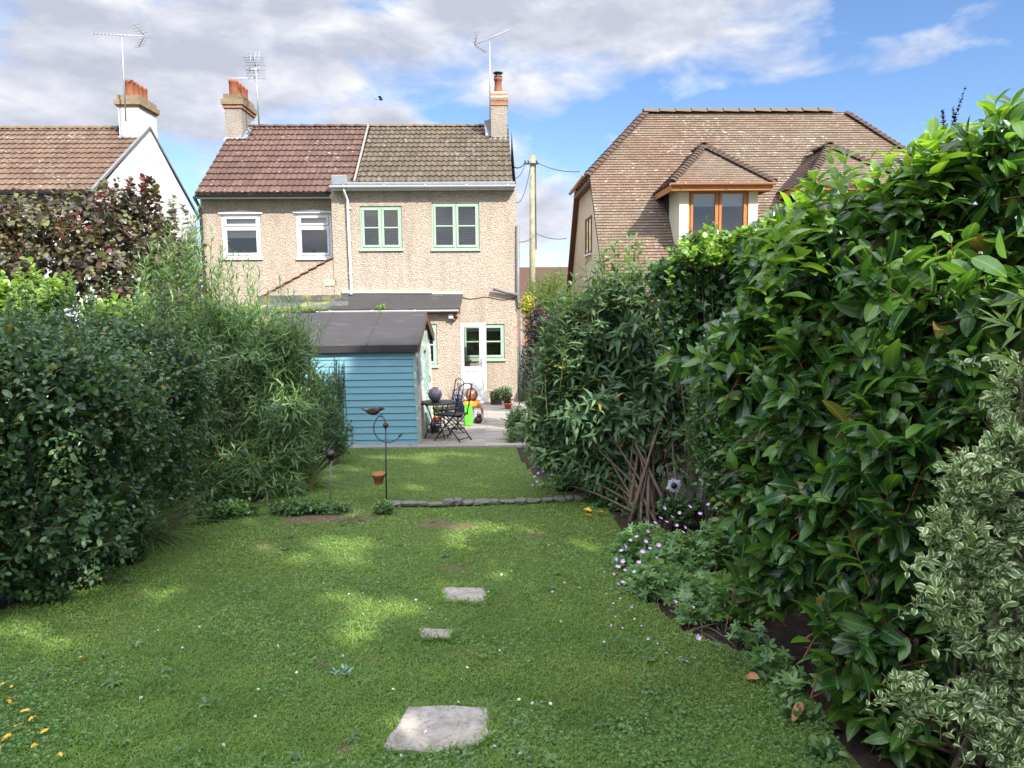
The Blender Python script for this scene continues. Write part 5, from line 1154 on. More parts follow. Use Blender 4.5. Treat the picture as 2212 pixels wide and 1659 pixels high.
def blob_shoots(rng, blobs, n, length, up=.5, out=1.0, jit=.35, surf=(.80, 1.06), keep=.72, floor=.03, far=.5):
    ar = np.array([b[1][0] * b[1][2] + b[1][0] * b[1][1] + b[1][1] * b[1][2] for b in blobs]); pr_ = ar / ar.sum(); tips, dirs = [], []
    cs = np.array([b[0] for b in blobs]); rs = np.array([b[1] for b in blobs]); got = 0; tries = 0
    while got < n:
        tries += 1
        if tries > 60: raise RuntimeError('blobs below ground: %s' % [tuple(b[0]) for b in blobs])
        k = rng.choice(len(blobs), n, p=pr_); v = nrm(rng.normal(size=(n, 3))); sf = rng.uniform(*surf, n)[:, None]
        t = cs[k] + v * rs[k] * sf
        nd = np.min(np.where(np.arange(len(blobs))[None] == k[:, None], 9, np.linalg.norm((t[:, None] - cs[None]) / rs[None], axis=2)), axis=1)
        ok = (nd > keep) | (rng.uniform(size=n) < .10)
        ok &= t[:, 2] > -SLOPE * np.clip(t[:, 1], 0, 20.5) + floor
        away = (v * nrm(t - CAM)).sum(1); ok &= (away < .45) | (rng.uniform(size=n) > far)
        dv = nrm(v / rs[k] * rs[k].mean(1, keepdims=True)) * out + UPV * up + rng.normal(size=(n, 3)) * jit
        tips.append(t[ok]); dirs.append(nrm(dv[ok])); got += ok.sum()
    tips, dirs = np.concatenate(tips)[:n], np.concatenate(dirs)[:n]
    ln = length * rng.uniform(.6, 1.25, n)
    return tips - dirs * ln[:, None], dirs, ln
def shoot_leaves(rng, a, d, ln, m, L, W, T, ang=(50, 75), t0=.12, fold=.15, droop=.25, wave=0, sag=0.0, upn=.7, grow=.35, pairs=False, whorl=0):
    N = len(a); t = (np.arange(m) / max(m - 1, 1))[None] * (1 - t0) + t0 + rng.uniform(-.03, .03, (N, m)); t = np.clip(t, 0, 1)
    pos = a[:, None] + d[:, None] * (ln[:, None] * t)[..., None]; pos[..., 2] -= (sag * ln[:, None] * t ** 2)
    ref = np.where(np.abs(d[:, 2:3]) < .9, UPV[None], np.array([[1., 0, 0]])); e1 = nrm(np.cross(d, ref)); e2 = np.cross(d, e1)
    k = np.arange(m)[None]; phi = rng.uniform(0, 6.28, (N, 1)) + (k * 2.4 if not pairs else (k // 2) * 1.571 + (k % 2) * math.pi) + rng.uniform(-.3, .3, (N, m))
    perp = e1[:, None] * np.cos(phi)[..., None] + e2[:, None] * np.sin(phi)[..., None]
    an = np.radians(rng.uniform(ang[0], ang[1], (N, m)) * (1 - .45 * t ** 2))[..., None]
    ld = d[:, None] * np.cos(an) + perp * np.sin(an); nn = d[:, None] * np.sin(an) - perp * np.cos(an)
    nn = nrm(nn * (1 - upn) + UPV * upn + rng.normal(size=(N, m, 3)) * .18)
    s_ = (1 - grow * np.abs(t - .45) / .55) * rng.uniform(.72, 1.15, (N, m)) * rng.uniform(.72, 1.2, (N, 1))
    return leaves(pos.reshape(-1, 3), ld.reshape(-1, 3), nn.reshape(-1, 3), (L * s_).ravel(), (W * s_).ravel(), T, fold, droop, wave, rng)
def inner_leaves(rng, blobs, n, L, W, T, fold=.1, lo=.3, hi=.85):
    vol = np.array([np.prod(b[1]) for b in blobs]); k = rng.choice(len(blobs), n, p=vol / vol.sum()); v = nrm(rng.normal(size=(n, 3))) * (rng.uniform(lo ** 3, hi ** 3, n) ** (1 / 3))[:, None]
    p = np.array([b[0] for b in blobs])[k] + v * np.array([b[1] for b in blobs])[k]; p = p[p[:, 2] > -SLOPE * np.clip(p[:, 1], 0, 20.5) + .02]; m = len(p)
    return leaves(p, nrm(rng.normal(size=(m, 3)) + (0, 0, .1)), nrm(rng.normal(size=(m, 3)) * .7 + UPV), L * rng.uniform(.7, 1.1, m), W * rng.uniform(.7, 1.1, m), T, fold, .25, 0, rng)
def woody(rng, base, ends, r, spread=.08, mat='bark', parent=None, name='stem', lift=.45):
    m = MB()
    for e in ends:
        b = np.array(base) + np.array([rng.normal() * spread, rng.normal() * spread, -.04]); mid = b + (e - b) * .5 + np.array([0, 0, lift * .25 * np.linalg.norm(e - b)]) + rng.normal(size=3) * .05
        pts = [b * (1 - t) ** 2 + mid * 2 * t * (1 - t) + np.array(e) * t * t for t in np.linspace(0, 1, 7)]
        m.tube(pts, list(np.linspace(r * rng.uniform(.7, 1.1), r * .22, 7)), 6)
    return m.build(name, M[mat], parent)
def shrub(name, label, cat, base, blobs, seed, leaf, n, length, m, L, W, T, inner=0, stem_r=.012, n_main=14, twig='green stem', twig_r=.0025, wands=None, wand_m=None, group=None, bk={}, lk={}, inner_scale=1.0, bark='bark', main_spread=.08, new_leaf=None, new_n=0):
    rng = np.random.default_rng(seed); root = thing(name, label, cat, base, group); parts, tw = [], []; ends = []
    if n:
        a, d, ln = blob_shoots(rng, blobs, n, length, **bk); parts.append(shoot_leaves(rng, a, d, ln, m, L, W, T, **lk)); tw.append(sticks(a, a + d * ln[:, None], twig_r * 1.4, twig_r * .6)); lo_ = np.argsort(np.where(a[:, 2] < base[2] + (.8 if stem_r > .028 else -9), 99, 0) + np.linalg.norm((a - np.array(base)) * (1, 1, .8), axis=1))[:int(n * (.7 if stem_r < .028 else .4))]; pick = a[rng.choice(lo_, min(len(lo_), n_main), replace=False)]; kk = .45 if stem_r > .028 else .12; ends += list(pick * (1 - kk) + np.stack([np.full(len(pick), base[0]), np.full(len(pick), base[1]), pick[:, 2]], 1) * kk)
    if wands is not None and len(wands[0]):
        a, tip = wands; d = nrm(tip - a); ln = np.linalg.norm(tip - a, axis=1); lk2 = dict(lk); lk2['t0'] = .25
        wl_ = shoot_leaves(rng, a, d, ln, wand_m or m * 2, L, W, T, **lk2)
        if new_leaf:
            na, nd, nl = blob_shoots(rng, blobs, new_n, length, surf=(.95, 1.12), up=.7); tw.append(sticks(na, na + nd * nl[:, None], twig_r * 1.3, twig_r * .6))
            v, t, at = joinv([wl_, shoot_leaves(rng, na, nd, nl, m - 2, L * .9, W * .9, T, **lk)]); arrays_mesh('new_growth', v, t, M[new_leaf], root, at)
        else: parts.append(wl_); tw.append(sticks(a, tip, twig_r * 1.6, twig_r * .6))
        ends += list(a[:6]) if not n else []
    if inner: parts.append(inner_leaves(rng, blobs, inner, L * inner_scale, W * inner_scale, T))
    v, t, at = joinv(parts); arrays_mesh('foliage', v, t, M[leaf], root, at)
    v, t, _ = joinv(tw); arrays_mesh('twigs', v, t, M[twig], root)
    if n_main: woody(rng, base, ends, stem_r, main_spread, bark, root)
    return root
def wand_set(rng, n, xs, tops, Y, down, dY=.35, lean=20):
    """upright shoots whose tips follow a skyline given in display pixels"""
    px = rng.uniform(min(xs), max(xs), n); top = np.interp(px, xs, tops) + np.abs(rng.normal(size=n)) * down * .35
    A, B_ = [], []
    for x_, t_ in zip(px, top):
        y_ = Y + rng.uniform(-dY, dY); A.append(P(x_ + rng.normal() * lean, t_ + down * rng.uniform(.7, 1.1), y_)); B_.append(P(x_, t_, y_ + rng.normal() * .08))
    return np.array(A), np.array(B_)
rng0 = np.random.default_rng(77)
# --- left side
hb = [E(60, 850, 5.3, 190, 150), E(200, 900, 5.9, 150, 170), E(-80, 1050, 4.9, 150, 230), E(100, 1110, 5.3, 180, 160), E(245, 1075, 6.0, 100, 100), E(-40, 780, 5.3, 200, 110), E(20, 1230, 5.0, 90, 60)]
shrub('hedge_shrub', 'big dark small leaved shrub filling the left edge above the lawn', 'shrub', G(60, 1240), hb, 1, 'rose leaf', 1350, .36, 11, .068, .036, T_OVA, 5000, .02, 26, lk=dict(ang=(45, 80), upn=.7), bk=dict(up=.3, jit=.55, surf=(.8, 1.22)), inner_scale=1.3)
hb = [E(300, 790, 7.0, 130, 105), E(160, 745, 7.2, 150, 75), E(330, 930, 6.9, 90, 130), E(390, 830, 7.2, 70, 90), E(350, 1060, 6.9, 70, 60), E(40, 735, 7.4, 150, 60)]
shrub('rose_bush', 'rose bush with yellowing leaf tips between the dark shrub and the willow leaved one', 'shrub', G(330, 1090), hb, 2, 'rose leaf', 950, .38, 10, .066, .036, T_OVA, 3000, .016, 20, wands=wand_set(rng0, 60, [-20, 100, 200, 300, 400, 440], [640, 590, 600, 580, 570, 620], 7.3, 130, .4, 24), wand_m=16, lk=dict(ang=(45, 80), upn=.7), bk=dict(up=.4, jit=.55, surf=(.8, 1.25)), inner_scale=1.3)
wb = [E(520, 770, 8.8, 150, 115), E(600, 880, 8.7, 105, 130), E(430, 900, 8.6, 115, 130), E(530, 985, 8.4, 150, 75), E(450, 700, 9.1, 120, 60), E(600, 775, 9.1, 72, 85), E(615, 965, 8.6, 65, 80), E(430, 1040, 8.0, 110, 52), E(560, 1045, 8.2, 110, 40), E(370, 1000, 8.0, 80, 90)]
wn = wand_set(rng0, 110, [290, 345, 385, 440, 500, 560, 600, 650, 700], [560, 470, 428, 450, 520, 560, 585, 640, 690], 9.0, 240, .5, 30)
shrub('willow_leaved_shrub', 'tall feathery shrub with narrow willow like leaves left of the shed', 'shrub', G(540, 1075), wb, 3, 'willow leaf', 1050, .46, 15, .20, .024, T_NAR, 5500, .022, 26, wands=wn, wand_m=34, lk=dict(ang=(30, 60), droop=.42, upn=.4, grow=.5), bk=dict(up=.22, jit=.38))
bb = [E(695, 890, 10.6, 50, 75), E(732, 940, 10.4, 36, 50), E(670, 955, 10.3, 45, 50), E(690, 830, 10.8, 32, 40)]
shrub('bay_shrub', 'mid green bay shrub standing against the blue shed boards', 'shrub', G(695, 1005), bb, 4, 'bay leaf', 330, .28, 10, .075, .026, T_LAN, 1200, .014, 12, lk=dict(ang=(35, 65), upn=.6), bk=dict(up=.5))
wn = wand_set(rng0, 60, [704, 720, 745], [800, 770, 778], 11.3, 110, .15, 6)
shrub('rosemary_bush', 'upright rosemary spikes rising in front of the blue shed', 'shrub', (P(722, 900, 11.3)[0], 11.3, gz(11.3)), [E(722, 880, 11.3, 22, 60)], 5, 'rosemary leaf', 60, .3, 34, .046, .011, T_NAR, 300, .012, 6, wands=wn, wand_m=80, lk=dict(ang=(30, 55), upn=.3, droop=.05), bk=dict(up=1.2, jit=.2))
zb = [E(120, 500, 12.4, 130, 75), E(270, 470, 12.4, 95, 70), E(50, 580, 12.2, 130, 80), E(250, 560, 12.2, 150, 90), E(370, 570, 12.3, 60, 80), E(20, 480, 12.6, 80, 60), E(330, 640, 12, 110, 50)]
wn = wand_set(rng0, 26, [0, 60, 150, 165, 220, 280, 300, 340, 380, 430], [430, 430, 400, 395, 425, 385, 355, 400, 425, 470], 12.4, 70, .5, 14)
shrub('purple_hazel', 'purple leaved hazel bush in front of the white gable', 'shrub', (P(180, 700, 12.3)[0], 12.3, gz(12.3)), zb, 6, 'hazel purple leaf', 680, .50, 11, .112, .095, T_RND, 1300, .035, 18, twig='red stem', wands=wn, wand_m=16, lk=dict(ang=(50, 85), upn=.55, droop=.3), bk=dict(up=.4, jit=.5, surf=(.7, 1.25)))
wn = wand_set(rng0, 9, [140, 165, 200, 280, 300, 330, 370], [405, 400, 420, 375, 360, 395, 425], 12.2, 45, .3, 6)
shrub('copper_shoots', 'reddest new shoots standing above the purple hazel', 'shrub', (P(230, 700, 12.2)[0], 12.2, gz(12.2)), [E(230, 480, 12.2, 90, 40)], 7, 'hazel red leaf', 5, .3, 8, .12, .10, T_RND, 0, .02, 8, twig='red stem', wands=wn, wand_m=12, lk=dict(ang=(50, 85), upn=.5), bk=dict(up=.9))
lb = [E(45, 650, 10.2, 60, 45), E(20, 690, 10, 70, 50), E(115, 640, 10.4, 40, 30), E(230, 675, 10.6, 60, 22), E(-30, 640, 10.2, 60, 50), E(300, 665, 10.7, 40, 22)]
wl = wand_set(rng0, 36, [-20, 20, 60, 110, 150, 220, 300, 340], [575, 590, 560, 600, 590, 640, 620, 640], 10.3, 70, .4, 22)
shrub('lime_shrub', 'sunlit lime green shrub at the left edge below the purple hazel', 'shrub', (P(50, 760, 10.2)[0], 10.2, gz(10.2)), lb, 8, 'lime leaf', 260, .38, 9, .115, .09, T_RND, 700, .02, 12, wands=wl, wand_m=10, lk=dict(ang=(45, 80), upn=.6), bk=dict(up=.5, surf=(.7, 1.3)))
gbs = G(300, 1150); rng = np.random.default_rng(9)
def grass_clump(name, label, base, n, Lr, Wd, mat, spread, seed, arch=.75, group=None):
    rng = np.random.default_rng(seed); a_ = rng.uniform(0, 6.28, n); e = np.radians(rng.uniform(40, 86, n)); d = np.stack([np.cos(a_) * np.cos(e), np.sin(a_) * np.cos(e), np.sin(e)], 1)
    p = np.array(base)[None] + np.stack([np.cos(a_), np.sin(a_), np.zeros(n)], 1) * (rng.uniform(0, spread, n))[:, None]
    L_ = Lr * rng.uniform(.55, 1.15, n); T = tmpl([(.25, 1), (.5, .95), (.75, .65)])
    n2 = nrm(UPV * .6 - d * .2 + np.stack([np.cos(a_), np.sin(a_), np.zeros(n)], 1) * -.5 + rng.normal(size=(n, 3)) * .15); v, t, at = leaves(p, d, n2, L_, Wd, T, .2, arch, 0, rng)
    root = thing(name, label, 'plant', base, group); arrays_mesh('blades', v, t, M[mat], root, at); return root
grass_clump('ornamental_grass', 'arching clump of fine grass at the foot of the left shrubs', G(312, 1172), 520, .62, .006, 'long grass', .10, 9)
grass_clump('ornamental_grass', 'small dark grassy tuft under the willow leaved shrub by the orange ornament', G(655, 1060), 260, .55, .009, 'long grass', .12, 10)
grass_clump('ornamental_grass', 'little pale sunlit tuft on the lawn edge beside the stepping soil patch', G(762, 1122), 90, .13, .006, 'long grass', .10, 12)
def lowplant(name, label, blobs, seed, leaf, n, m, L, W, T, inner, length=.12, up=.8, stem=0):
    c = blobs[0][0]; base = (c[0], c[1], gz(c[1])); return shrub(name, label, 'plant', base, blobs, seed, leaf, n, length, m, L, W, T, inner, .005, 8, twig_r=.0015, lk=dict(ang=(45, 85), upn=.8), bk=dict(up=up, floor=.01))
lowplant('ground_cover', 'bright green groundcover clump at the willow shrub foot', [E(505, 1095, 7.4, 55, 16), E(450, 1100, 7.2, 40, 14)], 13, 'border leaf', 110, 6, .05, .042, T_RND, 200)
lowplant('ground_cover', 'low leafy weeds along the left end of the stone edging', [E(640, 1092, 7.5, 60, 14), E(720, 1095, 7.5, 35, 13)], 14, 'border leaf', 110, 6, .055, .036, T_OVA, 180)
lowplant('ground_cover', 'small leafy tuft in front of the bird stake', [E(828, 1093, 7.4, 24, 10)], 15, 'clover leaf', 40, 5, .05, .05, T_CLO, 60)
lowplant('ground_cover', 'dark weeds under the front of the big left shrub', [E(250, 1190, 5.9, 70, 30), E(170, 1235, 5.3, 70, 26), E(90, 1270, 5.0, 60, 24)], 16, 'rose leaf', 230, 8, .05, .03, T_OVA, 500)
lowplant('ground_cover', 'dark low leaves on the bare soil under the laurel front', [E(1690, 1470, 3.55, 45, 24), E(1735, 1545, 3.18, 45, 24), E(1780, 1625, 2.88, 45, 24)], 18, 'border leaf', 70, 6, .06, .03, T_OVA, 60)
lowplant('ground_cover', 'dark leafy ground cover around the buddleia stems', [E(1335, 1090, 7.55, 50, 18), E(1400, 1100, 7.2, 55, 20), E(1470, 1095, 6.7, 50, 24), E(1300, 1072, 7.9, 50, 16)], 19, 'rose leaf', 190, 7, .07, .042, T_OVA, 350)
lowplant('small_weed', 'pale blue green rosette weed in the lawn left of the stepping stones', [E(735, 1458, 3.75, 24, 12)], 17, 'glaucous leaf', 10, 4, .06, .018, T_LAN, 0, .06)
# --- right side
bd = [E(1255, 790, 8.2, 95, 95), E(1345, 705, 8.2, 100, 120), E(1420, 830, 8.0, 80, 110), E(1200, 900, 8.2, 80, 70), E(1300, 890, 7.9, 115, 95), E(1380, 930, 7.8, 90, 70), E(1190, 975, 8.0, 55, 40), E(1270, 690, 8.4, 70, 60), E(1280, 985, 7.9, 80, 40), E(1370, 1000, 7.8, 75, 50), E(1310, 1020, 7.8, 60, 40), E(1440, 960, 7.7, 45, 50)]
wn = wand_set(rng0, 80, [1155, 1180, 1230, 1290, 1350, 1370, 1420, 1470], [720, 680, 590, 545, 455, 500, 570, 620], 8.2, 170, .5, 26)
rb = G(1400, 1112)
shrub('buddleia', 'large buddleia with brown fanned stems and long drooping grey green leaves', 'shrub', rb, bd, 20, 'buddleia leaf', 560, .48, 12, .200, .056, T_LAN, 2200, .020, 30, wands=wn, wand_m=14, twig_r=.0035, lk=dict(ang=(45, 75), droop=.5, upn=.55, pairs=True), bk=dict(up=.35, jit=.35), main_spread=.13)
ib = [E(1530, 585, 6.9, 95, 90), E(1475, 690, 6.9, 50, 90), E(1590, 700, 6.7, 90, 110), E(1560, 790, 6.6, 60, 60), E(1440, 610, 7.2, 40, 50), E(1660, 575, 6.4, 90, 85)]
wn = wand_set(rng0, 26, [1430, 1480, 1510, 1560, 1620, 1680], [560, 520, 480, 500, 480, 470], 6.8, 70, .3, 12)
shrub('ivy', 'dark glossy ivy draped over the fence top between buddleia and laurel', 'climber', (2.05, 6.8, gz(6.8)), ib, 21, 'ivy leaf', 520, .32, 9, .088, .082, T_IVY, 2200, .02, 14, lk=dict(ang=(60, 95), upn=.35, droop=.25), bk=dict(up=-.25, jit=.4))
shrub('ivy', 'pale young ivy shoots standing up against the chalet dormer', 'climber', (2.05, 6.6, gz(6.6)), [E(1560, 540, 6.7, 110, 40), E(1640, 520, 6.5, 70, 40)], 22, 'ivy new leaf', 130, .25, 7, .070, .062, T_RND, 200, .012, 8, twig='red stem', wands=wn, wand_m=9, lk=dict(ang=(50, 85), upn=.5), bk=dict(up=.7))
cb_ = [E(1545, 830, 5.9, 50, 140), E(1560, 980, 5.6, 65, 130), E(1520, 920, 6.0, 40, 110), E(1600, 900, 5.6, 40, 130)]
wn = wand_set(rng0, 22, [1480, 1520, 1560, 1610], [830, 700, 680, 720], 5.8, 240, .25, 14)
shrub('camellia', 'thin upright glossy leaved camellia in front of the fence post', 'shrub', G(1555, 1190), cb_, 23, 'camellia leaf', 210, .36, 10, .082, .036, T_OVA, 260, .014, 10, wands=wn, wand_m=18, lk=dict(ang=(45, 75), upn=.55), bk=dict(up=.7))
la = [E(1610, 790, 4.5, 110, 130), E(1740, 590, 4.2, 150, 130), E(1870, 490, 3.9, 130, 110), E(2010, 450, 3.7, 130, 110), E(2150, 385, 3.5, 110, 125), E(1790, 840, 3.8, 170, 170), E(1650, 1040, 4.1, 100, 150), E(1790, 1130, 3.6, 140, 180),
      E(1960, 700, 3.5, 180, 180), E(1950, 1020, 3.2, 150, 230), E(1850, 1370, 3.1, 90, 130), E(2140, 640, 3.2, 130, 170), E(2090, 900, 3.1, 120, 200), E(1680, 1230, 3.8, 80, 90), E(1940, 1560, 2.9, 90, 70), E(2250, 480, 3.3, 90, 160), E(2020, 1350, 3.0, 110, 180)]
wn = wand_set(rng0, 46, [1640, 1740, 1800, 1860, 1900, 1990, 2060, 2140, 2200, 2240], [500, 400, 310, 315, 330, 300, 265, 215, 165, 175], 3.8, 160, .35, 14)
lroot = shrub('laurel', 'huge large leaved laurel hedge shrub on the right, sunlit along its top', 'shrub', G(1900, 1520), la, 24, 'laurel leaf', 680, .40, 12, .160, .068, T_BIG, 1300, .029, 12, new_leaf='laurel new leaf', new_n=80, wands=wn, wand_m=10, twig_r=.0032, twig='red stem', lk=dict(ang=(45, 80), droop=.40, upn=.55, wave=.035, fold=.34), bk=dict(up=.35, jit=.4, out=.9), inner_scale=1.05)
pb_ = [E(2200, 850, 2.65, 60, 90), E(2170, 970, 2.55, 60, 70), E(2100, 1040, 2.5, 70, 70), E(2190, 1110, 2.5, 60, 60), E(2070, 1160, 2.45, 65, 65), E(2150, 1240, 2.4, 70, 60), E(2060, 1290, 2.4, 62, 60), E(2140, 1380, 2.4, 75, 60), E(2210, 1320, 2.45, 50, 90), E(2110, 1510, 2.36, 65, 60), E(2180, 1590, 2.3, 70, 60), E(2225, 1470, 2.4, 50, 80), E(1950, 1485, 2.42, 30, 34), E(2010, 1500, 2.4, 30, 22)]
shrub('pittosporum', 'cream edged variegated pittosporum bush in the lower right corner', 'shrub', G(2090, 1640), pb_, 25, 'pittosporum leaf', 400, .20, 17, .050, .026, T_OVA, 250, .014, 26, twig_r=.0014, lk=dict(ang=(45, 80), upn=.5, wave=.10, fold=.3, droop=.15), bk=dict(up=.5, jit=.5))
rng = np.random.default_rng(26)
sa = np.array([P(2230, 720, 2.45), P(2225, 800, 2.5), P(2235, 640, 2.5)]); sb_ = np.array([P(2150, 690, 2.42), P(2150, 755, 2.44), P(2195, 650, 2.5)])
shrub('long_leaved_shoot', 'pale green shoots with long smooth leaves at the right edge', 'shrub', (P(2300, 900, 2.5)[0], 2.5, gz(2.5)), [E(2230, 740, 2.5, 10, 20)], 26, 'lime leaf', 0, .2, 8, .13, .030, T_LAN, 0, .008, 4, wands=(sa, sb_), wand_m=9, lk=dict(ang=(30, 60), upn=.6, droop=.15))
gb_ = [E(1390, 1175, 5.6, 60, 40), E(1470, 1215, 5.2, 85, 65), E(1535, 1310, 4.5, 75, 65), E(1430, 1275, 4.9, 75, 60), E(1560, 1180, 5.3, 60, 55), E(1490, 1345, 4.4, 45, 40), E(1610, 1390, 4.1, 55, 40), E(1360, 1215, 5.5, 35, 30), E(1570, 1385, 4.25, 60, 32), E(1455, 1335, 4.6, 60, 34), E(1395, 1260, 5.05, 50, 38), E(1350, 1190, 5.6, 28, 24), E(1510, 1380, 4.3, 50, 28), E(1620, 1425, 4.0, 45, 30), E(1575, 1290, 4.5, 60, 60), E(1655, 1430, 3.72, 50, 30), E(1715, 1490, 3.42, 45, 28)]
grt = shrub('hardy_geranium', 'mound of hardy geranium with mauve pink flowers along the right lawn edge', 'plant', G(1500, 1350), gb_, 27, 'geranium leaf', 820, .22, 5, .092, .100, T_GER, 1300, .006, 30, twig_r=.0016, lk=dict(ang=(50, 90), upn=.85, droop=.2, fold=.05), bk=dict(up=.8, jit=.4))
def flower_mesh(r_, n_=5):
    m = MB()
    for k in range(n_):
        a_ = k * 2 * math.pi / n_; d = np.array([math.cos(a_), math.sin(a_), .35]); s_ = np.array([-math.sin(a_), math.cos(a_), 0])
        m.add([np.zeros(3), d * r_ * .55 + s_ * r_ * .42, d * r_ * .95 + s_ * r_ * .25, d * r_ + (0, 0, r_ * .05), d * r_ * .95 - s_ * r_ * .25, d * r_ * .55 - s_ * r_ * .42], [(0, 1, 2, 3, 4, 5)])
    m.add([(r_ * .12, 0, r_ * .1), (0, r_ * .12, r_ * .1), (-r_ * .12, 0, r_ * .1), (0, -r_ * .12, r_ * .1)], [(0, 1, 2, 3)]); m.cur = 1; m.tube([(0, 0, -.001), (.004, .004, -.05), (0, .012, -.13)], .0011, 4); return m
fme = None; rng = np.random.default_rng(28); fl_st = MB(); ro = np.array(grt.location)
fpx = [(1325, 1240), (1335, 1225), (1345, 1213), (1330, 1208), (1350, 1232), (1342, 1190), (1362, 1168), (1350, 1180), (1375, 1160), (1398, 1148), (1415, 1130), (1427, 1120), (1440, 1128), (1452, 1117), (1468, 1108), (1490, 1095), (1462, 1135), (1480, 1140), (1475, 1150), (1423, 1178), (1404, 1185), (1345, 1258), (1484, 1288), (1459, 1300), (1497, 1312), (1508, 1378), (1512, 1110), (1530, 1090), (1388, 1192), (1418, 1205), (1380, 1215), (1370, 1235), (1435, 1098), (1545, 1098), (1335, 1262), (1395, 1170)]
for px_, py_ in fpx:
    Y_ = float(np.interp(py_, [1090, 1180, 1260, 1380], [5.75, 5.25, 4.9, 4.15])) - .32; p = P(px_, py_, Y_)
    if fme is None: f_ = flower_mesh(.0155).build('flower', [M['petal pink'], M['green stem']]); f_.parent = grt; fme = f_.data; f_.location = (p - ro).tolist()
    else: f_ = bpy.data.objects.new('flower', fme); C.objects.link(f_); f_.parent = grt; f_.location = (p - ro).tolist()
    f_.rotation_euler = (rng.uniform(.2, .9), rng.uniform(-.4, .4), rng.uniform(-1, 1)); s_ = rng.uniform(.75, 1.15); f_.scale = (s_, s_, s_)
sg = shrub('hardy_geranium', 'smaller pink flowered clump behind the stone edging under the buddleia', 'plant', G(1240, 1062), [E(1235, 1040, 8.7, 60, 28), E(1180, 1055, 8.4, 25, 14), E(1290, 1030, 8.6, 50, 40), E(1330, 1045, 8.3, 45, 35)], 29, 'geranium leaf', 240, .2, 5, .10, .085, T_GER, 500, .006, 12, twig_r=.0016, lk=dict(ang=(50, 90), upn=.8), bk=dict(up=.7))
for px_, py_ in [(1163, 1022), (1155, 1030), (1172, 1018), (1182, 1012), (1160, 1040), (1190, 1028), (1205, 1020), (1150, 1048)]:
    f_ = bpy.data.objects.new('flower', fme); C.objects.link(f_); f_.parent = sg; p = P(px_, py_, 8.5); f_.location = (p - np.array(sg.location)).tolist(); f_.rotation_euler = (.9, 0, rng.uniform(-1, 1)); f_.scale = (1.1, 1.1, 1.1)
shrub('purple_shrub', 'dark purple leaved shrub beside the house soil pipe', 'shrub', (P(1160, 860, 14.3)[0], 14.3, gz(14.3)), [E(1162, 700, 14.3, 34, 50), E(1158, 780, 14.2, 38, 75), E(1190, 740, 14.2, 40, 70), E(1180, 850, 14, 45, 60)], 30, 'purple leaf', 420, .4, 14, .085, .03, T_TWO, 2600, .02, 14, twig='red stem', lk=dict(ang=(35, 75), upn=.5), bk=dict(up=.4))
shrub('conifer_hedge', 'bright feathery conifer hedge rising beside the utility pole', 'hedge', (P(1185, 800, 17)[0], 17, gz(17)), [E(1165, 640, 17, 38, 48), E(1200, 630, 17.2, 40, 55), E(1180, 700, 17, 55, 80), E(1230, 680, 17.4, 40, 60)], 31, 'conifer leaf', 620, .5, 26, .07, .02, T_NAR, 2600, .03, 10, lk=dict(ang=(20, 60), upn=.3), bk=dict(up=.9))
shrub('golden_shrub', 'golden yellow shrub glimpsed through the buddleia below the chalet roof', 'shrub', (P(1320, 900, 11.6)[0], 11.6, gz(11.6)), [E(1300, 690, 11.8, 95, 45), E(1380, 700, 11.6, 60, 50), E(1310, 800, 11.6, 110, 80), E(1300, 900, 11.3, 70, 60), E(1140, 660, 15.5, 22, 30)], 32, 'golden leaf', 520, .35, 10, .07, .045, T_OVA, 1800, .02, 12, lk=dict(ang=(45, 80), upn=.6), bk=dict(up=.5))
shrub('border_shrub', 'low bushy green plant overhanging the right side of the paving', 'shrub', (P(1130, 950, 12.7)[0], 12.7, gz(12.7)), [E(1118, 915, 12.8, 30, 38), E(1150, 935, 12.5, 38, 36), E(1105, 940, 12.4, 16, 16)], 33, 'border leaf', 260, .25, 9, .07, .024, T_LAN, 700, .01, 10, lk=dict(ang=(35, 70), upn=.6), bk=dict(up=.6))
shrub('border_shrub', 'dark green border plants at the back lawn edge below the buddleia', 'shrub', (P(1150, 1010, 10)[0], 10, gz(10)), [E(1180, 1005, 10.2, 40, 30), E(1230, 990, 9.8, 55, 45), E(1290, 1000, 9.4, 60, 45)], 34, 'rose leaf', 260, .25, 9, .07, .036, T_OVA, 900, .01, 10, lk=dict(ang=(40, 75), upn=.6), bk=dict(up=.6))
wn = (np.array([P(2046, 300, 5), P(2040, 290, 5), P(2070, 300, 5)]), np.array([P(2086, 188, 5), P(2036, 238, 5), P(2058, 235, 5)]))
shrub('dark_spire', 'dark bare twiggy spire poking above the laurel at the right', 'shrub', (P(2060, 700, 5)[0], 5, gz(5)), [E(2040, 320, 5, 20, 20)], 35, 'purple leaf', 8, .2, 8, .025, .018, T_TWO, 0, .012, 4, wands=wn, wand_m=40, lk=dict(ang=(45, 85), upn=.4), bk=dict(up=1))
for i, (px_, py_, Y_, rx_, ry_, lf, lab) in enumerate(((1072, 851, 19.6, 15, 9, 'border leaf', 'light green plant growing in the trough by the door'), (1094, 858, 18.5, 14, 11, 'hazel purple leaf', 'reddish plant leaning over the orange pot'), (1090, 842, 19.9, 18, 9, 'buddleia leaf', 'pale pinkish leafy plant along the wall foot at the house corner'), (938, 882, 15.6, 20, 10, 'lime leaf', 'bright leafy plant in the bowl under the bistro table'))):
    c_ = P(px_, py_, Y_); shrub('potted_plant', lab, 'plant', (c_[0], Y_, P(px_, py_ + ry_, Y_)[2]), [E(px_, py_, Y_, rx_, ry_)], 40 + i, lf, 46, .14, 7, .085, .04, T_OVA, 60, .005, 6, lk=dict(ang=(40, 80), upn=.6), bk=dict(up=.8))
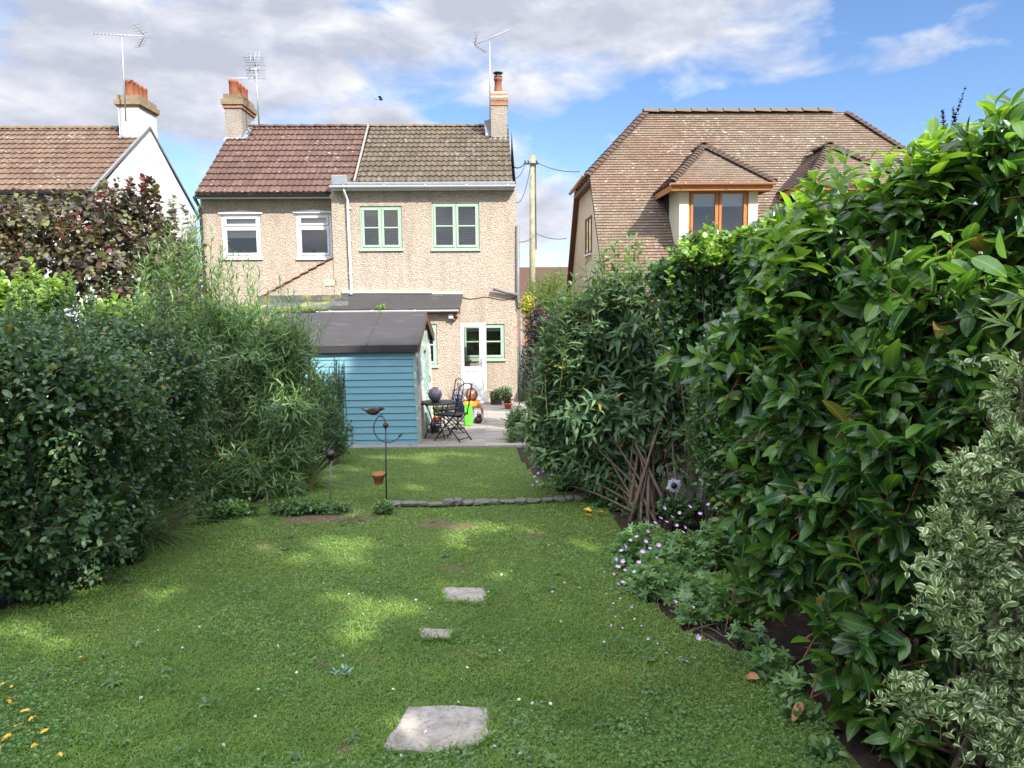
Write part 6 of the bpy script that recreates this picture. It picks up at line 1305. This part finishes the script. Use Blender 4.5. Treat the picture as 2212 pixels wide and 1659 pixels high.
c_ = P(822, 663, 19.42); shrub('gutter_weed', 'bright weed sprouting from the white extension gutter', 'plant', (c_[0], c_[1], c_[2] - .08), [E(822, 663, 19.42, 9, 6)], 45, 'lime leaf', 14, .12, 6, .07, .05, T_RND, 10, .003, 3, lk=dict(ang=(45, 80), upn=.6), bk=dict(up=.6, floor=-9))
c_ = P(670, 667, 19.4); shrub('gutter_weed', 'mossy weeds along the low roof edge left of the white gutter', 'plant', (c_[0], c_[1], c_[2] - .08), [E(650, 668, 19.4, 26, 4), E(690, 667, 19.4, 22, 4)], 46, 'lime leaf', 60, .08, 5, .05, .035, T_RND, 40, .003, 3, lk=dict(ang=(45, 80), upn=.6), bk=dict(up=.6, floor=-9))
# ---------------------------------------------------------------- lawn, grass, clover, fallen leaves
def poly_xy(pts): return np.array([G(*p)[:2] for p in pts])
LB = [(0, 1322), (80, 1290), (150, 1250), (240, 1205), (330, 1168), (420, 1108), (520, 1092), (600, 1088)]
RB = [(1300, 1078), (1325, 1120), (1345, 1200), (1400, 1300), (1470, 1360), (1575, 1402), (1690, 1465), (1778, 1545), (1835, 1659), (1850, 1800)]
front = np.concatenate([[(-6.5, 1.0), (-5.6, 2.6), (-4.0, 4.2)], poly_xy(LB), poly_xy([(1290, 1078)]), poly_xy(RB), [(1.35, 1.0)]])
backl = np.concatenate([poly_xy([(590, 1090), (640, 1062), (690, 1035), (735, 1000), (752, 962)]), [(-1.9, 12.25), (-1.15, 12.25), (-1.1, 12.0), (.35, 12.0)], poly_xy([(1120, 1000), (1165, 1050), (1210, 1076), (1300, 1079)])])
def inside(pg, x_, y_):
    r_ = np.zeros(len(x_), bool); j = len(pg) - 1
    for i in range(len(pg)):
        a, b = pg[i], pg[j]; c = ((a[1] > y_) != (b[1] > y_)) & (x_ < (b[0] - a[0]) * (y_ - a[1]) / (b[1] - a[1] + 1e-12) + a[0]); r_ ^= c; j = i
    return r_
rng = np.random.default_rng(50)
def vnoise(x_, y_, sc, seed):
    g = np.random.default_rng(seed).uniform(0, 1, (64, 64)); u, v = x_ / sc, y_ / sc; i, j = np.floor(u).astype(int), np.floor(v).astype(int); fu, fv = u - i, v - j; fu, fv = fu * fu * (3 - 2 * fu), fv * fv * (3 - 2 * fv)
    q = lambda a, b: g[a % 64, b % 64]
    return (q(i, j) * (1 - fu) + q(i + 1, j) * fu) * (1 - fv) + (q(i, j + 1) * (1 - fu) + q(i + 1, j + 1) * fu) * fv
def fbm(x_, y_, sc, seed): return (vnoise(x_, y_, sc, seed) * .5 + vnoise(x_, y_, sc / 2, seed + 1) * .3 + vnoise(x_, y_, sc / 4, seed + 2) * .2)
SOIL = [(690, 1118, 60, 10, .95), (640, 1122, 30, 8, .8), (775, 1120, 40, 8, .8), (940, 1130, 42, 9, .8), (990, 1136, 40, 8, .7), (985, 1225, 32, 9, .5), (575, 1178, 26, 8, .5), (1000, 1405, 40, 8, .55), (745, 1610, 26, 12, .9), (800, 1420, 26, 10, .45), (1155, 1155, 22, 7, .6), (960, 1040, 10, 4, .2), (300, 1280, 22, 8, .5)]
def soil_mask(x_, y_):
    s_ = np.zeros(len(x_))
    for px_, py_, rx_, ry_, k in SOIL:
        c = G(px_, py_); a = c[1] / 1662; rx2 = rx_ * a; ry2 = abs(G(px_, py_ - ry_)[1] - c[1]); d = ((x_ - c[0]) / rx2) ** 2 + ((y_ - c[1]) / ry2) ** 2
        s_ = np.maximum(s_, k * np.clip(1.5 - d + (fbm(x_, y_, .16, 5) - .5) * 1.6, 0, 1))
    return s_
def height(x_, y_):
    return -SLOPE * np.clip(y_, 0, 20.5) + (fbm(x_, y_, .7, 20) - .5) * .035 + np.where(y_ > 7.85, .05 * np.clip((y_ - 7.85) / .1, 0, 1), 0) * np.clip((11.4 - y_) / 1.0, 0, 1)
SL_XY = [np.array([G(*p)[:2] for p in s_]) for s_ in SLABS]
def on_slab(x_, y_, grow):
    r_ = np.zeros(len(x_), bool)
    for pg in SL_XY: c = pg.mean(0); r_ |= inside(c + (pg - c) * grow, x_, y_)
    return r_
st = .05; gx, gy = np.meshgrid(np.arange(-7, 3, st), np.arange(1.0, 12.45, st)); sh = gx.shape; X_, Y_ = gx.ravel(), gy.ravel()
ins = (inside(front, X_, Y_) | inside(backl, X_, Y_)).reshape(sh)
cell = ins[:-1, :-1] | ins[1:, :-1] | ins[:-1, 1:] | ins[1:, 1:]
Z_ = height(X_, Y_) - .008 - .03 * on_slab(X_, Y_, .93)
idx = np.arange(len(X_)).reshape(sh); a, b, c, d = idx[:-1, :-1][cell], idx[:-1, 1:][cell], idx[1:, 1:][cell], idx[1:, :-1][cell]
tri = np.concatenate([np.stack([a, b, c], 1), np.stack([a, c, d], 1)]); used, inv = np.unique(tri, return_inverse=True)
at = np.stack([soil_mask(X_, Y_), X_ * 0, X_ * 0], 1)
tag(arrays_mesh('lawn', np.stack([X_, Y_, Z_], 1)[used], inv.reshape(-1, 3), M['lawn'], None, at[used]), kind='structure')
# blades: denser towards the camera, thinner on worn soil, none on the slabs
def scatter(n, ymin, ymax):
    u = rng.uniform(0, 1, n); y_ = 1 / (1 / ymin - u * (1 / ymin - 1 / ymax)); x_ = rng.uniform(-1, 1, n) * (y_ * .80 + .25) + .03 * y_
    k = (inside(front, x_, y_) | inside(backl, x_, y_)); return x_[k], y_[k]
x_, y_ = scatter(520000, 2.2, 12.1); xf, yf = [], []
for pg in SL_XY:
    c_ = pg.mean(0); e_ = np.concatenate([pg[i] + (pg[(i + 1) % len(pg)] - pg[i]) * rng.uniform(0, 1, (260, 1)) for i in range(len(pg))]); e_ = c_ + (e_ - c_) * rng.uniform(.90, 1.08, (len(e_), 1)); xf.append(e_[:, 0]); yf.append(e_[:, 1])
xf, yf = np.concatenate(xf), np.concatenate(yf); x_, y_ = np.concatenate([x_, xf]), np.concatenate([y_, yf]); fringe = np.concatenate([np.zeros(len(x_) - len(xf), bool), np.ones(len(xf), bool)])
so_ = soil_mask(x_, y_); k = (rng.uniform(size=len(x_)) > so_ * .93) & (fringe | ~on_slab(x_, y_, .93)); x_, y_, fringe = x_[k], y_[k], fringe[k]; N = len(x_)
a_ = rng.uniform(0, 6.28, N); e = np.radians(rng.uniform(10, 70, N)); lush = fbm(x_, y_, .55, 30); fine = fbm(x_, y_, .12, 60)
d = np.stack([np.cos(a_) * np.cos(e), np.sin(a_) * np.cos(e), np.sin(e)], 1); tuft = np.clip((fbm(x_, y_, .20, 88) - .48) * 5, 0, 1); L_ = (.012 + .026 * lush + .026 * tuft * lush + .012 * fine) * rng.uniform(.5, 1.4, N) * np.clip(.85 + y_ * .02, .8, 1.1); W_ = (.0022 + .0006 * y_) * rng.uniform(.7, 1.3, N)
L_ = np.where(fringe, rng.uniform(.03, .075, N), L_)
dry = fbm(x_, y_, .9, 41) + .5 * np.clip((x_ - .2) / 1.2, 0, 1) * np.clip((5 - y_) / 3, 0, 1)
tone = np.clip(rng.uniform(0, 1, N) * .50 + .80 * (fbm(x_, y_, .42, 33) - .5) + .34 - .16 * tuft + .35 * (dry - .5), .07, 1); tone[rng.uniform(size=N) < .03 + .75 * np.clip(dry - .58, 0, 1) + .20 * np.clip(soil_mask(x_, y_), 0, 1)] = .02
n2 = nrm(rng.normal(size=(N, 3)) * .4 + UPV)
v, t, at = leaves(np.stack([x_, y_, height(x_, y_) - .006], 1), d, n2, L_, W_, tmpl([(.45, .9)]), .1, .35, 0, rng, tone)
grass = tag(arrays_mesh('grass', v, t, M['grass blade'], None, at, False), kind='stuff')
x_, y_ = scatter(90000, 2.2, 9.5); cl_ = fbm(x_, y_, .8, 70); k = (rng.uniform(size=len(x_)) < np.clip((cl_ - .47) * 6, .02, .9)) & ~on_slab(x_, y_, 1.0) & (rng.uniform(size=len(x_)) > soil_mask(x_, y_)) & (y_ < 7.6); x_, y_ = x_[k], y_[k]; N = len(x_)
a_ = rng.uniform(0, 6.28, N); d = np.stack([np.cos(a_), np.sin(a_), rng.uniform(-.25, .5, N)], 1); sz = rng.uniform(.010, .020, N) * np.clip(.8 + y_ * .05, .9, 1.2)
v, t, at = leaves(np.stack([x_, y_, height(x_, y_) + rng.uniform(.006, .028, N)], 1), d, nrm(rng.normal(size=(N, 3)) * .28 + UPV), sz, sz, T_CLO, .2, .1, 0, rng)
tag(arrays_mesh('clover', v, t, M['clover leaf'], None, at), kind='stuff')
# broad-leaved weeds, flat rosettes in loose drifts
nr_ = 240; x_, y_ = scatter(nr_, 2.3, 8.0); k = (fbm(x_, y_, .9, 120) > .45) & ~on_slab(x_, y_, 1.05); x_, y_ = x_[k], y_[k]; nr_ = len(x_); m_ = 7
a_ = rng.uniform(0, 6.28, (nr_, 1)) + np.arange(m_)[None] * .9 + rng.uniform(-.2, .2, (nr_, m_)); s_ = (rng.uniform(.022, .055, (nr_, 1)) * rng.uniform(.7, 1.1, (nr_, m_))).ravel()
d = np.stack([np.cos(a_), np.sin(a_), rng.uniform(.15, .6, a_.shape)], -1).reshape(-1, 3); p = np.repeat(np.stack([x_, y_, height(x_, y_) + .006], 1), m_, 0)
v, t, at = leaves(p, d, np.tile(UPV, (len(p), 1)) + rng.normal(size=(len(p), 3)) * .1, s_, s_ * .42, T_LAN, .2, .4, .05, rng)
tag(arrays_mesh('lawn_weeds', v, t, M['border leaf'], None, at), kind='stuff')
# clover heads: one made, then copied
def clover_flower():
    t_ = thing('clover_flower', 'small white clover flower head in the mown grass', 'flower', (0, 0, 0), 'white clover flowers dotted over the lawn')
    m = MB(); rg = random.Random(3)
    for i in range(26):
        q = math.acos(1 - 1.5 * (i + .5) / 26); p_ = i * 2.4; dv = np.array([math.sin(q) * math.cos(p_), math.sin(q) * math.sin(p_), math.cos(q)]); s_ = nrm(np.cross(dv, (.3, .5, .8))) * .0024; b_ = np.array([0, 0, .045])
        m.add([b_ + dv * .003 - s_, b_ + dv * .003 + s_, b_ + dv * .0105 + s_ * .9, b_ + dv * .0125, b_ + dv * .0105 - s_ * .9], [(0, 1, 2, 3, 4)])
    m.build('head', M['petal white'], t_); MB().tube([(0, 0, -.01), (.002, 0, .02), (0, 0, .045)], .001, 5).build('stalk', M['green stem'], t_); return t_
cf = clover_flower(); CLO = [(1000, 1470), (545, 1560), (1170, 1290), (1195, 1283), (1225, 1265), (1213, 1300), (1080, 1250), (1100, 1245), (1190, 1180), (1210, 1190), (1245, 1183), (1330, 1150), (1365, 1148), (1320, 1175), (1058, 1290), (905, 1310), (930, 1318), (965, 1340), (920, 1590), (935, 1600), (868, 1640), (1010, 1450), (1080, 1410), (1300, 1390), (400, 1402), (345, 1370), (475, 1375), (430, 1358), (600, 1398), (740, 1420), (640, 1460), (560, 1500), (760, 1290), (700, 1270), (820, 1265), (1120, 1520), (1150, 1525), (1190, 1530), (1060, 1620), (1130, 1640), (985, 1520), (850, 1500), (1240, 1210), (1265, 1225), (480, 1620), (300, 1520), (1400, 1560), (960, 1010), (1070, 1000), (890, 1040), (1120, 1020), (1310, 1240), (1255, 1280), (1210, 1350), (1145, 1360), (1035, 1190), (870, 1180)]
rg = random.Random(8); first = True
for px_, py_ in CLO:
    c_ = G(px_ + rg.uniform(-6, 6), py_ + rg.uniform(-4, 4)); loc = (c_[0], c_[1], float(height(np.array([c_[0]]), np.array([c_[1]]))[0])); rz = (rg.uniform(-.3, .3), rg.uniform(-.3, .3), rg.uniform(0, 6)); s_ = rg.uniform(.42, .75)
    if first: r_ = cf; first = False
    else:
        r_ = cf.copy(); C.objects.link(r_)
        for ch_ in cf.children: k_ = ch_.copy(); C.objects.link(k_); k_.parent = r_
    r_.location = loc; r_.rotation_euler = rz; r_.scale = (s_, s_, s_ * .9)
def dead_leaf(name, label, mat, L, W, spots, group, seed, lift=.022):
    rng = np.random.default_rng(seed); me = None
    for px_, py_ in spots:
        c_ = G(px_, py_); z_ = float(height(np.array([c_[0]]), np.array([c_[1]]))[0]) + lift
        if me is None:
            v, t, at = leaves(np.array([[-L / 2, 0, 0.]]), np.array([[1., 0, .1]]), np.array([[0, .15, 1.]]), L, W, T_BIG, .5, .35, .12, rng); o_ = arrays_mesh(name, v, t, M[mat], None, at); me = o_.data
            sm_ = o_.modifiers.new('thickness', 'SOLIDIFY'); sm_.thickness = .0012; f0 = o_
        else: o_ = f0.copy(); C.objects.link(o_)
        o_.location = (c_[0], c_[1], z_); o_.rotation_euler = (rng.uniform(-.5, .5), rng.uniform(-.4, .4), rng.uniform(0, 6.28)); s_ = rng.uniform(.7, 1.3); o_.scale = (s_, s_, s_); tag(o_, label, 'leaf', group)
dead_leaf('fallen_leaf', 'yellow fallen leaf lying in the grass near the lower left corner', 'yellow leaf', .040, .016, [(20, 1525), (35, 1530), (55, 1545), (40, 1575), (60, 1588), (95, 1590), (105, 1585), (140, 1480), (8, 1490), (15, 1600), (70, 1560), (25, 1495), (5, 1620), (130, 1640), (75, 1620), (180, 1430)], 'yellow leaves fallen at the lower left', 3)
dead_leaf('fallen_leaf', 'large curled brown leaf on the lawn edge below the laurel', 'brown leaf', .10, .035, [(1617, 1468)], None, 4)
dead_leaf('fallen_leaf', 'yellow leaf lying under the buddleia at the lawn corner', 'yellow leaf', .12, .05, [(1268, 1106), (1300, 1112), (1275, 1120)], 'yellow leaves under the buddleia', 5, .03)
dead_leaf('fallen_leaf', 'pale dead leaf standing in the soil at the lower right bed', 'brown leaf', .10, .035, [(1722, 1560)], None, 6, .05)
dead_leaf('fallen_leaf', 'reddish brown leaf lying mid lawn left of the stepping stones', 'brown leaf', .05, .03, [(602, 1405), (15, 1520)], 'reddish leaves on the lawn', 7)
dead_leaf('fallen_petal', 'pink geranium petal dropped on the lawn beside the geranium mound', 'petal pink', .016, .012, [(1290, 1270), (1310, 1290), (1325, 1310), (1340, 1300), (1350, 1330), (1330, 1340), (1370, 1345), (1385, 1360), (1365, 1320), (1320, 1360), (1400, 1390), (1420, 1400), (1345, 1365), (1305, 1255), (1470, 1430), (1485, 1440), (1440, 1420), (1500, 1432), (1315, 1325), (1380, 1385)], 'fallen pink petals beside the geraniums', 8, .03)
# ---------------------------------------------------------------- tall trees behind the camera that shade the garden
SUNH = SUN / np.linalg.norm(SUN)
def toward(p, y_to): t = (p[1] - y_to) / (-SUNH[1]); return np.array(p) + SUNH * t
shade = [((-2.6, 3.6, 0), -2.4, 2.2), ((-.8, 3.2, 0), -2.4, 2.3), ((.6, 3.4, 0), -2.4, 2.0), ((-3.4, 5.2, .6), -2.8, 2.4), ((-1.5, 5.4, 0), -2.8, 2.3), ((.5, 5.6, 0), -2.8, 2.2), ((-3.2, 7.0, .3), -2.8, 2.3), ((-1, 7.6, 0), -2.8, 2.3), ((.9, 7.8, .4), -2.8, 2.3), ((-2.9, 8.8, .8), -3.2, 2.2), ((-1.2, 9.7, 0), -3.2, 2.2), ((.8, 9.2, .8), -3.2, 2.2), ((-2.6, 11.3, .0), -3.2, 1.9), ((-.8, 11.6, -.3), -3.2, 1.7), ((.6, 11.2, .3), -3.2, 1.8), ((1.5, 4.0, .3), -2.4, 1.5), ((1.6, 8.0, 1.2), -2.8, 1.8), ((-4.5, 6.5, 1), -2.8, 2.2), ((-3.9, 9.0, .8), -3.2, 1.8), ((1.5, 2.8, .3), -2.4, 1.2)]
cb2 = [(toward(p, yt), np.array([r_, r_ * .9, r_ * .9])) for p, yt, r_ in shade]
LIT = [((705, 1172), .20), ((775, 1168), .20), ((690, 1165), .16), ((645, 1207), .15), ((775, 1213), .15), ((565, 1180), .12), ((735, 1287), .14), ((870, 1308), .17), ((790, 1350), .16), ((755, 1375), .13), ((800, 1340), .11), ((1055, 1246), .09), ((345, 1280), .14), ((185, 1268), .14), ((25, 1355), .18), ((130, 1390), .14), ((855, 1590), .15), ((850, 1565), .12), ((500, 1105), .10), ((765, 1115), .10), ((940, 1025), .13), ((700, 1040), .2), ((760, 1020), .2), ((820, 990), .3), ((540, 1125), .12), ((1090, 1150), .10), ((1210, 1185), .08), ((890, 1060), .2), ((1000, 1030), .16)]
LITP = [(G(*p), r_) for p, r_ in LIT] + [(P(1750, 500, 4.2), .45), (P(1870, 420, 3.9), .45), (P(2010, 360, 3.7), .45), (P(2150, 300, 3.5), .5), (P(1640, 620, 4.5), .45), (P(1550, 560, 6.7), .6), (P(1640, 740, 4.4), .2), (P(1640, 960, 4.2), .12), (P(690, 770, 12.35), .42), (P(770, 700, 13), .7), (P(860, 700, 13.5), .5), (P(930, 850, 14), .5), (P(1350, 520, 8.2), .5), (P(1230, 640, 8.4), .35), (P(620, 860, 8.4), .2), (P(480, 1000, 8.2), .1), (P(140, 940, 4.9), .12), (P(330, 640, 9), .5), (P(430, 560, 9), .6), (P(560, 640, 9), .5), (P(1790, 820, 3.6), .16)]
rng = np.random.default_rng(90)
def shade_tree(label, blobs, base, seed, nclump):
    rng = np.random.default_rng(seed); root = thing('shade_tree', label, 'tree', base, None)
    vol = np.array([np.prod(b[1]) for b in blobs]); k = rng.choice(len(blobs), nclump, p=vol / vol.sum()); v = nrm(rng.normal(size=(nclump, 3))) * (rng.uniform(0, 1, nclump) ** .4)[:, None]
    c = np.array([b[0] for b in blobs])[k] + v * np.array([b[1] for b in blobs])[k]; m_ = 9
    p = (c[:, None] + rng.normal(size=(nclump, m_, 3)) * .19).reshape(-1, 3)
    ok = p[:, 2] > 2.2
    for q, r_ in LITP:
        w_ = p - q; al = w_ @ SUNH; ds = np.linalg.norm(w_ - al[:, None] * SUNH[None], axis=1); ok &= ds > r_ * (.62 if q[2] < gz(q[1]) + .1 else .95) + (.125 if q[2] < gz(q[1]) + .1 else .12)
    p = p[ok]; N = len(p); v, t, at = leaves(p, nrm(rng.normal(size=(N, 3)) + (0, 0, -.2)), nrm(rng.normal(size=(N, 3)) * .6 + SUNH * .8), .20 * rng.uniform(.7, 1.2, N), .14 * rng.uniform(.7, 1.2, N), T_TWO, .1, .2, 0, rng)
    arrays_mesh('crown', v, t, M['tree leaf'], root, at)
    m = MB(); base = np.array(base); top = np.mean([b[0] for b in blobs], 0); m.tube([base - (0, 0, .2), base + (top - base) * .2 + (.1, 0, 0), base + (top - base) * .45, base + (top - base) * .75], [.26, .21, .17, .08], 10); m.build('trunk', M['bark'], root)
    m = MB()
    for b_, r_ in blobs:
        s_ = base + (top - base) * rng.uniform(.3, .6); mid = (s_ + b_) / 2 + (0, 0, .4); sm_ = np.concatenate([s_ + (mid - s_) * np.linspace(0, 1, 12)[:, None], mid + (b_ - mid) * np.linspace(0, 1, 12)[:, None]])
        if any(np.linalg.norm((sm_ - q) - ((sm_ - q) @ SUNH)[:, None] * SUNH[None], axis=1).min() < .22 for q, _ in LITP): continue
        m.tube([s_, mid, b_], [.09, .06, .02], 7)
    m.build('limbs', M['bark'], root)
cx_ = np.array([b[0][0] for b in cb2]); order = np.argsort(cx_); ga, gb2 = order[:10], order[10:]
for grp, lab, sd_n in ((ga, 'tall leafy tree behind the photographer, nearer the lawn', 91), (gb2, 'tall leafy tree behind the photographer, nearer the right fence', 92)):
    bl = [cb2[i] for i in grp]; mx = np.mean([b[0] for b in bl], 0); shade_tree(lab, bl, (mx[0] - .3, -3.2, 0), sd_n, 7000)
